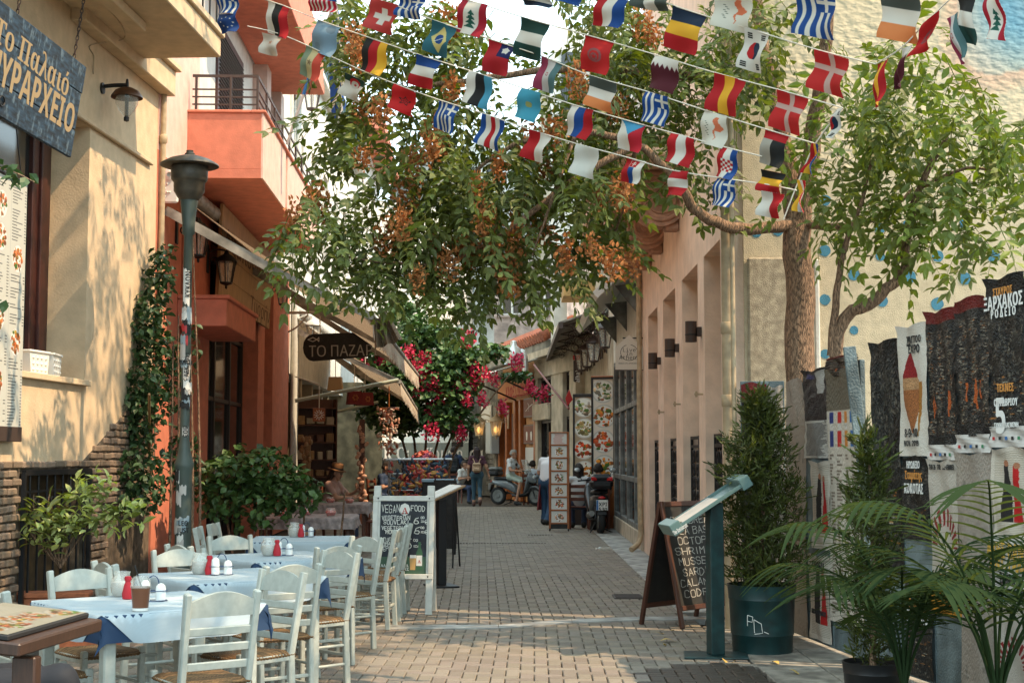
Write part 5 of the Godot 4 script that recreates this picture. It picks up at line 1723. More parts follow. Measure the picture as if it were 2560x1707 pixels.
func bill_image(kind: String, sd: int) -> Image:
	var r2 := RandomNumberGenerator.new(); r2.seed = sd
	var w := 64; var h := 160
	var im := Image.create(w, h, false, Image.FORMAT_RGB8)
	var paper := Color(0.78, 0.74, 0.68)
	match kind:
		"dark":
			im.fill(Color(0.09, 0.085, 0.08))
			for k in 1500:  # pale flecks: highlights on crumpled wrap, painted into the print
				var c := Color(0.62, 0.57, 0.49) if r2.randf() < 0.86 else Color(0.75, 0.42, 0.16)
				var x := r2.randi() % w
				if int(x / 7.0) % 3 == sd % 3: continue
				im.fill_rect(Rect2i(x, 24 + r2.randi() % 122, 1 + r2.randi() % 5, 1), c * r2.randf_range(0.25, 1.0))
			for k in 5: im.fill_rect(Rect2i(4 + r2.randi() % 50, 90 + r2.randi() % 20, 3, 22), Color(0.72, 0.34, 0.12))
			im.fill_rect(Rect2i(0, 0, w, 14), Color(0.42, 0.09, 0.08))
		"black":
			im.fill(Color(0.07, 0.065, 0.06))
			for k in 700: im.fill_rect(Rect2i(r2.randi() % w, 20 + r2.randi() % 136, 1 + r2.randi() % 3, 1 + r2.randi() % 4), Color(0.5, 0.47, 0.41) * r2.randf_range(0.2, 0.8))  # pale streaks: wrinkle glints painted into the sheet colour
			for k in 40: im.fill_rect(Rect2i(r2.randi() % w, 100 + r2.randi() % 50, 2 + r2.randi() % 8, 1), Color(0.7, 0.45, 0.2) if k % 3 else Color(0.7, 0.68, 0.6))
		"list":
			im.fill(paper)
			im.fill_rect(Rect2i(0, 0, w, 26), Color(0.4, 0.37, 0.31))
			for k in 4:
				im.fill_rect(Rect2i(14 * k + 6, 27, 7, 22), [Color(0.15, 0.2, 0.45), Color(0.75, 0.16, 0.13), Color(0.8, 0.5, 0.2), Color(0.2, 0.4, 0.65)][k])
				im.fill_rect(Rect2i(14 * k + 6, 34, 7, 5), Color(0.8, 0.78, 0.74))
				for y in range(54, 156, 2):
					if r2.randf() < 0.85: im.fill_rect(Rect2i(4 + k * 15, y, 4 + r2.randi() % 7, 1), Color(0.42, 0.36, 0.3))
		"text":
			im.fill(Color(0.76, 0.74, 0.7))
			im.fill_rect(Rect2i(0, 0, w, 92), Color(0.1, 0.1, 0.11))
			for k in 30: im.fill_rect(Rect2i(r2.randi() % 56, 8 + r2.randi() % 80, 2, 4 + r2.randi() % 9), Color(0.25, 0.24, 0.23))
			im.fill_rect(Rect2i(8, 6, 22, 9), Color(0.16, 0.2, 0.42)); im.fill_rect(Rect2i(34, 4, 22, 40), Color(0.72, 0.72, 0.7))
			for y in range(97, 156, 2): im.fill_rect(Rect2i(4, y, 40 + r2.randi() % 16, 1), Color(0.2, 0.2, 0.2))
		"pair":
			im.fill(paper)
			for y in range(8, 150, 3): im.fill_rect(Rect2i(5, y, 54, 1), Color(0.62, 0.58, 0.5))
			for y in range(30, 128):
				var u := (y - 30) / 98.0
				im.fill_rect(Rect2i(int(22 - 6 * u), y, int(9 + 11 * u), 1), Color(0.1, 0.09, 0.09))
				im.fill_rect(Rect2i(int(40 - 4 * u), y, int(8 + 10 * u), 1), Color(0.7, 0.05, 0.05))
			for q in [[26, 26], [44, 30]]:
				for y in range(-6, 7):
					for x in range(-5, 6):
						if x * x * 1.4 + y * y < 36: im.set_pixel(q[0] + x, q[1] + y, Color(0.66, 0.44, 0.32))
		"figure":
			im.fill(Color(0.8, 0.78, 0.73))
			for y in range(34, 132):
				var u := (y - 34) / 98.0
				var wd := 16.0 * sin(PI * clampf(u * 1.02, 0.0, 1.0)) + 2.0
				var cc := Color(0.55, 0.06, 0.08) if u < 0.3 else (Color(0.72, 0.55, 0.38) if u < 0.45 else Color(0.62, 0.38, 0.2))
				for x in range(int(26 - wd), int(26 + wd)):
					im.set_pixel(clampi(x + int(6.0 * u), 0, 63), y, cc * r2.randf_range(0.75, 1.1))
			for y in range(70, 136): im.fill_rect(Rect2i(44 - int((y - 70) * 0.05), y, maxi(1, 9 - int((y - 70) * 0.12)), 1), Color(0.62, 0.42, 0.16))
		"arch":
			im.fill(Color(0.72, 0.69, 0.64))
			for y in range(34, 90):
				for x in 64:
					var d := Vector2(x - 32, (y - 88) * 0.75).length()
					if d > 16 and d < 30 and int(atan2(y - 88, x - 32) * 7.0 + 40) % 2 == 0: im.set_pixel(x, y, Color(0.5, 0.1, 0.1))
			im.fill_rect(Rect2i(0, 118, 64, 42), Color(0.76, 0.52, 0.13))
		"grey":
			im.fill(Color(0.6, 0.56, 0.51))
			for k in 60: im.fill_rect(Rect2i(r2.randi() % w, r2.randi() % h, 1 + r2.randi() % 9, 1 + r2.randi() % 12), Color(0.6, 0.56, 0.51) * r2.randf_range(0.8, 1.12))
		"bird":
			im.fill(Color(0.76, 0.74, 0.72))
			for k in 90:
				var a := r2.randf() * 6.0; var rr := r2.randf() * 30.0
				for q in 60: im.set_pixel(clampi(int(32 + cos(a + q * 0.02) * (rr + q % 5)), 0, 63), clampi(int(80 + sin(a + q * 0.02) * rr * 2.0 + q % 7), 0, 159), [Color(0.62, 0.1, 0.09), Color(0.22, 0.28, 0.4), Color(0.66, 0.36, 0.14), Color(0.6, 0.12, 0.12)][k % 4])
	return im

func bill(fence: Node3D, f: Transform3D, s0: float, s1: float, y0: float, y1: float, kind: String, sd: int, off: float, gloss := false) -> MeshInstance3D:
	var key := "bill_%s_%d" % [kind, sd % 3]
	if not mats.has(key):
		var m := picture(key, bill_image(kind, sd % 3 + 1), 0.3 if gloss else 0.75)
		m.normal_enabled = true; m.normal_texture = tex("rough_n"); m.normal_scale = 1.6 if gloss else 0.6
	var b := MB.new()
	var a := minf(s0, s1); var c := maxf(s0, s1)
	var w := sd * 1.7
	b.sheet(func(u, v): return f * V(lerpf(a, c, u), lerpf(y0, y1, v) + (0.012 * sin(u * 7.0 + w) if v > 0.9 and y1 - y0 > 0.3 else 0.0), off + 0.008 * sin(u * 9.0 + v * 7.0 + w) + (0.006 * sin(v * 43.0 + 3.0 * sin(u * 8.0 + w)) if gloss else 0.002 * sin(v * 31.0 + u * 9.0)) + (0.02 * absf(sin(u * 5.0 + w)) if v > 0.94 and y1 - y0 > 0.3 else 0.0)), 10, 16, 0.002)
	return part("bill", b, mats[key], fence)

func poster_fence() -> void:
	var h := thing("poster_fence", "tall board fence covered in torn concert bills at the right edge", "fence")
	var pale := mat("board_pale", Color(0.24, 0.31, 0.32), 0.8, "stain", 1.0, "rough_n", {"nscale": 0.5})
	# boards
	var cuts2 := [-0.082, 0.385, 0.812, 1.198, 1.632, 2.058, 3.4]
	var tops2 := [2.328, 2.401, 2.461, 2.5, 2.58, 2.9]
	for k in 6:
		var b := MB.new()
		b.ext(F2, V(cuts2[k] + 0.004, 0.03, -0.05), V(cuts2[k + 1] - 0.004, tops2[k] - 0.03, -0.012), 0.004)
		part("board", b, pale, h)
	var cuts1 := [0.075, 0.567, 1.153, 1.833]
	var tops1 := [2.126, 2.188, 2.229]
	for k in 3:
		var b := MB.new()
		b.ext(F1, V(cuts1[k] + 0.004, 0.03, -0.05), V(cuts1[k + 1] - 0.004, tops1[k], -0.012), 0.004)
		part("board", b, pale, h)
	var f0 := facing(V(2.08, 0, -12.45), V(-0.25, 0, 1))
	var b0 := MB.new(); b0.ext(f0, V(-0.08, 0.03, -0.05), V(0.3, 2.169, -0.012), 0.004)
	part("board", b0, pale, h)
	# loose pale planks at the gap
	for q in [[2163, 880, 1040, 0.10], [2200, 862, 1030, -0.08]]:
		var b := MB.new()
		var c := V((q[0] - 1280) / 3555.0 * 10.38, 1.2, -10.38)
		b.ext(Transform3D(Basis(Vector3.BACK, q[3]), c), V(-0.04, -1.15, -0.015), V(0.05, 1.12, 0.015), 0.004)
		part("plank", b, pale, h)
	# bills
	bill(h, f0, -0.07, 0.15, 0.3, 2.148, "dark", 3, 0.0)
	bill(h, f0, 0.155, 0.29, 0.04, 2.12, "grey", 1, 0.004)
	bill(h, F1, cuts1[0], cuts1[1], 0.04, tops1[0] + 0.03, "grey", 2, 0.002)
	bill(h, F1, cuts1[1], cuts1[2], 1.5, tops1[1] + 0.02, "text", 1, 0.002, true)
	bill(h, F1, cuts1[2], cuts1[3], 0.25, tops1[2] - 0.05, "list", 1, 0.006)
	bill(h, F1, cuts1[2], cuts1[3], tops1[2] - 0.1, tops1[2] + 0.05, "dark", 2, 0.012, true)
	bill(h, F1, 0.729, 1.171, 0.779, 1.468, "pair", 1, 0.004)
	var an := bill(h, F1, 0.669, 1.153, 0.06, 0.728, "pair", 1, 0.014)
	lettering("ΑΝΘΕΙΑ", 0.075, mats["text_dark"], an, F1 * put(V((0.669 + 1.153) * 0.5, 0.643, 0.026)), "Droid Sans", 700, 0.8)
	lettering("ΚΗΠΟΘΕΑΤΡΟ ΠΑΠΑΓΟΥ", 0.04, mats["text_dark"], an, F1 * put(V((0.669 + 1.153) * 0.5, 0.28, 0.026)), "Droid Sans", 700, 0.55)
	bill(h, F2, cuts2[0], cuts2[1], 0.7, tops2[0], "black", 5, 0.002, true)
	var tt := bill(h, F2, cuts2[1], cuts2[2], 1.518, tops2[1], "figure", 1, 0.006)
	var tm: float = (cuts2[1] + cuts2[2]) * 0.5
	var tx := [["4", 0.09, 855, -0.03], ["TATTOO", 0.05, 848, 0.05], ["EXPO", 0.06, 872, 0.05], ["8-9-10", 0.06, 1082, -0.02], ["NOV. 2019", 0.04, 1108, -0.02]]
	for q in tx:
		var yy := 1.53 + tan(deg_to_rad(4.535) - atan((q[2] - 853.5) / 3555.0)) * 9.55
		lettering(q[0], q[1], mats["text_dark"], tt, F2 * put(V(tm + q[3], yy, 0.02)), "Droid Sans", 700, 0.85)
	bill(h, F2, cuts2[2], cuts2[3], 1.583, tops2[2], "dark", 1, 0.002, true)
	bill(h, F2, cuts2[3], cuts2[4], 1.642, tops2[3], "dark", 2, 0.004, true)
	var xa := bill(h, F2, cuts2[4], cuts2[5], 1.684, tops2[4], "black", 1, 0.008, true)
	var xm: float = (cuts2[4] + cuts2[5]) * 0.5
	for q in [["ΣΤΑΥΡΟΣ", 0.05, 726, "o"], ["ΞΑΡΧΑΚΟΣ", 0.085, 752, "w"], ["Ρ Ο Δ Ε Ι Ο", 0.055, 780, "w"], ["5", 0.22, 1040, "w"], ["ΟΚΤΩΒΡΙΟΥ", 0.045, 1005, "w"], ["ΤΕΧΝΕΣ", 0.05, 968, "o"], ["ΣΥΝΝΕΦΙΑΣΜΕΝΗ", 0.03, 1062, "w"]]:
		var yy := 1.53 + tan(deg_to_rad(4.535) - atan((q[2] - 853.5) / 3555.0)) * 8.35
		lettering(q[0], q[1], mats["text_white"] if q[3] == "w" else mat("text_orange", Color(0.6, 0.26, 0.06), 0.8), xa, F2 * put(V(xm - (0.06 if q[0] == "5" else 0.0), yy, 0.022)), "Droid Sans", 700, 0.8)
	# white sponsor strip, then the lower row
	for k in 3:
		var s := bill(h, F2, cuts2[2 + k], cuts2[3 + k], [1.493, 1.539, 1.571][k], [1.591, 1.652, 1.694][k], "grey", 0, 0.012)
		s.material_override = mat("paper_white", Color(0.52, 0.49, 0.45), 0.8)
		for j in 5:
			var lg := MB.new()
			var lx := lerpf(cuts2[2 + k], cuts2[3 + k], 0.12 + 0.17 * j)
			var ly: float = [1.518, 1.568, 1.614][k]
			lg.ext(F2, V(lx, ly, 0.022), V(lx + 0.025, ly + 0.02, 0.024))
			part("logo", lg, [mats["sign_red"], mats["text_dark"], mat("logo_blue", Color(0.05, 0.16, 0.4), 0.7), mats["text_dark"], mat("logo_green", Color(0.05, 0.22, 0.1), 0.7)][j], s)
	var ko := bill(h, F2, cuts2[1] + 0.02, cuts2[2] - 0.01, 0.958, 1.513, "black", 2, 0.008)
	for q in [["ΗΡΩΔΕΙΟ", 0.05, 1162, "w"], ["Σταμάτης", 0.06, 1188, "o"], ["ΚΟΚΟΤΑΣ", 0.07, 1222, "w"]]:
		var yy := 1.53 + tan(deg_to_rad(4.535) - atan((q[2] - 853.5) / 3555.0)) * 9.55
		lettering(q[0], q[1], mats["text_white"] if q[3] == "w" else mats["text_orange"], ko, F2 * put(V(tm, yy, 0.02)), "Droid Sans", 700, 0.68)
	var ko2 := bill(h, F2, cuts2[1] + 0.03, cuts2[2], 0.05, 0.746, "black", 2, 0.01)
	lettering("ΚΟΚΟΤΑΣ", 0.08, mats["text_white"], ko2, F2 * put(V(tm + 0.03, 0.447, 0.024)), "Droid Sans", 700, 0.68)
	lettering("Σταμάτης", 0.06, mats["text_orange"], ko2, F2 * put(V(tm + 0.03, 0.534, 0.024)), "Droid Sans", 700, 0.68)
	var ar := bill(h, F2, cuts2[2], cuts2[3], 0.5, 1.488, "arch", 1, 0.006)
	lettering("THU 26   ΤΗΣ   SEPTEMBER", 0.035, mats["text_dark"], ar, F2 * put(V((cuts2[2] + cuts2[3]) * 0.5, 1.447, 0.02)), "Droid Sans", 700, 0.6)
	bill(h, F2, cuts2[3], cuts2[4], 0.04, 1.534, "grey", 1, 0.005)
	bill(h, F2, cuts2[4], cuts2[5], 1.026, 1.566, "pair", 2, 0.006)
	var ye := bill(h, F2, cuts2[4], cuts2[5], 0.745, 1.038, "grey", 2, 0.01)
	ye.material_override = mats["paper_white"]
	lettering("ΑΚΗΣ ΠΑΝΟΥ", 0.09, mat("text_yellow", Color(0.62, 0.36, 0.05), 0.8), ye, F2 * put(V(xm, 0.965, 0.022)), "Droid Sans", 700, 0.7)
	lettering("ΑΝΤ. ΓΑΛΗΣ", 0.09, mats["text_yellow"], ye, F2 * put(V(xm, 0.89, 0.022)), "Droid Sans", 700, 0.7)
	lettering("ΣΑΒΒΑΤΟ", 0.06, mats["text_dark"], ye, F2 * put(V(xm, 0.801, 0.022)), "Droid Sans", 700, 0.7)
	bill(h, F2, cuts2[4], cuts2[5], 0.0, 0.675, "arch", 2, 0.012)

# ---------------------------------------------------------------- lamp post
func lamp_post() -> void:
	var o := thing("lamp_post", "green iron street lamp post plastered with torn stickers", "lamp post", put(V(-3.196, 0.893, -13.9) * V(1, 0, 1)))
	var b := MB.new()
	b.lathe(HERE, [Vector2(0.1, 0), Vector2(0.1, 0.12), Vector2(0.08, 0.16), Vector2(0.078, 1.36), Vector2(0.09, 1.4), Vector2(0.095, 1.44), Vector2(0.075, 1.49), Vector2(0.06, 1.56), Vector2(0.048, 1.66)], 18)
	part("base", b, mats["post_green"], o)
	b = MB.new()
	b.lathe(HERE, [Vector2(0.048, 1.66), Vector2(0.043, 3.68), Vector2(0.062, 3.7), Vector2(0.062, 3.8), Vector2(0.088, 4.04)], 16)
	part("post", b, mats["post_green"], o)
	b = MB.new()
	b.lathe(HERE, [Vector2(0.09, 4.03), Vector2(0.115, 4.06), Vector2(0.15, 4.12), Vector2(0.152, 4.21), Vector2(0.165, 4.22), Vector2(0.178, 4.24), Vector2(0.182, 4.36), Vector2(0.17, 4.37)], 24)
	part("lamp_housing", b, mats["lamp_cap"], o)
	b = MB.new()
	b.lathe(HERE, [Vector2(0.15, 4.372), Vector2(0.27, 4.368), Vector2(0.288, 4.375), Vector2(0.285, 4.39), Vector2(0.2, 4.44), Vector2(0.09, 4.475), Vector2(0.05, 4.48), Vector2(0.05, 4.5), Vector2(0.035, 4.51), Vector2(0.035, 4.53), Vector2(0.0, 4.535)], 28)
	part("lamp_cap", b, mats["lamp_cap"], o)
	# torn stickers wrapped round the post
	var r2 := RandomNumberGenerator.new(); r2.seed = 12
	for k in 34:
		var y := lerpf(0.45, 2.85, pow(r2.randf(), 0.8))
		if k == 0: y = 3.02
		var rr := (0.08 if y < 1.38 else 0.049) + 0.001 + 0.0004 * k
		if y > 1.3 and y < 1.7: continue
		var hh := r2.randf_range(0.05, 0.15) if k > 0 else 0.34
		var ca := r2.randf_range(-0.9, 0.9) + PI / 2
		if k == 0: ca = PI / 2
		var half := r2.randf_range(0.35, 0.9) if k > 0 else 0.7
		var st := MB.new()
		var ys := y
		var sk := r2.randf_range(-0.05, 0.05)
		st.sheet(func(u, v): return V(-cos(ca + lerpf(-half, half, u)) * rr, ys + hh * v + sk * u + 0.012 * sin(u * 13.0 + v * 9.0), sin(ca + lerpf(-half, half, u)) * rr), 7, 4)
		var sp := part("sticker", st, [mats["paper_white"], mats["white_plain"], mats["text_dark"], mat("sticker_blue", Color(0.3, 0.38, 0.42), 0.7), mats["paper_white"], mats["sign_red"]][k % 6 if k % 6 < 5 or k % 12 == 5 else 0] if k > 0 else mats["white_plain"], o)
		if k % 3 == 0 and k < 24:
			var txt: String = ["ΚΥΚΛΩΝ", "FAT", "TEKLOST", "JUST", "COU", "LEO", "ΑΕΚ", "MAIL"][(k / 3) % 8]
			lettering(txt, 0.05 if k else 0.06, mats["text_dark"] if k % 6 != 2 else mats["text_white"], sp, Transform3D(Basis(Vector3.BACK, PI / 2 if k % 2 == 0 else 0.0), V(0.02, y + hh * 0.5, rr + 0.001)), "Droid Sans", 700, 0.8)

# ---------------------------------------------------------------- awnings
func awnings() -> void:
	var im := Image.create(256, 2, false, Image.FORMAT_RGB8)
	for x in 256:
		var k := x % 16
		var c := Color(0.74, 0.66, 0.55)
		if k < 5: c = Color(0.17, 0.085, 0.07)
		elif k == 7 or k == 13: c = Color(0.42, 0.3, 0.23)
		im.set_pixel(x, 0, c); im.set_pixel(x, 1, c)
	var sm := picture("awning_stripe", im, 0.85, 0.9)
	sm.texture_repeat = true
	sm.uv1_scale = V(3.0, 1, 1)
	var fm := mat("awning_bar", Color(0.5, 0.46, 0.39), 0.55, "stain", 1.0)
	var q := [[V(-4.225, 4.809, -16.9), V(-4.605, 5.086, -29.2), V(-1.696, 3.185, -17.0), V(-1.936, 3.138, -29.0)], [V(-4.72, 4.55, -29.6), V(-4.95, 4.6, -37.5), V(-2.334, 3.028, -29.4), V(-2.276, 2.333, -37.0)]]
	var says := ["long maroon and beige striped awning with fringe on the coral house", "second beige striped awning with fringe over the bazaar"]
	for k in 2:
		var e: Array = q[k]
		var o := thing("striped_awning", says[k], "awning", HERE, "striped awnings")
		var a: Vector3 = e[0]; var b2: Vector3 = e[1]; var c: Vector3 = e[2]; var d: Vector3 = e[3]
		var m := MB.new()
		m.sheet(func(u, v): return c.lerp(d, u).lerp(a.lerp(b2, u), v) + V(0, -0.1 * sin(PI * v), 0), 24, 8)
		part("awning_cloth", m, sm, o)
		m = MB.new()
		m.rod(c, d, 0.045, 8)
		m.rod(a + V(0.08, 0.05, 0), b2 + V(0.08, 0.05, 0), 0.11, 10)
		part("roller", m, fm, o)
		for t in 3:
			m = MB.new()
			var u := [0.004, 0.5, 0.996][t] as float
			var w0 := a.lerp(b2, u) + V(0.05, -0.35, 0); var w1 := c.lerp(d, u)
			var md := w0.lerp(w1, 0.55) + V(0, -0.05, 0)
			m.bar(w0, md, 0.05, 0.11); m.bar(md, w1, 0.05, 0.09)
			part("folding_arm", m, fm, o)
		m = MB.new()
		var n := int((d - c).length() / 0.035)
		for i in n:
			var p := c.lerp(d, (i + 0.5) / n)
			var l := 0.24 + 0.05 * sin(i * 0.9) * sin(i * 0.21)
			m.tint = Color(0.75, 0.7, 0.6) if i % 3 else Color(0.42, 0.3, 0.26)
			m.bar(p + V(0.02, -0.03, 0), p + V(0.03 + 0.01 * sin(i), -0.03 - l, 0), 0.003, 0.034, Vector3.BACK)
		part("fringe", m, mat("fringe", Color(0.85, 0.8, 0.72), 0.9, "", 1.0, "", {"vc": true}), o)
		if k == 0:
			m = MB.new()
			m.sheet(func(u, v): return c + V(0.02 + 0.34 * u * (0.4 + 0.6 * v), -0.02 - 0.36 * v + 0.12 * u, -0.3 + 0.1 * sin(u * 16.0)), 30, 4, 0.003)
			part("loose_valance", m, sm, o)
			m = MB.new()
			m.ext(put(a), V(-0.02, -0.28, 0.02), V(0.22, 0.16, 0.06), 0.03)
			for i in 7: m.ball(put(a + V(0.03 + 0.03 * (i % 4), -0.2 + 0.05 * (i / 2), 0.065)), Vector3.ONE * 0.014, 6, 4)
			m.lathe(Transform3D(Basis(Vector3.RIGHT, PI / 2), a + V(0.12, 0.06, 0.06)), [Vector2(0.05, 0), Vector2(0.07, 0.02), Vector2(0.03, 0.03)], 12)
			part("end_bracket", m, mats["white_plain"], o)

# ---------------------------------------------------------------- the bazaar past the coral house
func bazaar() -> void:
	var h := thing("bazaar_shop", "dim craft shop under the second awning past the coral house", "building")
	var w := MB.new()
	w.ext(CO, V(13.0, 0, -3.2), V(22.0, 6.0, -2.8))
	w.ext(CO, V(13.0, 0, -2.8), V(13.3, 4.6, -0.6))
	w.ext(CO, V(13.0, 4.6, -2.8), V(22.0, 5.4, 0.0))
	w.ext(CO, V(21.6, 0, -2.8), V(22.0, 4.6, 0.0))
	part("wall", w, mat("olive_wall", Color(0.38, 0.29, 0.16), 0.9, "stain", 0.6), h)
	for s in [15.2, 17.6, 20.0]:
		var p := MB.new()
		p.ext(CO, V(s, 0, -0.25), V(s + 0.24, 4.6, 0.0), 0.01)
		part("post", p, mats["cream_far"], h)
	for s in [16.0, 18.4]:
		var p := MB.new()
		p.ext(CO, V(s, 0.9, -1.2), V(s + 1.0, 2.3, -1.15), 0.01)
		part("shop_pane", p, mats["glass_dark"], h)
	var pw := MB.new()
	pw.ext(CO, V(17.9, 0, -0.3), V(19.9, 4.6, -0.26))
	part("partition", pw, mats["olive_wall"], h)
	var sw := MB.new(); sw.ext(HERE, V(-5.6, 0, -41.2), V(-3.75, 3.6, -41.0))  # wall added to cover the sunlit house behind and darken this gap
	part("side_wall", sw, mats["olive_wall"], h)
	for k in 2:
		var p := MB.new()
		p.rod(CO * V(13.02 + k * 0.35, 0, 0.1), CO * V(13.02 + k * 0.35, 6.4, 0.1), 0.07 - 0.02 * k, 8)
		part("drainpipe", p, mats["white_paint"], h)
	# brown shelves with wares
	var sh := thing("craft_shelf", "tall brown wooden shelf full of small wares inside the bazaar", "shelf", facing(V(-4.372, 1.534, -31.5) * V(1, 0, 1), V(0.35, 0, 1)))
	for k in 7:
		var p := MB.new(); p.ext(HERE, V(-0.45, 0.25 + k * 0.38, -0.2), V(0.45, 0.28 + k * 0.38, 0.15), 0.004)
		part("shelf_board", p, mats["brown_wood"], sh)
	for e in [-0.47, 0.45]:
		var p := MB.new(); p.ext(HERE, V(e, 0, -0.2), V(e + 0.03, 2.75, 0.16), 0.004)
		part("side_panel", p, mats["brown_wood"], sh)
	var bk := MB.new(); bk.ext(HERE, V(-0.45, 0, -0.23), V(0.45, 2.75, -0.205))
	part("back_panel", bk, mats["brown_wood"], sh)
	var box := MB.new(); box.box(HERE, V(0.16, 0.16, 0.14), 0.012)
	var bm := box.mesh()
	for k in 24:
		var tr := sh.transform * Transform3D(Basis.from_scale(V(rng.randf_range(0.7, 1.2), rng.randf_range(0.6, 1.5), 1)), V(-0.33 + (k % 4) * 0.22, 0.36 + int(k / 4.0) * 0.38, 0.04))
		var c := rng.randi() % 4
		var o := shown(numbered("trinket_box"), bm, [mats["pine"], mats["brown_wood"], mats["ochre_wood"], mats["cream_far"]][c], self, tr)
		tag(o, ["pine coloured", "dark brown", "ochre", "cream"][c] + " trinket box on the tall brown bazaar shelf", "box", "trinket boxes on the bazaar shelf")
	# hanging sign shaped like a surfboard
	var sg := thing("bazaar_sign", "black rounded hanging sign with white outlined Greek capitals", "sign", Transform3D(Basis(Vector3.BACK, 0.02), V(-3.436, 3.651, -28.2)))
	var poly := PackedVector2Array()
	for i in 9: poly.append(Vector2(-0.52 - 0.2 * sin(PI * i / 8.0), 0.27 * cos(PI * i / 8.0)))
	for i in 7: poly.append(Vector2(0.5 + 0.16 * sin(PI * i / 6.0), -0.25 * cos(PI * i / 6.0) + 0.04))
	w = MB.new(); w.prism(HERE, poly, 0.05)
	part("panel", w, mats["slate"], sg)
	lettering("ΤΟ ΠΑΖΑΡΙ", 0.22, mats["chalk_faint"], sg, put(V(0.08, -0.08, 0.051)), "Droid Sans", 400, 0.95)
	var fish := MB.new()
	fish.stroke(put(V(0, 0, 0.053)), V2([-0.62, 0.16, -0.52, 0.2, -0.44, 0.16, -0.4, 0.2, -0.4, 0.12, -0.44, 0.16, -0.52, 0.12, -0.62, 0.16]), 0.012)
	part("drawing", fish, mats["chalk"], sg)
	w = MB.new()
	for e in [-0.38, 0.2]: w.rod(V(e, 0.27, 0.02), V(e, 0.62, 0.02), 0.012, 5)
	part("rope", w, mats["cord"], sg)
	var br := thing("sign_bracket", "rusty white iron bracket holding the black bazaar sign", "bracket")
	w = MB.new(); w.rod(V(-4.527, 4.359, -28.4), V(-2.989, 4.355, -28.2), 0.03, 6); w.tube(curve([V(-4.49, 3.972, -28.4), V(-4.276, 4.084, -28.3), V(-4.079, 4.316, -28.3)], 5), PackedFloat32Array([0.02]), 5)
	part("arm", w, mats["white_paint"], br)
	lantern("wall_lantern", "white framed lantern on the pale pipes left of the bazaar sign", CO * put(V(13.1, 4.271, 0.15)), mats["white_paint"], 1.7)
	# awning poles
	var po := thing("awning_pole", "pale green pole slanting across the bazaar front to the awning", "pole")
	w = MB.new(); w.rod(V(-4.429, 2.615, -29.0), V(-2.335, 3.05, -29.2), 0.04, 8)
	part("pole", w, mat("pole_green", Color(0.42, 0.46, 0.36), 0.6), po)
	var po2 := thing("awning_pole", "thinner green pole lower down inside the bazaar front", "pole")
	w = MB.new(); w.rod(V(-4.451, 2.413, -33.0), V(-3.109, 2.737, -33.0), 0.035, 8)
	part("pole", w, mats["pole_green"], po2)
	# hanging lamps, clock, shells
	var at := [V(-3.795, 3.032, -30.5), V(-3.5, 2.771, -31.5), V(-3.364, 2.783, -32.5)]
	for k in 3:
		var o := thing("paper_lamp", ["beige square paper lamp hung below the bazaar sign", "dark red paper lamp with flower print, nearer of two", "dark red paper lamp deeper under the second awning"][k], "lamp", Transform3D(Basis(UP, 0.3 * k), at[k]), "paper lamps in the bazaar")
		w = MB.new(); w.prism(Transform3D(Basis(Vector3.RIGHT, 0.0), V(0, 0, -0.14)), V2([-0.16, -0.14, 0.16, -0.14, 0.13, 0.15, -0.13, 0.15]), 0.28)
		part("lamp_shade", w, mat("shade_beige", Color(0.45, 0.3, 0.15), 0.8) if k == 0 else mat("shade_red", Color(0.16, 0.012, 0.012), 0.8), o)
		w = MB.new(); w.rod(V(0, 0.15, 0), V(0, 1.2, 0), 0.008, 4)
		part("cord", w, mats["cord"], o)
		if k > 0:
			w = MB.new()
			for j in 6: w.ball(put(V(cos(j * TAU / 6) * 0.05, sin(j * TAU / 6) * 0.05, 0.142)), V(0.025, 0.025, 0.004), 6, 4)
			part("flower", w, mats["orange_wood"], o)
	var ck := thing("square_clock", "square orange wooden clock hanging on a cord in the bazaar", "clock", facing(V(-3.936, 2.33, -29.0), V(0.15, 0, 1)))
	w = MB.new(); w.box(HERE, V(0.25, 0.27, 0.09), 0.008)
	part("case", w, mats["orange_wood"], ck)
	w = MB.new()
	for j in 12: w.stroke(put(V(0, 0, 0.047)), V2([cos(j * TAU / 12) * 0.045, sin(j * TAU / 12) * 0.045, cos(j * TAU / 12) * 0.1, sin(j * TAU / 12) * 0.10]), 0.014)
	w.stroke(put(V(0, 0, 0.049)), V2([0, 0, -0.06, -0.02]), 0.01); w.stroke(put(V(0, 0, 0.049)), V2([0, 0, 0.05, 0.05]), 0.01)
	part("clock_face", w, mats["chalk"], ck)
	w = MB.new(); w.rod(V(0, 0.13, 0), V(0, 0.62, 0), 0.012, 5); w.rod(V(0, 0.62, 0), V(-0.5, 0.78, 0), 0.012, 5)
	part("hanger", w, mats["cord"], ck)
	var ch := thing("shell_chime", "big bunch of shell and feather wind chimes hung from the pole", "wind chime", put(V(-2.537, 2.478, -29.3)))
	w = MB.new(); w.rod(V(0, 0.45, 0), V(0, 0.02, 0), 0.012, 4); w.lathe(HERE, [Vector2(0.2, -0.01), Vector2(0.21, 0.0), Vector2(0.2, 0.01)], 14)
	part("hoop", w, mats["orange_wood"], ch)
	var sm := [MB.new(), MB.new(), MB.new()]
	for j in 150:
		var a := rng.randf() * TAU; var rr := rng.randf_range(0.04, 0.24)
		var y := -rng.randf() * 1.0 * (1.0 - rr * 0.6)
		sm[j % 3].ball(Transform3D(Basis(V(rng.randf() - 0.5, rng.randf() - 0.5, rng.randf() - 0.5).normalized(), rng.randf() * 3.0), V(cos(a) * rr, y, sin(a) * rr)), V(0.028, 0.05, 0.012), 6, 4)
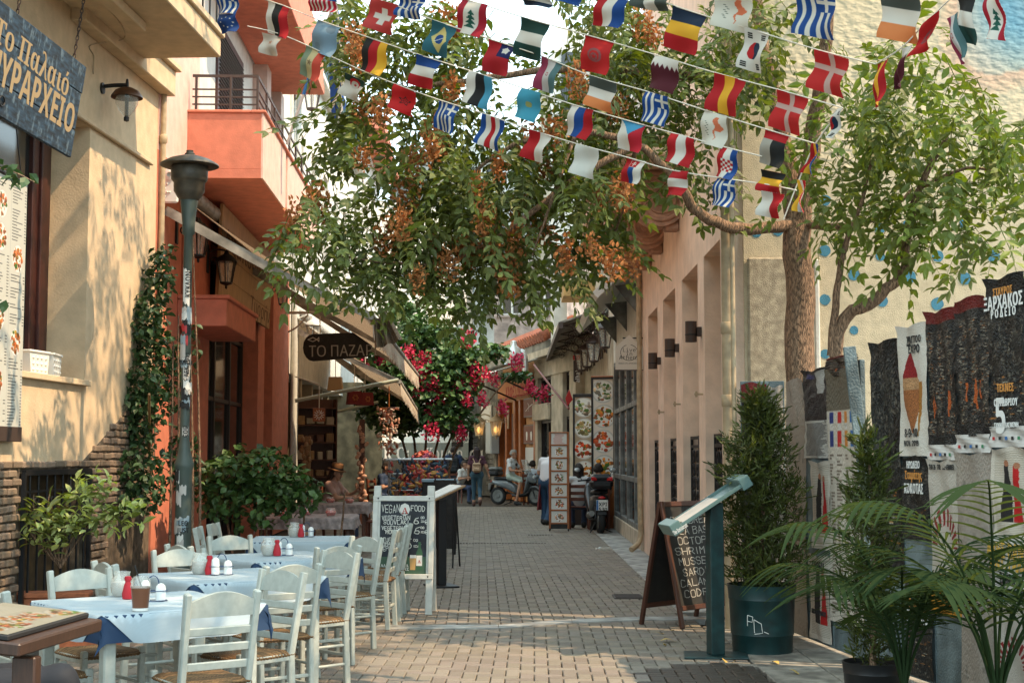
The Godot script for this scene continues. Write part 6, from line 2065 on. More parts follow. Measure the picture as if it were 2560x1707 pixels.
	for j in 3: stuff_part(part("shells", sm[j], [mat("shell_pink", Color(0.55, 0.3, 0.2), 0.5), mat("shell_white", Color(0.6, 0.52, 0.42), 0.5), mat("shell_red", Color(0.34, 0.1, 0.05), 0.6)][j], ch))
	for k in 2:
		var ms := thing("carved_post", ["post hung with carved masks in front of the bazaar wall", "yellow carved driftwood post behind the seated woman"][k], "post", put([V(-3.316, 0.0, -31.487), V(-4.23, 0.0, -29.469)][k]))
		w = MB.new(); w.ext(HERE, V(-0.06, 0, -0.05), V(0.06, [2.3, 1.9][k], 0.05), 0.01)
		part("post", w, [mats["brown_wood"], mats["pine"]][k], ms)
		w = MB.new()
		for j in 26: w.ball(Transform3D(Basis(Vector3.BACK, rng.randf() * 3.0), V(rng.randf_range(-0.12, 0.12), 0.35 + j * 0.07 * (1.0 - 0.15 * k), rng.randf_range(0.05, 0.1))), V(0.07, 0.045, 0.03), 7, 4)
		stuff_part(part("carvings", w, [mats["shell_pink"], mats["pine"]][k], ms))
	# rack of bracelets and scarves, basket of dried flowers
	var rk := thing("jewellery_rack", "silver tube display rack hung with bracelets before the seated man", "rack", Transform3D(Basis(UP, 0.2) * 1.4, V(-2.338, 0.0, -30.445)))
	w = MB.new()
	for e in [[-0.2, -0.1], [-0.2, 0.1], [0.22, -0.1], [0.22, 0.1]]: w.rod(V(e[0], 0, e[1]), V(e[0], 1.0, e[1]), 0.012, 6)
	for y in [0.25, 0.55, 0.8, 1.0]: w.rod(V(-0.2, y, 0.1), V(0.22, y, 0.1), 0.01, 6)
	w.ext(HERE, V(-0.28, 1.0, -0.12), V(0.75, 1.03, 0.12), 0.006)
	part("rack_frame", w, mats["steel"], rk)
	var goods := [mat("bead_red", Color(0.4, 0.05, 0.04), 0.5), mat("bead_blue", Color(0.05, 0.1, 0.14), 0.5), mat("bead_gold", Color(0.5, 0.26, 0.06), 0.5), mat("bead_dark", Color(0.03, 0.025, 0.04), 0.5)]
	for g in 4:
		w = MB.new()
		for j in 60:
			var y: float = [0.25, 0.55, 0.8, 1.0][rng.randi() % 4]
			w.ball(Transform3D(Basis(Vector3.BACK, rng.randf() * 3.0), V(rng.randf_range(-0.2, 0.7), y - rng.randf() * 0.24, rng.randf_range(0.06, 0.14))), V(0.022, 0.05, 0.012), 6, 4)
		stuff_part(part("beads", w, goods[g], rk))
	for k in 2:
		var bs := thing("scarf_heap", ["heap of red and gold patterned scarves on the bazaar stand", "upper row of red and purple scarves behind the heap"][k], "scarves", Transform3D(Basis.from_scale(Vector3.ONE * 1.35), [V(-1.974, 0.0, -32.413), V(-2.116, 0.0, -33.804)][k] + V(0, 0.35 * k, -0.4 * k)))
		for g in 3:
			w = MB.new()
			for j in 90:
				var a := rng.randf() * TAU; var t := rng.randf()
				w.ball(Transform3D(Basis(V(rng.randf(), rng.randf(), 0.1).normalized(), rng.randf() * 3.0), V(cos(a) * 0.36 * sqrt(1.0 - t * t), 0.3 + 0.62 * t, sin(a) * 0.3 * sqrt(1.0 - t * t))), V(0.05, 0.03, 0.02), 6, 4)
			stuff_part(part("cloths", w, [goods[0], goods[2] if k == 0 else mat("bead_plum", Color(0.16, 0.03, 0.08), 0.6), mat("bead_coral", Color(0.55, 0.16, 0.1), 0.6)][g], bs))
		w = MB.new(); w.ext(HERE, V(-0.35, 0, -0.25), V(0.35, 0.32, 0.25), 0.02)
		part("stand", w, mats["dark_wood"], bs)

# ---------------------------------------------------------------- taverna tables and chairs
func drape(p: Vector2, a: float, top: float, lift: float, sd: float) -> Vector3:
	a += lift * 1.6
	var q := Vector2(clampf(p.x, -a, a), clampf(p.y, -a, a))
	var d := p - q
	var l := d.length()
	if l < 1e-5: return V(p.x, top + lift + 0.0015 * sin(p.x * 17.0 + sd) * sin(p.y * 13.0), p.y)
	var w := 0.022 * sin((p.x - p.y) * 14.0 + sd) * minf(1.0, l * 8.0)
	var o := d / l
	var h := q + o * (0.012 + 0.1 * l + w * 0.5)
	return V(h.x, top + lift - maxf(0.0, l - 0.01) * 0.97, h.y) + V(-o.y, 0, o.x) * w

func cloth(a: float, top: float, lift: float, edge: Callable, sd: float) -> MB:
	var b := MB.new()
	b.sheet(func(u, v):
		var th: float = u * TAU
		var dir := Vector2(cos(th), -sin(th))
		return drape(dir * edge.call(th) * maxf(v, 0.001), a, top, lift, sd), 96, 22, 0.003)
	return b

func taverna_table(at: Vector3, deg: float, label: String, sd: float) -> void:
	var o := thing("taverna_table", label, "table", turned(at, deg), "taverna tables")
	var a := 0.45
	var b := MB.new()
	b.ext(HERE, V(-a, 0.715, -a), V(a, 0.742, a), 0.006)
	part("tabletop", b, mats["chair_paint"], o)
	for sx in [-1, 1]:
		for sz in [-1, 1]:
			b = MB.new(); b.box(put(V(sx * (a - 0.06), 0.357, sz * (a - 0.06))), V(0.065, 0.714, 0.065), 0.008)
			part("leg", b, mats["chair_paint"], o)
	b = MB.new()
	for s in [-1, 1]:
		b.ext(HERE, V(-a + 0.1, 0.62, s * (a - 0.06) - 0.012), V(a - 0.1, 0.714, s * (a - 0.06) + 0.012))
		b.ext(HERE, V(s * (a - 0.06) - 0.012, 0.62, -a + 0.1), V(s * (a - 0.06) + 0.012, 0.714, a - 0.1))
	part("apron", b, mats["chair_paint"], o)
	var lab := label.replace("square taverna table", "").replace("long taverna table", "")
	var bl := part("blue", cloth(a, 0.744, 0.0, func(th): return (a + 0.145) / maxf(absf(cos(th)), absf(sin(th))), sd), mats["cloth_blue"], self, o.transform)
	bl.name = numbered("blue_tablecloth"); tag(bl, "navy blue cloth with hanging corners" + lab, "tablecloth", "blue under cloths")
	var wh := part("white", cloth(a, 0.744, 0.0045, func(th): return minf((a + 0.165) / maxf(absf(cos(th)), absf(sin(th))), (a + 0.165) * 1.48 / (absf(cos(th)) + absf(sin(th)))), sd), mats["cloth_white"], self, o.transform)
	wh.name = numbered("white_tablecloth"); tag(wh, "pale top cloth over the navy one" + lab, "tablecloth", "white top cloths")

func sugar_jar(at: Vector3, label: String) -> void:
	var o := thing("sugar_jar", label, "jar", put(at), "sugar jars on the taverna tables")
	var b := MB.new()
	b.lathe(HERE, [Vector2(0.0, 0.002), Vector2(0.045, 0.0), Vector2(0.058, 0.02), Vector2(0.064, 0.06), Vector2(0.058, 0.095), Vector2(0.043, 0.115), Vector2(0.047, 0.135)], 8)
	part("glass", b, mats["lamp_glass"], o)
	b = MB.new()
	b.lathe(HERE, [Vector2(0.0, 0.006), Vector2(0.043, 0.006), Vector2(0.054, 0.022), Vector2(0.059, 0.06), Vector2(0.054, 0.078), Vector2(0.0, 0.084)], 8)
	part("sugar", b, mat("sugar", Color(0.72, 0.69, 0.62), 0.9, "speckle", 20.0), o)

func caddy(at: Vector3, deg: float, label: String) -> void:
	var o := thing("condiment_caddy", label, "caddy", turned(at, deg), "blue wire caddies")
	var b := MB.new()
	for y in [0.004, 0.055]:
		var p := PackedVector3Array()
		for i in 21: p.append(V(cos(i * TAU / 20) * 0.075, y, sin(i * TAU / 20) * 0.04))
		b.tube(p, PackedFloat32Array([0.0028]), 5, false)
	var hp := PackedVector3Array()
	for i in 11: hp.append(V(0.03 * cos(i * PI / 10), 0.09 + 0.045 * sin(i * PI / 10), 0))
	b.tube(hp, PackedFloat32Array([0.003]), 5); b.rod(V(0.03, 0, 0), V(0.03, 0.09, 0), 0.003, 5); b.rod(V(-0.03, 0, 0), V(-0.03, 0.09, 0), 0.003, 5)
	part("wire", b, mat("wire_blue", Color(0.02, 0.05, 0.12), 0.4), o)
	for s in 2:
		b = MB.new()
		b.lathe(put(V(-0.04 + 0.08 * s, 0.004, 0)), [Vector2(0, 0), Vector2(0.026, 0), Vector2(0.027, 0.06), Vector2(0.024, 0.075 + 0.02 * (1 - s)), Vector2(0.012, 0.088 + 0.02 * (1 - s)), Vector2(0.0, 0.09 + 0.02 * (1 - s))], 12)
		part("shaker", b, mat("china", Color(0.72, 0.74, 0.72), 0.25), o)

func red_napkin(at: Vector3, label: String) -> void:
	var b := MB.new()
	b.lathe(Transform3D(Basis(UP, 0.5).scaled(V(0.7, 0.95, 0.45)), Vector3.ZERO), [Vector2(0.0, 0.0), Vector2(0.04, 0.002), Vector2(0.045, 0.03), Vector2(0.03, 0.08), Vector2(0.02, 0.098), Vector2(0.03, 0.115), Vector2(0.024, 0.13), Vector2(0.0, 0.126)], 9)
	solo("red_napkin", b, mat("red_cloth", Color(0.4, 0.01, 0.02), 0.7), label, "napkin", "red napkins on the taverna tables", put(at))

func make_chair() -> Node3D:   # sitter looks along -z
	var o := thing("taverna_chair", "pale green taverna chair with rush seat", "chair")
	var cp: Material = mats["chair_paint"]
	for s in [-1.0, 1.0]:
		var b := MB.new()
		b.bar(V(s * 0.185, 0.0, 0.205), V(s * 0.19, 0.44, 0.18), 0.036, 0.046, Vector3.FORWARD, 0.006)
		b.bar(V(s * 0.19, 0.43, 0.18), V(s * 0.2, 0.9, 0.27), 0.036, 0.044, Vector3.FORWARD, 0.006)
		part("back_post", b, cp, o)
		b = MB.new(); b.bar(V(s * 0.19, 0, -0.19), V(s * 0.19, 0.475, -0.19), 0.038, 0.038, Vector3.FORWARD, 0.006)
		part("leg", b, cp, o)
		for y in [0.14, 0.27]:
			b = MB.new(); b.rod(V(s * 0.188, y, -0.19), V(s * 0.188, y, 0.195), 0.011, 6)
			part("stretcher", b, cp, o)
		b = MB.new(); b.bar(V(s * 0.19, 0.425, -0.19), V(s * 0.19, 0.425, 0.185), 0.028, 0.04, UP, 0.004)
		part("seat_rail", b, cp, o)
	for q in [[-0.19, 0.2], [0.19, 0.2], [-0.19, 0.425]]:
		var b := MB.new()
		b.bar(V(-0.19, q[1], q[0]), V(0.19, q[1], q[0]), 0.022, 0.022 if q[1] < 0.3 else 0.04, UP, 0.004)
		part("stretcher", b, cp, o)
	var tilt := func(y): return 0.18 + (y - 0.44) / 0.46 * 0.09
	for y in [0.53, 0.62, 0.705]:
		var b := MB.new()
		b.box(Transform3D(Basis(Vector3.RIGHT, 0.19), V(0, y, tilt.call(y) + 0.004)), V(0.37, 0.042, 0.016), 0.004)
		part("slat", b, cp, o)
	var poly := PackedVector2Array([Vector2(-0.19, 0.0), Vector2(0.19, 0.0)])
	for i in 11:
		var x := 0.19 - 0.38 * i / 10.0
		poly.append(Vector2(x, 0.075 + 0.05 * cos(x / 0.19 * PI * 0.5)))
	var t := MB.new()
	t.prism(Transform3D(Basis(Vector3.RIGHT, 0.19), V(0, 0.78, tilt.call(0.78) - 0.004)), poly, 0.018)
	part("top_rail", t, cp, o)
	var seat := MB.new()
	seat.sheet(func(u, v):
		var x: float = (u - 0.5) * 2.0; var z: float = (v - 0.5) * -2.0
		var e: float = maxf(absf(x), absf(z))
		return V(x * 0.205, 0.462 - 0.03 * pow(e, 6.0) - 0.014 * (1.0 - e) - 0.004 * absf(absf(x) - absf(z)) + 0.0022 * sin((absf(x) if absf(x) < absf(z) else absf(z)) * 88.0 + signf(x) * 1.0), z * 0.205), 46, 46, 0.018)
	part("seat", seat, mats["rush"], o)
	return o

var CHAIR := V(0.9, 0.965, 0.95)

func tables_and_chairs() -> void:
	var T := [[V(-1.93, 0, -7.62), 39.3], [V(-1.82, 0, -9.3), 36.0], [V(-1.78, 0, -11.0), 38.0], [V(-1.95, 0, -13.3), 4.0]]
	var which := ["nearest, with the iced coffee", "second from the camera", "third from the camera", "farthest in the row, by the sandwich board"]
	for k in 4: taverna_table(T[k][0], T[k][1], "square taverna table " + which[k], k * 2.3)
	# the long table runs on: a second top butted to the farthest one
	var chair := make_chair()
	var first := true
	# table, side in degrees clockwise from the table's own front, distance, wobble, label
	var list := [
		[0, 0, 0.64, -4, "large pale chair in front of the nearest table, whole back seen from behind"],
		[0, 90, 0.62, 10, "chair at the right corner of the nearest table, just behind the large front chair"],
		[0, 180, 0.66, 3, "chair facing us across the nearest table, before the leafy shrub"],
		[0, 270, 0.6, 0, "chair at the left of the nearest table, only its rush seat seen low down"],
		[1, 0, 0.62, 2, "shaded grey chair in front of the second table"],
		[1, 90, 0.6, 8, "bluish white chair on the street side of the second table"],
		[1, 180, 0.66, -2, "chair facing us across the second table, left of its sugar jar"],
		[1, 270, 0.62, 0, "dark chair back between the first and second tables at the shrub"],
		[2, 0, 0.62, 2, "grey chair with a knot in its arched rail, before the third table"],
		[2, 90, 0.58, 8, "tall chair on the street side of the third table"],
		[2, 180, 0.66, -4, "sunlit white chair facing us across the third table by the lamp post"],
		[2, 270, 0.62, 3, "shaded chair back at the left of the third table"],
	]
	for q in list:
		var t: Array = T[q[0]]
		var yaw := deg_to_rad(t[1] + q[1])
		var dir := V(sin(yaw), 0, cos(yaw))
		var x := Transform3D(Basis(UP, yaw + deg_to_rad(q[3])) * Basis.from_scale(CHAIR), (t[0] as Vector3) + dir * (q[2] - 0.03))
		if first:
			chair.transform = x; chair.set_meta("label", q[4]); chair.set_meta("group", "taverna chairs"); first = false
		else: dup(chair, x, q[4], "taverna chairs")
	for q in [[-2.62, -13.1, -86, "nearer of two narrow chair backs seen edge on at the far table"], [-2.62, -13.75, -92, "farther of two narrow chair backs seen edge on at the far table"], [-1.26, -12.75, 84, "nearest of the chairs in line along the street side of the far table"], [-1.24, -13.35, 92, "middle chair in line along the street side of the far table"], [-1.22, -13.95, 88, "last chair in line along the street side, beside the sandwich board"]]:
		dup(chair, turned(V(q[0], 0, q[1]), q[2]).scaled_local(CHAIR), q[3], "taverna chairs")
	var h := 0.752
	sugar_jar(V(-2.151, 0.752, -7.913), "sugar jar half hidden behind the iced coffee")
	sugar_jar(V(-2.033, 0.752, -9.355), "sugar jar left of the largest red napkin on the second table")
	sugar_jar(V(-1.875, 0.752, -11.041), "sugar jar on the third table")
	sugar_jar(V(-2.06, 0.752, -13.54), "sugar jar on the farthest white table")
	caddy(V(-1.909, 0.752, -7.635), 20, "blue wire caddy right of the iced coffee")
	caddy(V(-1.882, 0.752, -9.293), 15, "blue wire caddy on the second table beside a red napkin")
	caddy(V(-1.758, 0.752, -11.041), 10, "blue wire caddy on the third table")
	caddy(V(-1.943, 0.752, -13.54), 0, "blue wire caddy on the farthest white table")
	red_napkin(V(-2.071, 0.752, -7.739), "red napkin between the jar and the iced coffee")
	red_napkin(V(-1.96, 0.752, -9.293), "largest red napkin, beside the jar on the second table")
	red_napkin(V(-1.803, 0.752, -10.998), "narrow red napkin on the third table")
	red_napkin(V(-1.986, 0.752, -13.475), "small red napkin on the farthest white table")
	# iced coffee to go
	var o := thing("iced_coffee", "plastic cup of iced coffee with clear dome lid and straw", "cup", put(V(-1.859, 0.752, -7.189)))
	var b := MB.new()
	b.lathe(HERE, [Vector2(0.0, 0.0), Vector2(0.038, 0.0), Vector2(0.048, 0.118), Vector2(0.0, 0.118)], 18)
	part("coffee", b, mat("coffee", Color(0.16, 0.062, 0.03), 0.35), o)
	b = MB.new()
	b.lathe(HERE, [Vector2(0.039, 0.0), Vector2(0.0395, 0.014)], 18)
	part("cup_base", b, mats["white_plain"], o)
	b = MB.new()
	b.lathe(HERE, [Vector2(0.0495, 0.112), Vector2(0.051, 0.126), Vector2(0.049, 0.128), Vector2(0.049, 0.15), Vector2(0.036, 0.168), Vector2(0.0, 0.175)], 18)
	part("lid", b, mats["lamp_glass"], o)
	b = MB.new(); b.rod(V(0.008, 0.1, 0), V(-0.03, 0.225, 0.01), 0.004, 6)
	part("straw", b, mats["dark"], o)
	# two dim farther tables with flowered cloths and red candle glasses
	for k in 2:
		var at: Vector3 = [V(-2.463, 0.75, -18.359), V(-2.756, 0.75, -23.028)][k]
		var t := thing("wooden_table", ["brown wooden cafe table with red candle glasses, nearer of two", "brown wooden cafe table with the seated woman behind it"][k], "table", turned(V(at.x - 0.15, 0, at.z), 3.0), "wooden cafe tables")
		b = MB.new(); b.ext(HERE, V(-0.6, 0.71, -0.5), V(0.6, 0.74, 0.5), 0.008)
		part("tabletop", b, mats["brown_wood"], t)
		for sx in [-1, 1]:
			for sz in [-1, 1]:
				b = MB.new(); b.box(put(V(sx * 0.54, 0.355, sz * 0.44)), V(0.06, 0.71, 0.06), 0.006)
				part("leg", b, mats["brown_wood"], t)
		b = cloth(0.6, 0.742, 0.002, func(th): return 0.76 / maxf(absf(cos(th)), absf(sin(th))), 3.0 * k)
		solo("flowered_tablecloth", b, mat("cloth_flower", Color(0.5, 0.42, 0.4), 0.85, "stain", 3.0), ["greyish flowered cloth on the nearer wooden table", "greyish flowered cloth on the seated woman's table"][k], "tablecloth", "flowered tablecloths", t.transform)
		for j in 3:
			var c := t.transform * V(-0.35 + j * 0.32, 0.748, 0.1 - 0.2 * (j % 2))
			var g := thing("candle_glass", ["round red candle glass at left on the nearer wooden table", "round red candle glass in the middle of the nearer wooden table", "round red candle glass at right on the nearer wooden table", "round red candle glass before the seated woman", "round red candle glass in the middle of the seated woman's table", "round red candle glass at the street end of the woman's table"][k * 3 + j], "candle glass", put(c), "red candle glasses")
			b = MB.new(); b.lathe(HERE, [Vector2(0, 0), Vector2(0.05, 0.0), Vector2(0.078, 0.04), Vector2(0.06, 0.085), Vector2(0.055, 0.1)], 12)
			part("glass", b, mats["lamp_glass"], g)
			b = MB.new(); b.lathe(HERE, [Vector2(0, 0.004), Vector2(0.046, 0.004), Vector2(0.072, 0.04), Vector2(0.06, 0.07), Vector2(0, 0.072)], 12)
			part("wax", b, mats["red_glass"], g)
		var wc := thing("wooden_chair", ["brown wooden chair back beside the sandwich board", "brown wooden chair on the street side of the woman's table"][k], "chair", turned(t.transform * V(0.78, 0, 0.1), 90.0), "brown wooden chairs")
		for s in [-1.0, 1.0]:
			b = MB.new(); b.bar(V(s * 0.19, 0, 0.2), V(s * 0.2, 0.95, 0.27), 0.04, 0.045, Vector3.FORWARD, 0.005)
			part("back_post", b, mat("chair_red", Color(0.22, 0.055, 0.022), 0.5, "grain", 2.0), wc)
			b = MB.new(); b.bar(V(s * 0.19, 0, -0.19), V(s * 0.19, 0.45, -0.19), 0.04, 0.04, Vector3.FORWARD, 0.005)
			part("leg", b, mats["chair_red"], wc)
		b = MB.new(); b.ext(HERE, V(-0.21, 0.44, -0.21), V(0.21, 0.47, 0.22), 0.008)
		part("seat", b, mats["chair_red"], wc)
		for y in [0.58, 0.7, 0.84]:
			b = MB.new(); b.ext(HERE, V(-0.19, y, 0.215 + (y - 0.4) * 0.07), V(0.19, y + 0.07, 0.235 + (y - 0.4) * 0.07), 0.005)
			part("slat", b, mats["chair_red"], wc)
	# terracotta trough below the first table, small pots by the lamp post
	for k in 3:
		var x: Transform3D = [turned(V(-3.334, 0.0, -11.465), 12.0), turned(V(-3.465, 0.0, -14.659), 0.0), turned(V(-4.158, 0.0, -13.015), 8.0)][k]
		var p := thing("terracotta_trough", ["orange terracotta trough under the nearest table", "orange terracotta trough glimpsed behind the second table", "orange terracotta trough under the leafy shrub"][k], "planter", x, "terracotta troughs")
		b = MB.new(); b.prism(put(V(0, 0, -0.12)), V2([-0.26, 0, 0.26, 0, 0.31, 0.26, -0.31, 0.26]), 0.24)
		part("trough_body", b, mats["terracotta"], p)
		b = MB.new(); b.ext(HERE, V(-0.33, 0.24, -0.14), V(0.33, 0.29, 0.14), 0.012)
		part("rim", b, mats["terracotta"], p)

# ---------------------------------------------------------------- boards and menu stands
func write_on(o: Node3D, f: Transform3D, text: String, x0: float, x1: float, y0: float, y1: float, w: float, mt: Material) -> void:   # chalk capitals fitted into a box
	var b := MB.new()
	var wide := chalk(MB.new(), f, text, y1 - y0, w) - (y1 - y0) / 6.0 * 1.6
	chalk(b, f * Transform3D(Basis.from_scale(V((x1 - x0) / maxf(wide, 0.01), 1, 1)), V(x0, y0, 0)), text, y1 - y0, w)
	part("chalk_writing", b, mt, o)

func street_signs() -> void:
	var b: MB
	# white sandwich board
	var o := thing("sandwich_board", "white framed sandwich board chalked with vegan dishes and prices", "sign", facing(V(-1.059, 0.0, -13.754), V(-0.06, 0, 1)))
	var lean := Transform3D(Basis(Vector3.RIGHT, -0.14), V(0, 0, 0))
	var wp: Material = mats["white_paint"]
	for s in [-1.0, 1.0]:
		for q in 2:
			b = MB.new()
			var t := lean if q == 0 else Transform3D(Basis(Vector3.RIGHT, 0.14), V(0, 0, -0.36))
			b.ext(t, V(s * 0.262 - 0.034, 0, -0.014), V(s * 0.262 + 0.034, 1.235, 0.014), 0.004)
			part("leg", b, wp, o)
	for q in [[0.335, 0.385], [1.085, 1.135]]:
		b = MB.new(); b.ext(lean, V(-0.3, q[0], 0.0145), V(0.3, q[1], 0.03), 0.004)
		part("rail", b, wp, o)
	for s in [-1.0, 1.0]:
		b = MB.new(); b.ext(lean, V(s * 0.275 - 0.025, 0.386, 0.0145), V(s * 0.275 + 0.025, 1.084, 0.029), 0.004)
		part("stile", b, wp, o)
		for y in [0.36, 1.11]:
			b = MB.new(); b.ball(lean * put(V(s * 0.25, y, 0.03)), V(0.008, 0.008, 0.004), 6, 4)
			part("screw", b, mats["iron"], o)
	b = MB.new(); b.ext(lean, V(-0.252, 0.384, -0.005), V(0.252, 1.087, 0.008))
	part("slate", b, mats["slate_blue"], o)
	var f := lean * put(V(0, 0, 0.0095))
	b = MB.new(); b.ext(f, V(-0.25, 0.386, -0.001), V(0.25, 0.55, 0.0))
	part("green_band", b, mat("band_green", Color(0.045, 0.1, 0.055), 0.6), o)
	var cx := func(v): return (v - 1005.0) / 711.0
	var cy := func(v): return (1100.0 - v) / 711.0
	for q in [["VEGAN", 852, 975, 405, 355, 0.0075], ["FOOD", 1056, 1150, 398, 360, 0.0075], ["VEGETERIAN", 855, 1048, 457, 430, 0.0061], ["SOUVLAKI", 868, 1040, 488, 460, 0.0061], ["VEGETERIAN", 855, 1040, 527, 502, 0.0061], ["MOUSAKA", 884, 1032, 553, 530, 0.0061], ["STUFFED", 846, 980, 606, 580, 0.0061], ["TOMATOES-", 846, 1012, 634, 610, 0.0054], ["PEPPERS", 850, 980, 668, 640, 0.0061], ["6", 1078, 1108, 480, 440, 0.0068], ["00", 1125, 1148, 448, 434, 0.0048], ["=€", 1128, 1172, 482, 455, 0.0054], ["6", 1084, 1116, 552, 505, 0.0068], ["00", 1125, 1148, 516, 503, 0.0048], ["=€", 1128, 1172, 552, 525, 0.0054], ["5", 1022, 1062, 652, 586, 0.0082], ["00", 1078, 1106, 604, 588, 0.0048], ["=€", 1080, 1128, 652, 625, 0.0054]]:
		write_on(o, f, q[0], cx.call(q[1]), cx.call(q[2]), cy.call(q[3]), cy.call(q[4]), q[5], mats["chalk"])
	b = MB.new(); b.ball(f * put(V(cx.call(1012), cy.call(386), 0)), V(0.052, 0.062, 0.002), 18, 4)
	var rd := part("roundel", b, mats["white_plain"], o)
	lettering("Α", 0.062, mats["text_red"], rd, f * put(V(cx.call(1012), cy.call(396), 0.002)), "Droid Serif", 700)
	lettering("ΑΛΦΑ", 0.018, mats["text_dark"], rd, f * put(V(cx.call(1012), cy.call(413), 0.002)), "Droid Serif", 700)
	lettering("Η ΑΛΦΑ ΠΛΕΥΡΑ", 0.028, mats["text_white"], o, f * put(V(cx.call(936), cy.call(769), 0)), "Droid Serif", 700, 0.95)
	lettering("ΤΗΣ ΑΠΟΛΑΥΣΗΣ", 0.028, mats["text_white"], o, f * put(V(cx.call(936), cy.call(793), 0)), "Droid Serif", 700, 0.95)
	b = MB.new()
	b.prism(f * put(V(cx.call(1120), cy.call(800), 0)), V2([-0.03, 0, 0.03, 0, 0.032, 0.16, 0.014, 0.21, 0.012, 0.27, -0.012, 0.27, -0.014, 0.21, -0.032, 0.16]), 0.001)
	part("printed_bottle", b, mat("print_green", Color(0.03, 0.1, 0.04), 0.5), o)
	b = MB.new()
	b.prism(f * put(V(cx.call(1076), cy.call(798), 0.001)), V2([-0.024, 0, 0.024, 0, 0.032, 0.115, -0.032, 0.115]), 0.001)
	part("printed_beer", b, mat("print_amber", Color(0.5, 0.3, 0.1), 0.5), o)
	b = MB.new()
	b.ext(f, V(cx.call(1056), cy.call(718), 0.0025), V(cx.call(1098), cy.call(697), 0.003)); b.ext(f, V(cx.call(1100), cy.call(770), 0.0025), V(cx.call(1140), cy.call(700), 0.003))
	part("printed_label", b, mats["white_plain"], o)
	lettering("Α", 0.03, mats["text_red"], o, f * put(V(cx.call(1120), cy.call(742), 0.0035)), "Droid Serif", 700)
	# brown framed chalkboard by the bin
	var g0 := V(1.487, 0.0, -12.661); var g1 := V(2.086, 0.0, -13.263)
	var xd := (g1 - g0).normalized(); var W := (g1 - g0).length()
	o = thing("chalkboard", "brown framed A-shaped chalkboard listing sea food", "sign", Transform3D(Basis(xd, UP, xd.cross(UP)), g0))
	var bw := mat("frame_brown", Color(0.105, 0.032, 0.016), 0.5, "grain", 2.5)
	var H := 1.13
	for q in 2:
		lean = Transform3D(Basis(Vector3.RIGHT, -0.205), Vector3.ZERO) if q == 0 else Transform3D(Basis(Vector3.RIGHT, 0.205), V(0, 0, -0.47))
		for s in [0.0, W - 0.045]:
			b = MB.new(); b.ext(lean, V(s, 0, -0.016), V(s + 0.045, H, 0.016), 0.005)
			part("leg", b, bw, o)
		for y in [0.15, H - 0.05]:
			b = MB.new(); b.ext(lean, V(0.046, y, -0.015), V(W - 0.046, y + 0.045, 0.015), 0.005)
			part("rail", b, bw, o)
		b = MB.new(); b.ext(lean, V(0.044, 0.19, -0.004), V(W - 0.044, H - 0.048, 0.004))
		part("slate", b, mats["slate"], o)
	lean = Transform3D(Basis(Vector3.RIGHT, -0.205), Vector3.ZERO) * put(V(0, 0, 0.0055))
	var lines := ["SEA BREAM", "SEA BASS", "OCTOPUS", "SHRIMPS", "MUSSELS", "SARDINES", "CALAMARI", "CODFISH"]
	for k in 8:
		var y := 0.985 - k * 0.094
		write_on(o, lean, lines[k], 0.1 + 0.03 * (k % 3), W - 0.1 - 0.03 * ((k + 1) % 3), y - 0.062, y, 0.0065, mats["chalk_faint"])
	# green menu stand
	o = thing("green_menu_stand", "green metal menu stand with slanted tray on a post", "menu stand", turned(V(1.552, 0.0, -10.97), -6.0))
	b = MB.new(); b.ext(HERE, V(-0.24, 0, -0.18), V(0.24, 0.014, 0.18), 0.004)
	part("base_plate", b, mats["green_iron"], o)
	b = MB.new(); b.ext(Transform3D(Basis(UP, 0.35), Vector3.ZERO), V(-0.055, 0.014, -0.055), V(0.055, 1.16, 0.055), 0.006)
	part("post", b, mats["green_iron"], o)
	var tr := Transform3D(Basis(UP, 0.25) * Basis(Vector3.BACK, 0.56), V(-0.06, 1.13, 0))
	b = MB.new(); b.ext(tr, V(-0.28, 0, -0.17), V(0.28, 0.012, 0.17), 0.004)
	for s in [-0.17, 0.162]: b.ext(tr, V(-0.28, 0.0125, s), V(0.28, 0.03, s + 0.008))
	part("tray", b, mat("tray_green", Color(0.1, 0.17, 0.16), 0.45), o)
	for s in [-1.0, 1.0]:
		b = MB.new(); b.ext(tr, V(s * 0.32 - 0.045, -0.03, -0.175), V(s * 0.32 + 0.045, 0.065, 0.175), 0.006)
		part("end_box", b, mats["tray_green"], o)
	b = MB.new(); b.ext(tr, V(-0.25, 0.0125, -0.15), V(0.08, 0.026, 0.15), 0.003)
	part("menu", b, mats["paper_white"], o)
	lettering("The Restaurant", 0.03, mats["text_white"], o, tr * Transform3D(Basis(UP, 0.0), V(-0.3, 0.0, 0.1765)), "Droid Serif", 700, 0.4)
	# dark menu stands left of the street
	o = thing("dark_menu_stand", "dark steel menu lectern with white menus right of the sandwich board", "menu stand", turned(V(-0.822, 0.0, -16.682), -72.0))
	b = MB.new(); b.ext(HERE, V(-0.22, 0, -0.16), V(0.22, 0.02, 0.16), 0.004)
	part("base_plate", b, mats["iron"], o)
	b = MB.new(); b.ext(HERE, V(-0.05, 0.02, -0.05), V(0.05, 1.0, 0.05), 0.006)
	part("post", b, mats["iron"], o)
	tr = Transform3D(Basis(Vector3.RIGHT, 0.42), V(0, 1.06, 0))
	b = MB.new(); b.ext(tr, V(-0.28, 0, -0.24), V(0.28, 0.02, 0.24), 0.005)
	part("tray", b, mats["pine"], o)
	for s in [-1.0, 1.0]:
		b = MB.new(); b.ext(tr, V(s * 0.13 - 0.115, 0.021, -0.2), V(s * 0.13 + 0.115, 0.035, 0.2), 0.003)
		part("menu", b, mats["white_plain"], o)
	o = thing("black_notice_board", "black free standing notice board behind the dark menu lectern", "sign", turned(V(-0.913, 0.0, -19.496), -14.0))
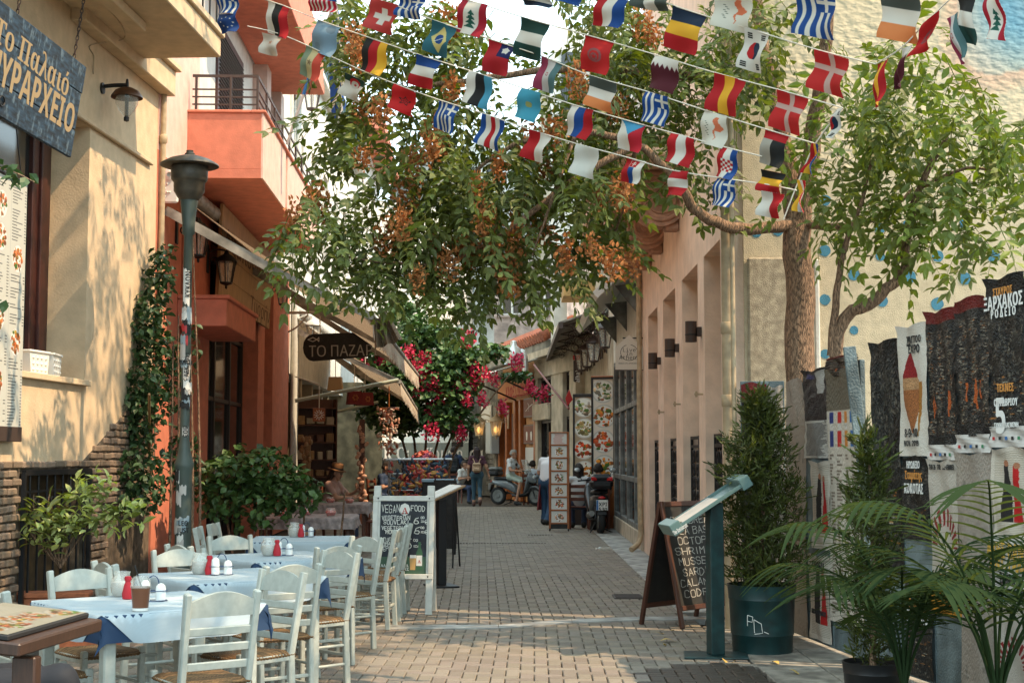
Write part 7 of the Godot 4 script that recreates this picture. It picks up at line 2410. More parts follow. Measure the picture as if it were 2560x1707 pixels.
	b = MB.new(); b.ext(HERE, V(-0.16, 0.25, -0.02), V(0.16, 1.18, 0.02), 0.006)
	part("board", b, mats["slate"], o)
	b = MB.new()
	for s in [-0.14, 0.14]: b.rod(V(s, 0, 0.1), V(s, 1.2, 0), 0.012, 6); 
	for s in [-0.14, 0.14]: b.rod(V(s, 0, -0.25), V(s, 1.0, -0.02), 0.012, 6)
	part("easel", b, mats["iron"], o)
	o = thing("blue_topped_board", "wide black notice board with pale blue top edge", "sign", turned(V(-1.124, 0.0, -22.147), 4.0))
	b = MB.new(); b.ext(HERE, V(-0.27, 0.15, -0.02), V(0.27, 1.1, 0.02), 0.006)
	part("board", b, mats["slate"], o)
	b = MB.new(); b.ext(HERE, V(-0.28, 1.1, -0.05), V(0.28, 1.15, 0.05), 0.008)
	part("top_edge", b, mat("edge_blue", Color(0.22, 0.33, 0.4), 0.5), o)
	b = MB.new(); b.ext(HERE, V(-0.25, 0, -0.2), V(-0.2, 0.15, 0.2), 0.006); b.ext(HERE, V(0.2, 0, -0.2), V(0.25, 0.15, 0.2), 0.006)
	part("foot", b, mats["iron"], o)
	# orange wooden tower of dish pictures
	o = thing("menu_tower", "tall orange wooden stand with seven framed dish pictures on castors", "sign", facing(V(0.941, 0.0, -28.554), V(-0.05, 0, 1)))
	lean = Transform3D(Basis(Vector3.RIGHT, -0.05), V(0, 0.05, 0))
	for s in [-1.0, 1.0]:
		b = MB.new(); b.ext(lean, V(s * 0.185 - 0.018, 0, -0.03), V(s * 0.185 + 0.018, 1.93, 0.03), 0.005)
		part("stile", b, mats["orange_wood"], o)
		b = MB.new(); b.bar(V(s * 0.185, 0.05, -0.42), lean * V(s * 0.185, 1.9, -0.02), 0.035, 0.05, Vector3.BACK, 0.005)
		part("back_leg", b, mats["orange_wood"], o)
		for z in [0.02, -0.42]:
			b = MB.new(); b.ball(put(V(s * 0.185, 0.03, z)), V(0.016, 0.03, 0.03), 8, 6)
			part("castor", b, mats["rubber"], o)
	b = MB.new(); b.ext(lean, V(-0.166, 0.0, -0.02), V(0.166, 0.09, 0.02)); 
	part("plinth", b, mats["slate"], o)
	var r2 := RandomNumberGenerator.new(); r2.seed = 31
	var hue := [Color(0.78, 0.55, 0.45), Color(0.7, 0.32, 0.2), Color(0.62, 0.4, 0.18), Color(0.5, 0.22, 0.12), Color(0.72, 0.42, 0.12), Color(0.78, 0.52, 0.3), Color(0.6, 0.22, 0.1)]
	for k in 7:
		var y := 0.11 + k * 0.26
		b = MB.new()
		b.ext(lean, V(-0.166, y - 0.016, -0.02), V(0.166, y + 0.012, 0.024), 0.004)
		part("rail", b, mats["orange_wood"], o)
		var im := Image.create(64, 48, false, Image.FORMAT_RGB8)
		im.fill(Color(0.8, 0.79, 0.75))
		if k < 6: food(im, Vector2(32, 25), 21.0, hue[k], r2, Color(0.86, 0.85, 0.82))
		else:
			for j in 14: im.fill_rect(Rect2i(8 + r2.randi() % 8, 5 + j * 3, 30 + r2.randi() % 14, 1), Color(0.72, 0.3, 0.22))
		b = MB.new(); b.quad(lean * V(-0.155, y + 0.014, 0.006), lean * V(0.155, y + 0.014, 0.006), lean * V(0.155, y + 0.24, 0.006), lean * V(-0.155, y + 0.24, 0.006))
		part("dish_picture", b, picture("tower_%d" % k, im, 0.4), o)
	b = MB.new(); b.ext(lean, V(-0.166, 0.09, -0.018), V(0.166, 1.93, 0.003)); 
	part("back_panel", b, mats["orange_wood"], o)
	b = MB.new(); b.ext(lean, V(-0.166, 1.905, 0.0035), V(0.166, 1.93, 0.026), 0.004)
	part("rail", b, mats["orange_wood"], o)
	# wooden lectern at the near left edge
	var A := V(-1.522, 0.919, -5.35); var B := V(-1.623, 0.907, -4.75); var C := V(-2.256, 1.006, -6.0)
	var ux := (A - B).normalized(); var uz := (C - A); uz = (uz - ux * uz.dot(ux)); var dl := uz.length(); uz = uz.normalized()
	var L := (A - B).length()
	o = thing("wooden_lectern", "dark wooden menu lectern with printed menus at bottom left", "menu stand", Transform3D(Basis(ux, -uz.cross(ux) * -1.0, -uz), B))
	var uy := (-uz).cross(ux)
	o.transform = Transform3D(Basis(ux, uy, -uz), B)
	var lw := mat("lectern_wood", Color(0.075, 0.035, 0.02), 0.45, "grain", 3.0)
	b = MB.new(); b.ext(HERE, V(0, -0.045, -dl), V(L, 0.0, 0.0), 0.006)
	part("top_board", b, lw, o)
	for k in 2:
		b = MB.new(); b.ext(HERE, V(0.012, 0.001, -dl * (0.48 + 0.5 * k)), V(L - 0.012, 0.02, -dl * (0.06 + 0.46 * k)), 0.004)
		part("menu_cover", b, mats["dark"], o)
		var im := Image.create(96, 64, false, Image.FORMAT_RGB8)
		im.fill(Color(0.5, 0.48, 0.42))
		r2.seed = 40 + k
		for j in 5: food(im, Vector2(10 + j * 19, 44 + 6 * sin(j * 2.0)), 13.0, Color(0.45, 0.28, 0.17), r2, Color(0.55, 0.53, 0.48))
		for j in 8: im.fill_rect(Rect2i(4, 4 + j * 3, 80, 1), Color(0.55, 0.53, 0.48))
		b = MB.new(); b.quad(V(0.02, 0.0215, -dl * (0.07 + 0.46 * k)), V(L - 0.02, 0.0215, -dl * (0.07 + 0.46 * k)), V(L - 0.02, 0.0215, -dl * (0.47 + 0.5 * k)), V(0.02, 0.0215, -dl * (0.47 + 0.5 * k)))
		part("menu_page", b, picture("menu_page_%d" % k, im, 0.35), o)
	b = MB.new()
	var inv := o.transform.affine_inverse()
	var pa := V(-1.65, 0.847, -4.9)
	b.bar(inv * pa, inv * V(pa.x, 0.02, pa.z), 0.085, 0.05, Vector3.RIGHT, 0.006)
	b.box(inv * put(V(pa.x, 0.012, pa.z)), V(0.4, 0.024, 0.4), 0.006)
	part("post", b, lw, o)

# ---------------------------------------------------------------- scooters; local +z is forward
func scooter(label: String, x: Transform3D, body: Color, windscreen: bool) -> Node3D:
	var o := thing("scooter", label, "scooter", x, "parked and ridden scooters")
	var paint := mat("scooter_" + str(body), body, 0.3, "", 1.0, "", {"coat": 0.6})
	var blk: Material = mats["black_plastic"]
	var b: MB
	for z in [-0.62, 0.68]:
		var c := Transform3D(Basis(Vector3.BACK, PI / 2), V(0, 0.27, z))
		b = MB.new(); b.lathe(c, [Vector2(0.19, -0.055), Vector2(0.245, -0.06), Vector2(0.27, -0.035), Vector2(0.275, 0.0), Vector2(0.27, 0.035), Vector2(0.245, 0.06), Vector2(0.19, 0.055)], 22)
		var w := part("wheel", b, mats["rubber"], o)
		b = MB.new(); b.lathe(c, [Vector2(0.0, -0.05), Vector2(0.06, -0.05), Vector2(0.07, -0.03), Vector2(0.19, -0.045), Vector2(0.19, 0.045), Vector2(0.07, 0.03), Vector2(0.06, 0.05), Vector2(0, 0.05)], 12)
		part("rim", b, mats["grey_paint"], w)
	var loft := func(called: String, secs: Array, mt: Material):   # sections: z, y, half width, half height
		var m := MB.new()
		m.sheet(func(u, v):
			var t: float = v * (secs.size() - 1); var i := mini(int(t), secs.size() - 2); var k := t - i
			var p: Array = secs[i]; var q: Array = secs[i + 1]
			var a: float = u * TAU
			var ca := cos(a); var sa := sin(a)
			return V(lerpf(p[2], q[2], k) * signf(ca) * pow(absf(ca), 0.7), lerpf(p[1], q[1], k) + lerpf(p[3], q[3], k) * signf(sa) * pow(absf(sa), 0.7), lerpf(p[0], q[0], k)), 20, (secs.size() - 1) * 3)
		return part(called, m, mt, o)
	loft.call("tail_body", [[-0.86, 0.72, 0.01, 0.01], [-0.8, 0.7, 0.1, 0.06], [-0.6, 0.66, 0.16, 0.10], [-0.25, 0.6, 0.18, 0.14], [0.0, 0.48, 0.15, 0.14], [0.12, 0.36, 0.05, 0.03]], paint)
	loft.call("seat", [[-0.78, 0.79, 0.02, 0.02], [-0.7, 0.81, 0.14, 0.05], [-0.35, 0.8, 0.16, 0.05], [-0.05, 0.76, 0.14, 0.05], [0.08, 0.7, 0.04, 0.03]], blk)
	loft.call("floor_board", [[-0.1, 0.3, 0.1, 0.05], [0.15, 0.28, 0.17, 0.05], [0.4, 0.32, 0.17, 0.06], [0.5, 0.4, 0.12, 0.05]], blk)
	loft.call("front_fairing", [[0.34, 0.4, 0.13, 0.08], [0.44, 0.62, 0.2, 0.16], [0.5, 0.82, 0.19, 0.15], [0.62, 0.78, 0.12, 0.14], [0.72, 0.7, 0.03, 0.03]], paint)
	loft.call("front_mudguard", [[0.42, 0.4, 0.05, 0.02], [0.55, 0.55, 0.08, 0.03], [0.72, 0.56, 0.08, 0.03], [0.92, 0.42, 0.05, 0.02]], paint)
	b = MB.new(); b.rod(V(0, 0.86, 0.42), V(0, 1.02, 0.36), 0.03, 8); b.tube(curve([V(-0.34, 1.0, 0.22), V(-0.12, 1.02, 0.36), V(0.12, 1.02, 0.36), V(0.34, 1.0, 0.22)], 4), PackedFloat32Array([0.018]), 6)
	for s in [-0.06, 0.06]: b.rod(V(s, 0.27, 0.68), V(s, 0.8, 0.48), 0.022, 6)
	part("handlebar", b, blk, o)
	for s in [-1.0, 1.0]:
		b = MB.new(); b.rod(V(s * 0.26, 1.0, 0.27), V(s * 0.34, 1.2, 0.24), 0.008, 5); b.ball(put(V(s * 0.36, 1.22, 0.23)), V(0.075, 0.05, 0.02), 10, 6)
		var mr := part("mirror", b, blk, o)
		b = MB.new(); b.ball(put(V(s * 0.36, 1.22, 0.214)), V(0.066, 0.042, 0.008), 10, 4)
		part("mirror_glass", b, mats["steel"], mr)
	b = MB.new(); b.ball(put(V(0, 0.84, 0.645)), V(0.11, 0.07, 0.05), 12, 6)
	part("headlight", b, mats["china"], o)
	b = MB.new(); b.rod(V(0.17, 0.3, 0.0), V(0.19, 0.36, -0.45), 0.028, 8); b.tube(PackedVector3Array([V(0.19, 0.36, -0.42), V(0.2, 0.4, -0.86)]), PackedFloat32Array([0.055, 0.06]), 10)
	part("exhaust", b, mats["grey_paint"], o)
	b = MB.new(); b.ext(Transform3D(Basis(Vector3.RIGHT, 0.3), V(0, 0.52, -0.84)), V(-0.09, -0.16, -0.01), V(0.09, 0.1, 0.01), 0.01); b.rod(V(-0.05, 0.1, -0.1), V(-0.28, 0.01, -0.25), 0.014, 6); b.rod(V(0.05, 0.2, -0.2), V(0.16, 0.01, -0.3), 0.014, 6); b.rod(V(0.09, 0.27, -0.62), V(0.09, 0.6, -0.5), 0.03, 8)
	part("stand", b, blk, o)
	var pt := Transform3D(Basis(UP, PI), V(0, 0.56, -0.9))
	b = MB.new(); b.box(pt, V(0.225, 0.2, 0.008), 0.004)
	var pl := part("number_plate", b, mats["white_plain"], o)
	b = MB.new(); b.ext(pt, V(-0.11, -0.095, 0.004), V(-0.075, 0.095, 0.006))
	part("blue_strip", b, mat("plate_blue", Color(0.03, 0.16, 0.42), 0.5), pl)
	lettering("XPI", 0.075, mats["text_dark"], pl, pt * put(V(0.015, 0.015, 0.004)))
	lettering("530", 0.075, mats["text_dark"], pl, pt * put(V(0.015, -0.082, 0.004)))
	b = MB.new(); b.ball(put(V(0, 0.7, -0.86)), V(0.07, 0.03, 0.03), 10, 6)
	part("tail_light", b, mats["red_glass"], o)
	b = MB.new(); b.box(put(V(0, 0.96, -0.72)), V(0.44, 0.19, 0.36), 0.06)
	var tb := part("top_box", b, blk, o)
	b = MB.new(); b.box(put(V(0, 1.085, -0.72)), V(0.41, 0.13, 0.34), 0.06)
	part("lid", b, mat("box_lid", Color(0.045, 0.05, 0.055), 0.3) if not windscreen else mats["grey_paint"], tb)
	b = MB.new()
	for s in [-1.0, 1.0]: b.box(Transform3D(Basis(UP, s * 0.4), V(s * 0.15, 1.06, -0.885)), V(0.12, 0.07, 0.03), 0.01)
	part("reflector", b, mats["red_glass"], tb)
	if windscreen:
		b = MB.new(); b.sheet(func(u, v): return V((u - 0.5) * (0.46 - 0.12 * v), 0.95 + 0.42 * v, 0.52 - 0.16 * v - 0.35 * pow(u - 0.5, 2.0)), 8, 4, 0.004)
		part("windscreen", b, mats["lamp_glass"], o)
	return o

func vehicles() -> void:
	scooter("black scooter parked seen from behind with top box", Transform3D(Basis(UP, PI + 0.06), V(1.673, 0.0, -28.262)), Color(0.02, 0.02, 0.022), false)
	scooter("silver and dark scooter ridden across the street end", Transform3D(Basis(UP, 1.05), V(0.121, 0.0, -43.389)), Color(0.16, 0.18, 0.19), true)

# ---------------------------------------------------------------- people: one skin meshed round a jointed skeleton
func flesh(b: MB, bones: Array, cell: float, blend: float) -> void:   # bones: [a, b, radius a, radius b, colour]
	var lo := Vector3.ONE * 1e9; var hi := Vector3.ONE * -1e9
	for q in bones:
		var r := maxf(q[2], q[3]) + cell * 3.0 + blend
		lo = lo.min((q[0] as Vector3).min(q[1]) - Vector3.ONE * r); hi = hi.max((q[0] as Vector3).max(q[1]) + Vector3.ONE * r)
	var n := Vector3i(((hi - lo) / cell).ceil()) + Vector3i.ONE
	var sx := 1; var sy := n.x; var sz := n.x * n.y
	var f := PackedFloat32Array(); f.resize(sz * n.z); f.fill(1.0)
	var near := PackedFloat32Array(); near.resize(sz * n.z); near.fill(1.0)
	var who := PackedInt32Array(); who.resize(sz * n.z)
	for k in bones.size():
		var q: Array = bones[k]
		var a: Vector3 = q[0]; var ab: Vector3 = (q[1] as Vector3) - a
		var ra: float = q[2]; var rb: float = q[3]
		var pad := maxf(ra, rb) + cell * 2.0 + blend
		var l := Vector3i(((a.min(q[1]) - lo - Vector3.ONE * pad) / cell).floor()).clamp(Vector3i.ZERO, n - Vector3i.ONE)
		var h := Vector3i(((a.max(q[1]) - lo + Vector3.ONE * pad) / cell).ceil()).clamp(Vector3i.ZERO, n - Vector3i.ONE)
		var inv := 1.0 / maxf(ab.length_squared(), 1e-8)
		for z in range(l.z, h.z + 1):
			for y in range(l.y, h.y + 1):
				var i := z * sz + y * sy + l.x
				for x in range(l.x, h.x + 1):
					var p := lo + V(x, y, z) * cell - a
					var t := clampf(p.dot(ab) * inv, 0.0, 1.0)
					var d := (p - ab * t).length() - lerpf(ra, rb, t)
					if d < near[i]:
						near[i] = d; who[i] = k
					var e := f[i]
					var g := maxf(blend - absf(e - d), 0.0) / blend
					f[i] = minf(e, d) - g * g * blend * 0.25
					i += 1
	var id := {}
	var pos := PackedVector3Array(); var nor := PackedVector3Array(); var col := PackedColorArray()
	var quads := []
	for z in n.z - 1:
		for y in n.y - 1:
			for x in n.x - 1:
				var i := z * sz + y * sy + x
				var s := 0
				for c in 8:
					if f[i + (c & 1) + ((c >> 1) & 1) * sy + (c >> 2) * sz] < 0.0: s += 1
				if s == 0 or s == 8: continue
				var sum := Vector3.ZERO; var m := 0
				for c in 8:
					for ax in 3:
						if c & (1 << ax): continue
						var c2 := c | (1 << ax)
						var v0 := f[i + (c & 1) + ((c >> 1) & 1) * sy + (c >> 2) * sz]; var v1 := f[i + (c2 & 1) + ((c2 >> 1) & 1) * sy + (c2 >> 2) * sz]
						if (v0 < 0.0) != (v1 < 0.0):
							var p := V(c & 1, (c >> 1) & 1, c >> 2)
							p[ax] += v0 / (v0 - v1)
							sum += p; m += 1
				id[i] = pos.size()
				pos.append(lo + (V(x, y, z) + sum / m) * cell)
				nor.append(V(f[i + 1] - f[i] + f[i + 1 + sy] - f[i + sy], f[i + sy] - f[i] + f[i + sy + 1] - f[i + 1], f[i + sz] - f[i] + f[i + sz + 1] - f[i + 1]).normalized())
				col.append(bones[who[i]][4])
	for i in id:
		for ax in 3:
			var st: int = [sx, sy, sz][ax]
			var s1: int = [sy, sz, sx][ax]; var s2: int = [sz, sx, sy][ax]
			if (f[i] < 0.0) == (f[i + st] < 0.0): continue
			if not (id.has(i - s1) and id.has(i - s2) and id.has(i - s1 - s2)): continue
			var q := [id[i], id[i - s1], id[i - s1 - s2], id[i - s2]]
			if f[i] < 0.0: q.reverse()
			for t in [0, 1, 2, 0, 2, 3]:
				b.tint = col[q[t]]
				b.one(pos[q[t]], nor[q[t]])

const SKIN := Color(0.42, 0.22, 0.14)

func person(label: String, x: Transform3D, J: Dictionary, C: Dictionary, group := "") -> Node3D:
	var j := {"pel": V(0, 0.95, 0), "chest": V(0, 1.28, -0.01), "neck": V(0, 1.47, -0.01), "head": V(0, 1.63, 0.02), "shL": V(0.18, 1.42, -0.01), "shR": V(-0.18, 1.42, -0.01), "elL": V(0.25, 1.14, -0.03), "elR": V(-0.25, 1.14, -0.03), "wrL": V(0.25, 0.9, 0.06), "wrR": V(-0.25, 0.9, 0.06), "hipL": V(0.09, 0.92, 0), "hipR": V(-0.09, 0.92, 0), "knL": V(0.1, 0.5, 0.02), "knR": V(-0.1, 0.5, 0.02), "anL": V(0.11, 0.09, -0.03), "anR": V(-0.11, 0.09, -0.03), "face": V(0, 0, 1)}
	j.merge(J, true)
	var skin: Color = C.get("skin", SKIN); var sh: Color = C.get("shirt", Color.WHITE); var tr: Color = C.get("trousers", Color(0.03, 0.05, 0.1)); var hair: Color = C.get("hair", Color(0.02, 0.013, 0.01)); var shoe: Color = C.get("shoe", Color(0.02, 0.02, 0.022))
	var s: float = C.get("girth", 1.0)
	var o := thing("person", label, "person", x, group)
	var B := []
	var pel: Vector3 = j.pel; var ch: Vector3 = j.chest; var nk: Vector3 = j.neck; var hd: Vector3 = j.head
	var across: Vector3 = (j.shL - j.shR).normalized()
	B.append([j.hipL, j.hipR, 0.115 * s, 0.115 * s, tr])
	B.append([pel + V(0, 0.05, 0), ch, 0.125 * s, 0.125 * s, sh])
	B.append([pel + across * 0.07 + V(0, 0.09, 0), ch + across * 0.09, 0.085 * s, 0.1 * s, sh]); B.append([pel - across * 0.07 + V(0, 0.09, 0), ch - across * 0.09, 0.085 * s, 0.1 * s, sh])
	B.append([j.shL - across * 0.03, j.shR + across * 0.03, 0.075 * s, 0.075 * s, sh]); B.append([ch, nk, 0.1, 0.055, sh])
	B.append([nk, hd, 0.052, 0.052, skin])
	for e in ["L", "R"]:
		var a: Vector3 = j["sh" + e]; var el: Vector3 = j["el" + e]; var wr: Vector3 = j["wr" + e]
		var mid := a.lerp(el, 0.62)
		B.append([a, mid, 0.062 * s, 0.054 * s, sh]); B.append([mid, el, 0.045, 0.04, sh if C.get("long", false) else skin]); B.append([el, wr, 0.04, 0.027, sh if C.get("long", false) else skin])
		var hip: Vector3 = j["hip" + e]; var kn: Vector3 = j["kn" + e]; var an: Vector3 = j["an" + e]
		B.append([hip, kn, 0.088 * s, 0.062, tr])
		if C.get("shorts", false): B.append([kn.lerp(an, 0.08), an, 0.052, 0.036, skin])
		else: B.append([kn, an.lerp(kn, C.get("rolled", 0.0)), 0.062, 0.05, tr]); B.append([an.lerp(kn, 0.2), an, 0.042, 0.036, skin if C.get("rolled", 0.0) > 0.0 else tr])
		var toe: Vector3 = j.get("toe" + e, an + V(0.01, -0.05, 0.15))
		B.append([an + (an - toe) * 0.25 + V(0, -0.04, 0), toe, 0.042, 0.036, shoe]); B.append([an, an + V(0, -0.05, 0.03), 0.042, 0.042, shoe])
	var b := MB.new()
	flesh(b, B, C.get("cell", 0.02), 0.045)
	# head: skull, jaw, nose, ears, eyes, mouth, hair
	var fw: Vector3 = j.face; fw = fw.normalized()
	var rt := UP.cross(fw).normalized(); var up := fw.cross(rt)
	var h := func(a: float, c: float, d: float): return hd + rt * a + up * c + fw * d
	var H := [[h.call(0, 0.035, -0.015), h.call(0, 0.03, 0.015), 0.088, 0.082, skin], [h.call(0, -0.02, 0.03), h.call(0, -0.075, 0.055), 0.066, 0.042, skin], [h.call(0, 0.02, 0.095), h.call(0, -0.012, 0.115), 0.01, 0.014, skin]]
	for e in [-1.0, 1.0]:
		H.append([h.call(e * 0.083, 0.015, 0.0), h.call(e * 0.085, -0.02, 0.005), 0.018, 0.014, skin])
		H.append([h.call(e * 0.03, 0.022, 0.088), h.call(e * 0.036, 0.022, 0.087), 0.01, 0.01, C.get("eyes", Color(0.03, 0.02, 0.02))])
	H.append([h.call(-0.018, -0.048, 0.092), h.call(0.018, -0.048, 0.092), 0.008, 0.008, Color(0.32, 0.1, 0.08)])
	H.append([h.call(0, 0.06, -0.03), h.call(0, 0.075, 0.02), 0.088, 0.078, hair]); H.append([h.call(-0.045, 0.02, -0.05), h.call(0.045, 0.02, -0.05), 0.062, 0.062, hair])
	if C.get("long_hair", false): H.append([h.call(0, 0.02, -0.06), h.call(0, -0.22, -0.09), 0.085, 0.05, hair]); H.append([h.call(0.05, 0.0, -0.05), h.call(0.07, -0.16, -0.06), 0.05, 0.03, hair]); H.append([h.call(-0.05, 0.0, -0.05), h.call(-0.07, -0.16, -0.06), 0.05, 0.03, hair])
	flesh(b, H, 0.009, 0.012)
	# hands with four fingers and a thumb
	for e in ["L", "R"]:
		var wr: Vector3 = j["wr" + e]; var d: Vector3 = (wr - (j["el" + e] as Vector3)).normalized()
		var side := across * (1.0 if e == "L" else -1.0)
		var w := (fw - d * fw.dot(d)).normalized() if absf(fw.dot(d)) < 0.85 else across
		var nn := d.cross(w).normalized()
		var K := [[wr, wr + d * 0.05, 0.026, 0.03, skin], [wr + d * 0.05 + w * 0.02, wr + d * 0.085 + w * 0.022, 0.02, 0.017, skin], [wr + d * 0.05 - w * 0.02, wr + d * 0.085 - w * 0.022, 0.02, 0.016, skin]]
		for i in 4:
			var p := wr + d * 0.088 + w * (0.033 - i * 0.022)
			var ln: float = [0.035, 0.04, 0.037, 0.029][i]
			var m := p + d * ln - nn * 0.008
			K.append([p, m, 0.009, 0.0085, skin]); K.append([m, m + d * ln * 0.7 - nn * 0.02, 0.0085, 0.007, skin])
		K.append([wr + d * 0.03 + w * 0.03, wr + d * 0.065 + w * 0.06, 0.013, 0.01, skin]); K.append([wr + d * 0.065 + w * 0.06, wr + d * 0.095 + w * 0.062, 0.01, 0.008, skin])
		flesh(b, K, 0.0075, 0.008)
	b.tint = Color.WHITE
	part("body", b, mats["figure"], o)
	return o

func backpack(o: Node3D, c: Vector3, w: float, h: float, mt: Material) -> void:
	var b := MB.new(); b.box(put(c), V(w, h, 0.14), 0.05); b.box(put(c + V(0, -h * 0.2, -0.09)), V(w * 0.75, h * 0.4, 0.07), 0.03)
	var p := part("backpack", b, mt, o)
	b = MB.new()
	for s in [-1.0, 1.0]: b.tube(curve([c + V(s * w * 0.2, h * 0.4, 0.0), c + V(s * 0.11, h * 0.5 + 0.12, 0.06), c + V(s * 0.13, h * 0.5 + 0.03, 0.22), c + V(s * 0.15, -0.05, 0.23)], 5), PackedFloat32Array([0.016]), 6)
	b.box(put(c + V(0, h * 0.36, -0.06)), V(w * 0.9, h * 0.3, 0.06), 0.025)
	part("straps", b, mt, p)

func people() -> void:
	var away := Basis(UP, PI)
	var navy := Color(0.018, 0.035, 0.075)
	var m := person("man in navy T-shirt with black backpack walking away", Transform3D(away, V(-1.857, 0.0, -45.17)), {"knL": V(0.1, 0.52, 0.1), "anL": V(0.1, 0.09, 0.1), "knR": V(-0.1, 0.5, -0.02), "anR": V(-0.1, 0.12, -0.2), "elL": V(0.29, 1.14, -0.05), "elR": V(-0.29, 1.14, -0.05), "wrL": V(0.32, 0.88, 0.04), "wrR": V(-0.32, 0.88, 0.06), "shL": V(0.21, 1.43, 0), "shR": V(-0.21, 1.43, 0)}, {"shirt": navy, "girth": 1.15, "trousers": Color(0.03, 0.06, 0.09)}, "people walking away")
	backpack(m, V(0, 1.18, -0.24), 0.36, 0.5, mat("pack_black", Color(0.012, 0.015, 0.018), 0.8))
	m = person("woman in plum top with beige rucksack walking away in jeans", Transform3D(away, V(-1.035, 0.0, -42.063)), {"head": V(0.02, 1.6, 0.02), "face": V(0.5, -0.05, 1), "knL": V(0.09, 0.52, 0.08), "anL": V(0.09, 0.09, 0.06), "knR": V(-0.09, 0.5, 0.0), "anR": V(-0.1, 0.16, -0.28), "toeR": V(-0.1, 0.05, -0.2), "elR": V(-0.28, 1.16, -0.06), "wrR": V(-0.34, 0.95, -0.04)}, {"shirt": Color(0.065, 0.018, 0.035), "trousers": Color(0.035, 0.085, 0.125), "rolled": 0.3, "hair": Color(0.02, 0.01, 0.008), "long_hair": true, "shoe": Color(0.1, 0.05, 0.04)}, "people walking away")
	backpack(m, V(0, 1.14, -0.2), 0.26, 0.28, mat("pack_beige", Color(0.4, 0.27, 0.17), 0.7))
	var sit := func(d := 0.0): return {"pel": V(0, 0.52, -0.05), "chest": V(0, 0.87, 0.0 + d), "neck": V(0, 1.05, 0.03 + d), "head": V(0, 1.2, 0.08 + d), "shL": V(0.18, 1.0, 0.01 + d), "shR": V(-0.18, 1.0, 0.01 + d), "hipL": V(0.1, 0.51, 0), "hipR": V(-0.1, 0.51, 0), "knL": V(0.13, 0.5, 0.43), "knR": V(-0.13, 0.5, 0.43), "anL": V(0.12, 0.09, 0.42), "anR": V(-0.12, 0.09, 0.42), "elL": V(0.24, 0.76, 0.14), "elR": V(-0.24, 0.76, 0.14), "wrL": V(0.13, 0.8, 0.36), "wrR": V(-0.13, 0.8, 0.36)}
	# rider
	var J: Dictionary = sit.call()
	for k in J: J[k] = J[k] + V(0, 0.33, -0.16)
	J.merge({"wrL": V(0.3, 1.03, 0.24), "wrR": V(-0.3, 1.03, 0.24), "elL": V(0.3, 1.05, -0.02), "elR": V(-0.3, 1.05, -0.02), "knL": V(0.2, 0.72, 0.28), "knR": V(-0.2, 0.72, 0.28), "anL": V(0.2, 0.4, 0.3), "anR": V(-0.26, 0.09, 0.15)}, true)
	person("man with grey hair in white T-shirt and shorts riding the scooter", Transform3D(Basis(UP, 1.05), V(0.121, 0.0, -43.389)), J, {"shirt": Color(0.62, 0.63, 0.62), "trousers": Color(0.36, 0.42, 0.36), "shorts": true, "hair": Color(0.3, 0.28, 0.25)})
	# waiter leaning over a table, seen from behind
	m = person("waiter in white shirt and dark red apron beside the menu tower", Transform3D(Basis(UP, 2.6), V(0.765, 0.0, -31.132)), {"chest": V(0, 1.26, 0.07), "neck": V(0, 1.42, 0.16), "head": V(0, 1.56, 0.23), "shL": V(0.2, 1.38, 0.12), "shR": V(-0.2, 1.38, 0.12), "elL": V(0.28, 1.12, 0.14), "elR": V(-0.28, 1.12, 0.14), "wrL": V(0.2, 1.0, 0.36), "wrR": V(-0.2, 1.0, 0.36), "knR": V(-0.1, 0.5, -0.02), "anR": V(-0.11, 0.1, -0.22), "knL": V(0.12, 0.5, 0.1), "anL": V(0.12, 0.09, 0.05)}, {"shirt": Color(0.62, 0.61, 0.62), "trousers": Color(0.022, 0.06, 0.12), "girth": 1.1})
	var b := MB.new()
	b.sheet(func(u, v):
		var a := lerpf(-2.5, 2.5, u)
		var r: float = 0.155 + 0.07 * (1.0 - v) + 0.012 * sin(a * 9.0) * (1.0 - v)
		return V(sin(a) * r, lerpf(0.32, 1.0, v), cos(a) * r * 0.9), 30, 8, 0.004)
	part("apron", b, mat("apron_red", Color(0.16, 0.02, 0.025), 0.8), m)
	# seated guests
	J = sit.call(0.04)
	J.merge({"face": V(0.0, -0.35, 1), "elL": V(0.22, 0.8, 0.25), "wrL": V(0.1, 0.9, 0.45), "elR": V(-0.24, 0.78, 0.22), "wrR": V(-0.1, 0.8, 0.44)}, true)
	m = person("woman in straw hat and pale top seated at the wooden table", Transform3D(Basis(UP, 1.25), V(-3.145, 0.0, -24.721)), J, {"shirt": Color(0.4, 0.25, 0.21), "hair": Color(0.035, 0.016, 0.01), "long_hair": true, "cell": 0.016, "eyes": Color(0.01, 0.01, 0.01)})
	b = MB.new()
	b.lathe(Transform3D(Basis(Vector3.RIGHT, 0.25), V(0, 1.265, 0.12)), [Vector2(0.165, -0.008), Vector2(0.17, 0.0), Vector2(0.112, 0.012), Vector2(0.105, 0.09), Vector2(0.09, 0.115), Vector2(0.0, 0.105)], 22)
	var hat := part("straw_hat", b, mat("straw", Color(0.42, 0.2, 0.075), 0.85, "straw", 8.0, "", {"world": false}), m)
	b = MB.new(); b.lathe(Transform3D(Basis(Vector3.RIGHT, 0.25), V(0, 1.265, 0.12)), [Vector2(0.1125, 0.012), Vector2(0.1105, 0.042)], 22)
	part("hat_band", b, mats["dark"], hat)
	J = sit.call(0.06)
	J.merge({"face": V(0, -0.2, 1)}, true)
	person("man in dark blue polo shirt seated by the jewellery rack", Transform3D(Basis(UP, 1.2), V(-3.06, 0.0, -33.394)), J, {"shirt": Color(0.015, 0.035, 0.08), "girth": 1.1}, "guests seated at cafes")
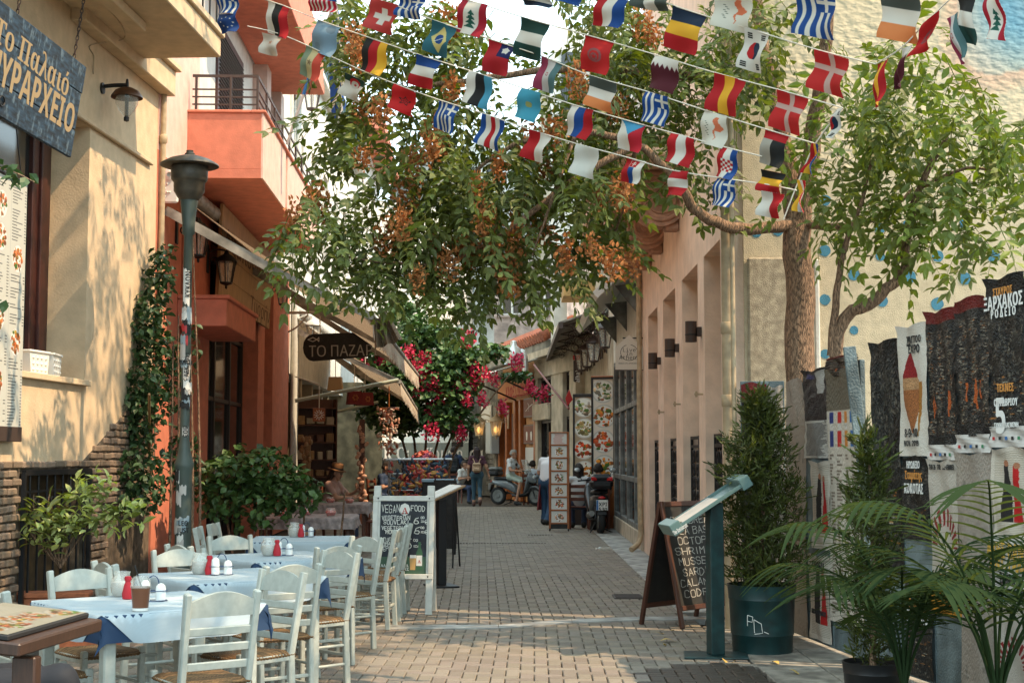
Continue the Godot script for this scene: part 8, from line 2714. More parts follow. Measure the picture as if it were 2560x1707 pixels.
	person("man in white shirt seated behind the scooter rider", Transform3D(Basis(UP, 1.0), V(-1.618, 0.035, -44.5) * V(1, 0, 1)), sit.call(0.1), {"shirt": Color(0.6, 0.59, 0.55)}, "guests seated at cafes")
	person("guest in white top seated behind the dark scooter", Transform3D(away, V(1.385, 0.178, -29.5) * V(1, 0, 1)), sit.call(), {"shirt": Color(0.55, 0.55, 0.54), "long_hair": true}, "guests seated at cafes")
	person("guest with black hair seated at the dish panels", Transform3D(away, V(1.771, 0.273, -29.2) * V(1, 0, 1)), sit.call(), {"shirt": Color(0.05, 0.05, 0.06)}, "guests seated at cafes")
	person("guest in pale blue shirt seated beyond the scooter rider", Transform3D(Basis(UP, 2.8), V(0.608, 0.081, -43.5) * V(1, 0, 1)), sit.call(), {"shirt": Color(0.5, 0.54, 0.58)}, "guests seated at cafes")
	# close by, cut by the frame: somebody in black
	J = sit.call(0.06)
	J.merge({"knR": V(-0.13, 0.56, 0.7), "knL": V(0.14, 0.54, 0.52), "anR": V(-0.13, 0.09, 0.98), "anL": V(0.12, 0.09, 0.7), "wrR": V(-0.2, 0.72, 0.2)}, true)
	person("person in black trousers seen only as a bent knee at lower left edge", Transform3D(Basis(UP, PI / 2 + 0.15), V(-2.66, 0, -6.25)), J, {"shirt": Color(0.01, 0.011, 0.013), "trousers": Color(0.012, 0.013, 0.016), "cell": 0.014})
	# chairs that carry the seated guests
	var src: Node3D = get_node("wooden_chair")
	var seats := [[V(-3.145, 0.0, -24.721), 1.25, "brown chair under the woman in the straw hat"], [V(-3.06, 0.0, -33.394), 1.2, "brown chair under the man in the blue polo shirt"], [V(-1.618, 0.035, -44.5), 1.0, "brown chair under the man in white behind the scooter rider"], [V(1.385, 0.178, -29.5), PI, "brown ladder back chair right of the menu tower"], [V(1.771, 0.273, -29.2), PI, "brown chair under the guest at the dish panels"], [V(0.608, 0.081, -43.5), 2.8, "brown chair under the guest in pale blue"], [V(-2.66, 0, -6.25), PI / 2 + 0.15, "brown chair under the person in black at lower left"]]
	for q in seats:
		var p: Vector3 = q[0]; p.y = 0.0
		dup(src, Transform3D(Basis(UP, q[1] + PI), p + V(0, 0.02 if q[1] < 2 else 0.0, 0)), q[2], "brown wooden chairs")

# ---------------------------------------------------------------- plants and trees
func leaf_blade(b: MB, x: Transform3D, l: float, w: float, bend := 0.12) -> void:   # a pointed leaf along local +y
	var p := [Vector3.ZERO, V(w * 0.5, l * 0.38, bend * l * 0.5), V(w * 0.36, l * 0.7, bend * l * 0.2), V(0, l, -bend * l), V(-w * 0.36, l * 0.7, bend * l * 0.2), V(-w * 0.5, l * 0.38, bend * l * 0.5), V(0, l * 0.5, 0)]
	for i in 6: b.tri(x * p[6], x * p[i], x * p[(i + 1) % 6])

func pinnate(sd: int) -> ArrayMesh:   # one leaf of the tree of heaven: a stalk with paired leaflets
	var r2 := RandomNumberGenerator.new(); r2.seed = sd
	var b := MB.new()
	var n := 6
	var mid := func(t: float): return V(0.02 * sin(t * 3.0 + sd), 0.5 * t, -0.16 * t * t)
	for i in n:
		var t := 0.18 + 0.78 * i / (n - 1.0)
		for s in [-1.0, 1.0]:
			var a: float = s * (1.15 - 0.5 * t) + r2.randf_range(-0.15, 0.15)
			leaf_blade(b, Transform3D(Basis(Vector3.BACK, -a) * Basis(UP, r2.randf_range(-0.6, 0.6)) * Basis(Vector3.RIGHT, r2.randf_range(-0.5, 0.2)), mid.call(t)), r2.randf_range(0.105, 0.15) * (1.0 - 0.25 * t), r2.randf_range(0.042, 0.055))
	leaf_blade(b, put(mid.call(1.0)), 0.11, 0.045)
	b.tube(PackedVector3Array([mid.call(0.0), mid.call(0.5), mid.call(1.0)]), PackedFloat32Array([0.005, 0.003, 0.002]), 3, false)
	return b.mesh()

func scatter(blobs: Array, k: float, droop: float, tint: Color, vary := 0.3) -> Array:   # [transform, colour] of every leaf; blobs: centre, radii, count
	var out := []
	for q in blobs:
		for i in int(q[2] * k):
			var d := V(rng.randfn(), rng.randfn(), rng.randfn()).normalized() * pow(rng.randf(), 0.42)
			var c: Vector3 = q[0] + d * (q[1] as Vector3)
			var y := V(rng.randfn() * 0.8, rng.randfn() * 0.5 - droop, rng.randfn() * 0.8).normalized()
			var z := (V(rng.randfn() * 0.5, 1.0, rng.randfn() * 0.5))
			z = (z - y * z.dot(y)).normalized()
			var g := 1.0 + rng.randf_range(-vary, vary)
			out.append([Transform3D(Basis(y.cross(z), y, z) * rng.randf_range(0.75, 1.2), c), Color(tint.r * g, tint.g * g * rng.randf_range(0.95, 1.05), tint.b * g)])
	return out

func leaves_on(o: Node3D, list: Array, ms: Array, mt: Material, singles := 0, called := "foliage") -> void:
	list.sort_custom(func(a, c): return a[0].origin.z > c[0].origin.z)
	var inv := o.transform.affine_inverse()
	var xs := []; var cs := []
	for m in ms: xs.append([]); cs.append(PackedColorArray())
	var step := maxi(1, list.size() / maxi(1, singles)) if singles else 1
	var made := 0
	for i in list.size():
		var x: Transform3D = inv * (list[i][0] as Transform3D)
		if made < singles and i % step == 0:
			shown("leaf", ms[i % ms.size()], mt, o, x); made += 1
		else:
			xs[i % ms.size()].append(x); cs[i % ms.size()].append(list[i][1])
	for k in ms.size():
		if xs[k].size(): many(called, ms[k], mt, o, xs[k], cs[k])

func small_leaf(l: float, w: float) -> ArrayMesh:
	var b := MB.new(); leaf_blade(b, HERE, l, w, 0.15); return b.mesh()

func blossom(n: int, r: float, l: float, sd: int) -> ArrayMesh:
	var r2 := RandomNumberGenerator.new(); r2.seed = sd
	var b := MB.new()
	for i in n:
		var d := V(r2.randfn(), r2.randfn(), r2.randfn()).normalized()
		b.tint = Color.WHITE * r2.randf_range(0.6, 1.25)
		leaf_blade(b, Transform3D(Basis(V(r2.randf(), 0.4, r2.randf()).normalized(), r2.randf() * TAU), d * r * V(1, 1.5, 1) * pow(r2.randf(), 0.5)), l, l * 0.55)
	return b.mesh()

func limb(o: Node3D, pts: Array, a: float, b: float, called := "branch") -> void:
	var m := MB.new()
	var c := curve(pts, 6)
	for i in c.size(): c[i] += V(sin(i * 1.7), sin(i * 2.3), cos(i * 1.3)) * a * 0.12
	m.tube(c, taper(c.size(), a, b), 10)
	part(called, m, mats["bark"], o)

func trees() -> void:
	var o := thing("tree_of_heaven", "tall tree with orange seed clusters arching over the street", "tree")
	limb(o, [V(2.56, -0.05, -12.8), V(2.609, 2.377, -12.8), V(2.589, 3.616, -12.8)], 0.142, 0.125, "trunk")
	limb(o, [V(2.588, 3.561, -12.8), V(2.52, 4.301, -12.9), V(2.401, 5.002, -13.0), V(2.281, 6.061, -13.2)], 0.095, 0.05)
	limb(o, [V(2.617, 3.597, -12.8), V(2.716, 4.419, -12.6), V(2.794, 5.204, -12.4), V(2.852, 6.043, -12.2)], 0.09, 0.04)
	limb(o, [V(2.581, 3.616, -12.8), V(2.023, 3.524, -12.5), V(1.612, 3.623, -12.2), V(1.418, 3.848, -12.0), V(1.044, 4.133, -11.8), V(0.539, 4.235, -11.8), V(0.034, 4.155, -11.9), V(-0.41, 3.865, -12.0)], 0.058, 0.014)
	limb(o, [V(2.636, 3.634, -12.8), V(2.875, 3.538, -12.5), V(3.18, 3.587, -12.3), V(3.507, 3.834, -12.2)], 0.045, 0.015)
	limb(o, [V(1.044, 4.133, -11.8), V(0.47, 3.792, -11.8), V(-0.101, 3.367, -11.9), V(-0.68, 3.142, -12.0), V(-1.472, 3.183, -11.8)], 0.035, 0.008)
	limb(o, [V(2.401, 5.002, -13.0), V(1.516, 4.931, -12.6), V(0.599, 4.922, -12.3), V(-0.349, 4.788, -12.2), V(-1.126, 4.671, -12.3), V(-1.487, 4.373, -12.4)], 0.05, 0.008)
	limb(o, [V(0.539, 4.235, -11.8), V(0.333, 3.638, -11.7), V(0.167, 3.183, -11.8)], 0.02, 0.006)
	limb(o, [V(1.044, 4.133, -11.8), V(0.987, 3.693, -12.4), V(0.798, 3.249, -12.8)], 0.02, 0.006)
	var ms := [pinnate(1), pinnate(2), pinnate(3)]
	var B := [[V(-1.32, 5.226, -12.6), V(0.48, 0.42, 0.7), 110], [V(-1.428, 4.432, -12.5), V(0.24, 0.5, 0.5), 55], [V(-0.964, 4.541, -12.5), V(0.45, 0.5, 0.7), 90], [V(-0.486, 3.798, -12.2), V(0.85, 0.55, 0.9), 260], [V(-1.021, 3.308, -12.2), V(0.55, 0.34, 0.6), 110], [V(-1.624, 3.301, -11.8), V(0.34, 0.28, 0.35), 75], [V(-0.277, 3.273, -12.2), V(0.7, 0.4, 0.8), 170], [V(0.417, 3.834, -12.2), V(0.6, 0.42, 0.8), 150], [V(0.808, 4.457, -12.3), V(0.5, 0.5, 0.8), 130], [V(1.032, 5.167, -12.4), V(0.5, 0.45, 0.8), 130], [V(1.549, 4.675, -12.6), V(0.42, 0.6, 0.8), 120], [V(0.805, 3.447, -12.9), V(0.32, 0.3, 0.4), 70], [V(-0.574, 5.124, -12.5), V(0.55, 0.35, 0.6), 130], [V(2.06, 5.152, -12.6), V(0.45, 0.6, 0.8), 130], [V(-1.137, 2.885, -12.0), V(0.36, 0.18, 0.4), 36], [V(-0.475, 2.885, -12.0), V(0.42, 0.2, 0.5), 55], [V(0.207, 3.03, -12.2), V(0.4, 0.2, 0.4), 40], [V(1.723, 4.018, -12.6), V(0.35, 0.22, 0.3), 24], [V(-0.354, 4.373, -12.4), V(0.35, 0.25, 0.4), 50], [V(0.499, 5.458, -12.4), V(0.3, 0.2, 0.4), 20], [V(0.319, 4.589, -12.4), V(0.22, 0.2, 0.4), 20]]
	B += [[V(0.6, 6.6, -10.6), V(1.9, 0.7, 1.2), 160], [V(2.6, 6.8, -9.5), V(1.6, 0.9, 1.6), 260], [V(0.6, 9.4, -13.4), V(2.3, 1.2, 1.7), 420], [V(2.8, 8.4, -12.6), V(2.0, 1.3, 1.6), 330], [V(2.5, 7.0, -7.4), V(2.1, 0.9, 1.9), 460], [V(0.3, 6.9, -9.0), V(1.4, 0.6, 1.4), 160], [V(3.0, 7.3, -6.0), V(1.8, 0.7, 1.6), 480], [V(3.0, 7.2, -9.2), V(1.8, 0.7, 1.4), 460]]  # unseen crown above the frame, added to shade tables, street and left wall
	for q in B: q[0] += V(0, 0.17, 0)
	leaves_on(o, scatter(B, 0.5, 0.75, Color(1, 1, 1), 0.45), ms, mats["leaf"], 300)
	var sm := [blossom(150, 0.13, 0.05, 5), blossom(110, 0.11, 0.05, 6)]
	var sp := [[875,95],[882,140],[1112,55],[1128,225],[905,272],[945,285],[1300,520],[735,540],[790,512],[905,395],[1030,405],[1075,380],[1085,345],[1190,470],[1290,600],[1085,630],[1115,660],[1180,640],[1220,590],[1480,240],[1445,200],[1545,270],[1560,480],[1500,500],[1210,545],[1150,610],[1000,560],[1420,640],[1580,660],[1530,660],[1350,560],[1640,90],[1330,360],[1390,330],[1610,60],[1040,700],[1270,690],[1250,420],[1015,480],[1480,620],[960,590],[1370,420]]
	for k in sp.size():
		var d := 11.5 + fmod(k * 0.37, 0.8)
		var e := deg_to_rad(4.535) - atan((sp[k][1] - 853.5) / 3555.0)
		stuff_part(shown("seed_cluster", sm[k % 2], mats["seeds"], o, Transform3D(Basis(UP, k * 1.3) * rng.randf_range(0.75, 1.15), V((sp[k][0] - 1280) / 3555.0 * d, 1.53 + tan(e) * d, -d))))
	# the younger tree behind the fence
	o = thing("young_tree", "slender forked young tree with sunlit leaves behind the poster fence", "tree")
	limb(o, [V(3.0, 0, -12.0), V(2.702, 2.361, -11.8), V(2.986, 2.791, -11.6), V(3.186, 3.009, -11.5), V(3.225, 3.305, -11.5), V(3.28, 3.664, -11.3), V(3.485, 4.065, -11.2)], 0.062, 0.02, "trunk")
	limb(o, [V(2.655, 2.344, -11.8), V(2.688, 2.835, -11.7), V(2.738, 3.221, -11.6), V(2.82, 3.519, -11.4), V(2.899, 3.892, -11.3)], 0.036, 0.012, "trunk")
	limb(o, [V(3.28, 3.664, -11.3), V(3.573, 3.766, -11.0), V(3.814, 3.663, -10.8)], 0.018, 0.006)
	var B2 := [[V(2.733, 4.078, -11.4), V(0.55, 0.5, 0.7), 150], [V(3.361, 4.228, -11.2), V(0.6, 0.5, 0.8), 170], [V(3.055, 3.664, -11.3), V(0.5, 0.24, 0.6), 80], [V(3.598, 3.512, -11.0), V(0.45, 0.3, 0.5), 75], [V(2.744, 3.404, -11.5), V(0.25, 0.14, 0.3), 20], [V(3.267, 3.257, -11.4), V(0.2, 0.18, 0.2), 18], [V(3.013, 4.712, -11.3), V(0.7, 0.3, 0.7), 90], [V(3.731, 4.006, -10.8), V(0.35, 0.5, 0.6), 70], [V(3.774, 3.181, -10.9), V(0.2, 0.15, 0.2), 14]]
	B2 += [[V(4.4, 5.4, -7.2), V(1.3, 0.9, 1.4), 140]]  # leaf mass out of view, added to shade the near ground and palms
	leaves_on(o, scatter(B2, 0.34, 0.55, Color(1.3, 1.4, 1.1)), ms, mats["leaf"], 120)
	# a twig that hangs into the left edge
	o = thing("hanging_twig", "leafy twig hanging in at the left edge before the menu banner", "twig")
	limb(o, [V(-3.078, 3.179, -8.0), V(-2.872, 3.144, -8.0), V(-2.722, 3.075, -8.0)], 0.006, 0.003)
	leaves_on(o, scatter([[V(-2.849, 3.128, -8.0), V(0.11, 0.06, 0.06), 20], [V(-2.934, 2.421, -8.2), V(0.05, 0.02, 0.05), 4]], 1.0, 0.5, Color(0.8, 0.8, 0.9)), [small_leaf(0.075, 0.05)], mats["leaf_dark"], 24)

func plants() -> void:
	# climbing ivy on the corner of the yellow house
	var o := thing("ivy", "dark climbing vine covering the corner beside the lamp post", "vine")
	for k in 5: limb(o, [V(-3.75 + k * 0.1, 0, -15.7 + k * 0.1), V(-3.8 + k * 0.08, 1.4, -15.9), V(-3.85 + k * 0.05, 2.8 + 0.3 * k, -16.1)], 0.02, 0.007, "stem")
	var iv := [[V(-4.036, 1.251, -15.5), V(0.3, 0.42, 0.25), 420], [V(-4.084, 2.082, -15.7), V(0.32, 0.5, 0.22), 620], [V(-4.084, 2.852, -15.9), V(0.27, 0.5, 0.2), 480], [V(-4.034, 3.509, -16.1), V(0.2, 0.36, 0.15), 210], [V(-3.879, 2.465, -16.2), V(0.22, 0.5, 0.12), 200], [V(-3.7, 1.465, -16.0), V(0.25, 0.4, 0.15), 180], [V(-3.997, 3.845, -16.2), V(0.14, 0.14, 0.1), 40], [V(-3.7, 2.708, -16.4), V(0.1, 0.4, 0.06), 40]]
	leaves_on(o, scatter(iv, 1.0, 0.5, Color(1, 1, 1.15), 0.4), [small_leaf(0.095, 0.06)], mats["leaf_dark"], 200)
	var cn := MB.new(); cn.rod(V(-4.882, 0.0, -19.36), V(-3.832, 2.163, -15.0), 0.014, 6)
	solo("bamboo_cane", cn, mats["pine"], "orange brown bamboo cane standing in the climbing vine", "cane")
	# pale variegated shrub before the grille
	o = thing("variegated_shrub", "pale green broad leaved shrub in front of the basement grille", "shrub")
	for k in 7: limb(o, [V(-4.062, 0.511, -12.9), V(-4.175, 0.867, -12.9) + V(k * 0.09 - 0.2, 0, 0.0), V(-4.222, 1.118, -12.9) + V(k * 0.15 - 0.25, 0.05 * (k % 3), 0)], 0.009, 0.004, "stem")
	leaves_on(o, scatter([[V(-3.899, 0.979, -12.8), V(0.48, 0.22, 0.25), 230], [V(-3.791, 1.226, -12.9), V(0.22, 0.16, 0.2), 60], [V(-4.113, 0.842, -12.7), V(0.25, 0.2, 0.2), 90], [V(-3.497, 0.975, -12.9), V(0.2, 0.18, 0.2), 60]], 1.0, -0.3, Color(3.6, 3.3, 5.0), 0.4), [small_leaf(0.13, 0.055), small_leaf(0.1, 0.05)], mats["leaf"], 160)
	# dense dark bush beyond the tables
	o = thing("dark_bush", "rounded dark green bush behind the farthest white table", "bush")
	for k in 4: limb(o, [V(-3.3 + k * 0.4, 0, -17.2), V(-3.4 + k * 0.45, 0.6, -17.2), V(-3.5 + k * 0.5, 1.1, -17.1)], 0.02, 0.008, "stem")
	leaves_on(o, scatter([[V(-3.096, 1.319, -17.0), V(0.62, 0.34, 0.5), 620], [V(-2.633, 1.087, -16.8), V(0.45, 0.25, 0.4), 330], [V(-3.521, 1.129, -17.0), V(0.4, 0.25, 0.4), 260], [V(-3.007, 0.994, -16.8), V(0.7, 0.35, 0.4), 330]], 1.0, 0.3, Color(1.25, 1.25, 1.0), 0.45), [small_leaf(0.11, 0.08)], mats["leaf_dark"], 200)
	# bougainvillea
	o = thing("bougainvillea", "large bougainvillea with magenta blossom over the bazaar end", "bush")
	for k in 6: limb(o, [V(-2.4 + k * 0.14, 0, -35.5), V(-2.6 + k * 0.22, 1.4, -35.5), V(-3.0 + k * 0.45, 2.6, -35.4), V(-3.3 + k * 0.65, 3.5, -35.2)], 0.045, 0.015, "stem")
	var bb := [[V(-1.971, 3.254, -35.0), V(1.25, 0.85, 1.0), 1500], [V(-3.157, 3.846, -35.0), V(0.8, 0.7, 0.9), 700], [V(-1.283, 3.846, -35.0), V(0.7, 0.5, 0.8), 500], [V(-2.204, 4.482, -35.5), V(0.9, 0.5, 0.8), 560], [V(-1.564, 2.363, -34.8), V(0.7, 0.35, 0.6), 420], [V(-2.754, 2.466, -35.0), V(0.8, 0.5, 0.7), 520], [V(-0.508, 4.116, -36.0), V(0.45, 0.25, 0.4), 130], [V(0.104, 3.561, -37.0), V(0.4, 0.14, 0.3), 80], [V(-2.747, 5.136, -36.0), V(0.6, 0.4, 0.5), 220], [V(0.729, 3.092, -37.0), V(0.25, 0.1, 0.2), 40], [V(-3.641, 2.832, -37.0), V(0.45, 0.6, 0.4), 260]]
	leaves_on(o, scatter(bb, 1.7, 0.3, Color(1.5, 1.5, 1.6), 0.5), [small_leaf(0.17, 0.13)], mats["leaf_dark"], 100)
	var fm := [blossom(110, 0.2, 0.1, 21), blossom(80, 0.16, 0.095, 22)]
	for q in [[1040,925],[1065,935],[1085,955],[1020,885],[1170,845],[1180,925],[1150,960],[1185,960],[1235,950],[1050,970],[1165,1000],[1205,1000],[905,905],[950,900],[1080,1080],[1145,1065],[1100,985],[1290,905],[1255,1020],[1360,985],[1325,970],[1075,1030],[1060,900],[1215,940],[1155,1085]]:
		var d := 34.2 + fmod(q[0] * 0.013, 0.5) if q[0] < 1230 else 36.3
		stuff_part(shown("blossom", fm[q[0] % 2], mat("magenta", Color(0.62, 0.025, 0.085), 0.6, "", 1.0, "", {"vc": true, "back": Color(0.5, 0.4, 0.45)}), o, Transform3D(Basis(UP, q[1]), V((q[0] - 1280) / 3555.0 * d, 1.53 + tan(deg_to_rad(4.535) - atan((q[1] - 853.5) / 3555.0)) * d, -d))))
	# potted cypresses
	var pots := [[V(1.954, 0.0, -11.235), 0.262, 0.52, "dark green metal bin used as pot for the cypress", "green_iron"], [V(2.151, 1.531, -8.6) * V(1, 0, 1), 0.175, 0.3, "black plastic pot of the thin cypress by the fence", "black_plastic"]]
	for k in 2:
		var q: Array = pots[k]
		var p := thing("plant_pot", q[3], "pot", put(q[0]))
		var R: float = q[1]; var h: float = q[2]
		var b := MB.new()
		b.lathe(HERE, [Vector2(0, 0.004), Vector2(R * 0.88, 0), Vector2(R * 0.91, h * 0.26), Vector2(R * 0.935, h * 0.27), Vector2(R * 0.93, h * 0.3), Vector2(R * 0.97, h * 0.78), Vector2(R * 0.995, h * 0.79), Vector2(R * 0.99, h * 0.82), Vector2(R * 1.02, h * 0.98), Vector2(R * 1.04, h), Vector2(R * 0.98, h), Vector2(R * 0.96, h * 0.9), Vector2(0, h * 0.88)], 32)
		part("pot_body", b, mats[q[4]], p)
		if k == 0:
			b = MB.new()
			for st in [[-0.62, 0.3, -0.62, 0.22], [-0.62, 0.3, -0.45, 0.29, -0.47, 0.25, -0.6, 0.255], [-0.42, 0.27, -0.4, 0.17], [-0.42, 0.27, -0.2, 0.24, -0.16, 0.17, -0.4, 0.16], [-0.12, 0.18, 0.02, 0.165]]:
				var pts := PackedVector3Array()
				for i in range(0, st.size(), 2): pts.append(V(sin(st[i]) * R * 0.975, st[i + 1], cos(st[i]) * R * 0.975))
				b.tube(pts, PackedFloat32Array([0.003]), 4)
			part("scrawl", b, mats["chalk"], p)
		var c := thing("potted_cypress", ["bushy cypress growing in the dark green bin", "thin sparse cypress against the gap in the fence"][k], "cypress", put(q[0] + V(0, h * 0.88, 0)))
		limb(c, [V(0, 0, 0), V(0.02, 0.7, 0), V(0, 1.4, 0)], 0.022, 0.006, "trunk")
		var sp := MB.new()
		for i in 9: leaf_blade(sp, Transform3D(Basis(Vector3.BACK, (0.75 if i % 2 else -0.75) * (1.0 - i / 10.0)) * Basis(UP, i * 1.1), V(0, i * 0.014, 0)), 0.05, 0.012, 0.05)
		var bl := []
		for i in 9:
			var t := i / 8.0
			var rr: float = [0.29, 0.13][k] * (0.75 + 0.5 * sin(PI * (0.25 + t * 0.75))) * (1.0 if t < 0.8 else 0.6)
			bl.append([(q[0] as Vector3) + V(0.03 * sin(i * 2.0) , h * 0.9 + 0.1 + t * [1.3, 1.15][k], 0), V(rr, 0.13, rr), [210, 70][k]])
		leaves_on(c, scatter(bl, 1.0, -0.75, Color(0.46, 0.47, 0.4), 0.45), [sp.mesh()], mats["leaf"], 60)
	# kentia palms in the right corner
	for k in 2:
		var at: Vector3 = [V(2.031, 0.0, -7.473), V(2.357, 0.0, -7.01)][k]
		var p := thing("palm", ["kentia palm with arching fronds low in the right corner", "taller upright palm at the right edge of the frame"][k], "palm", put(at), "palms by the fence")
		var pb := MB.new(); pb.lathe(HERE, [Vector2(0, 0), Vector2(0.17, 0), Vector2(0.2, 0.3), Vector2(0.21, 0.31), Vector2(0.18, 0.3), Vector2(0, 0.27)], 18)
		solo("palm_pot", pb, mats["black_plastic"], ["dark pot under the arching kentia palm", "dark pot under the taller palm at the edge"][k], "pot", "", p.transform)
		for i in 12:
			var a := i * 2.4 + k; var L := rng.randf_range(0.72, 1.0) + 0.25 * k; var rise := rng.randf_range(1.1, 1.6) if i % 3 else 1.9
			var out := V(cos(a), 0, sin(a))
			var mid := func(t: float): return V(0, 0.28, 0) + out * L * (0.22 * t + 0.42 * t * t) + UP * (rise * L * (t - 0.52 * t * t))
			var f := MB.new()
			var pts := PackedVector3Array()
			for s in 13: pts.append(mid.call(s / 12.0))
			f.tube(pts, taper(13, 0.01, 0.003), 5)
			for s in 15:
				var t := 0.36 + 0.64 * s / 14.0
				var d: Vector3 = (mid.call(minf(t + 0.02, 1.02)) - mid.call(t - 0.02)).normalized()
				var side := d.cross(UP).normalized()
				for sg in [-1.0, 1.0]:
					var dir: Vector3 = (side * sg * (1.0 - 0.35 * t) + d * 0.75 - UP * 0.12).normalized()
					var nn: Vector3 = dir.cross(d).normalized() * sg
					var l := (0.42 - 0.22 * absf(t - 0.55)) * rng.randf_range(0.85, 1.1)
					var c0: Vector3 = mid.call(t)
					f.sheet(func(u, v): return c0 + dir * l * v + d.cross(nn) * (u - 0.5) * 0.036 * sin(PI * (0.12 + 0.86 * v)) - UP * 0.34 * l * v * v + nn * 0.006 * absf(u - 0.5), 2, 6)
			part("frond", f, mat("palm_leaf", Color(0.02, 0.036, 0.015), 0.75, "", 1.0, "", {"back": Color(0.3, 0.35, 0.15), "spec": 0.12}), p)

# ---------------------------------------------------------------- bunting: cloth flags sewn to cords
const DYE := {"r": Color(0.66, 0.06, 0.09), "w": Color(0.8, 0.78, 0.73), "b": Color(0.05, 0.25, 0.5), "n": Color(0.06, 0.15, 0.24), "k": Color(0.1, 0.1, 0.09), "g": Color(0.06, 0.22, 0.19), "y": Color(0.84, 0.64, 0.16), "o": Color(0.8, 0.48, 0.26), "s": Color(0.28, 0.58, 0.68), "e": Color(0.26, 0.29, 0.26)}

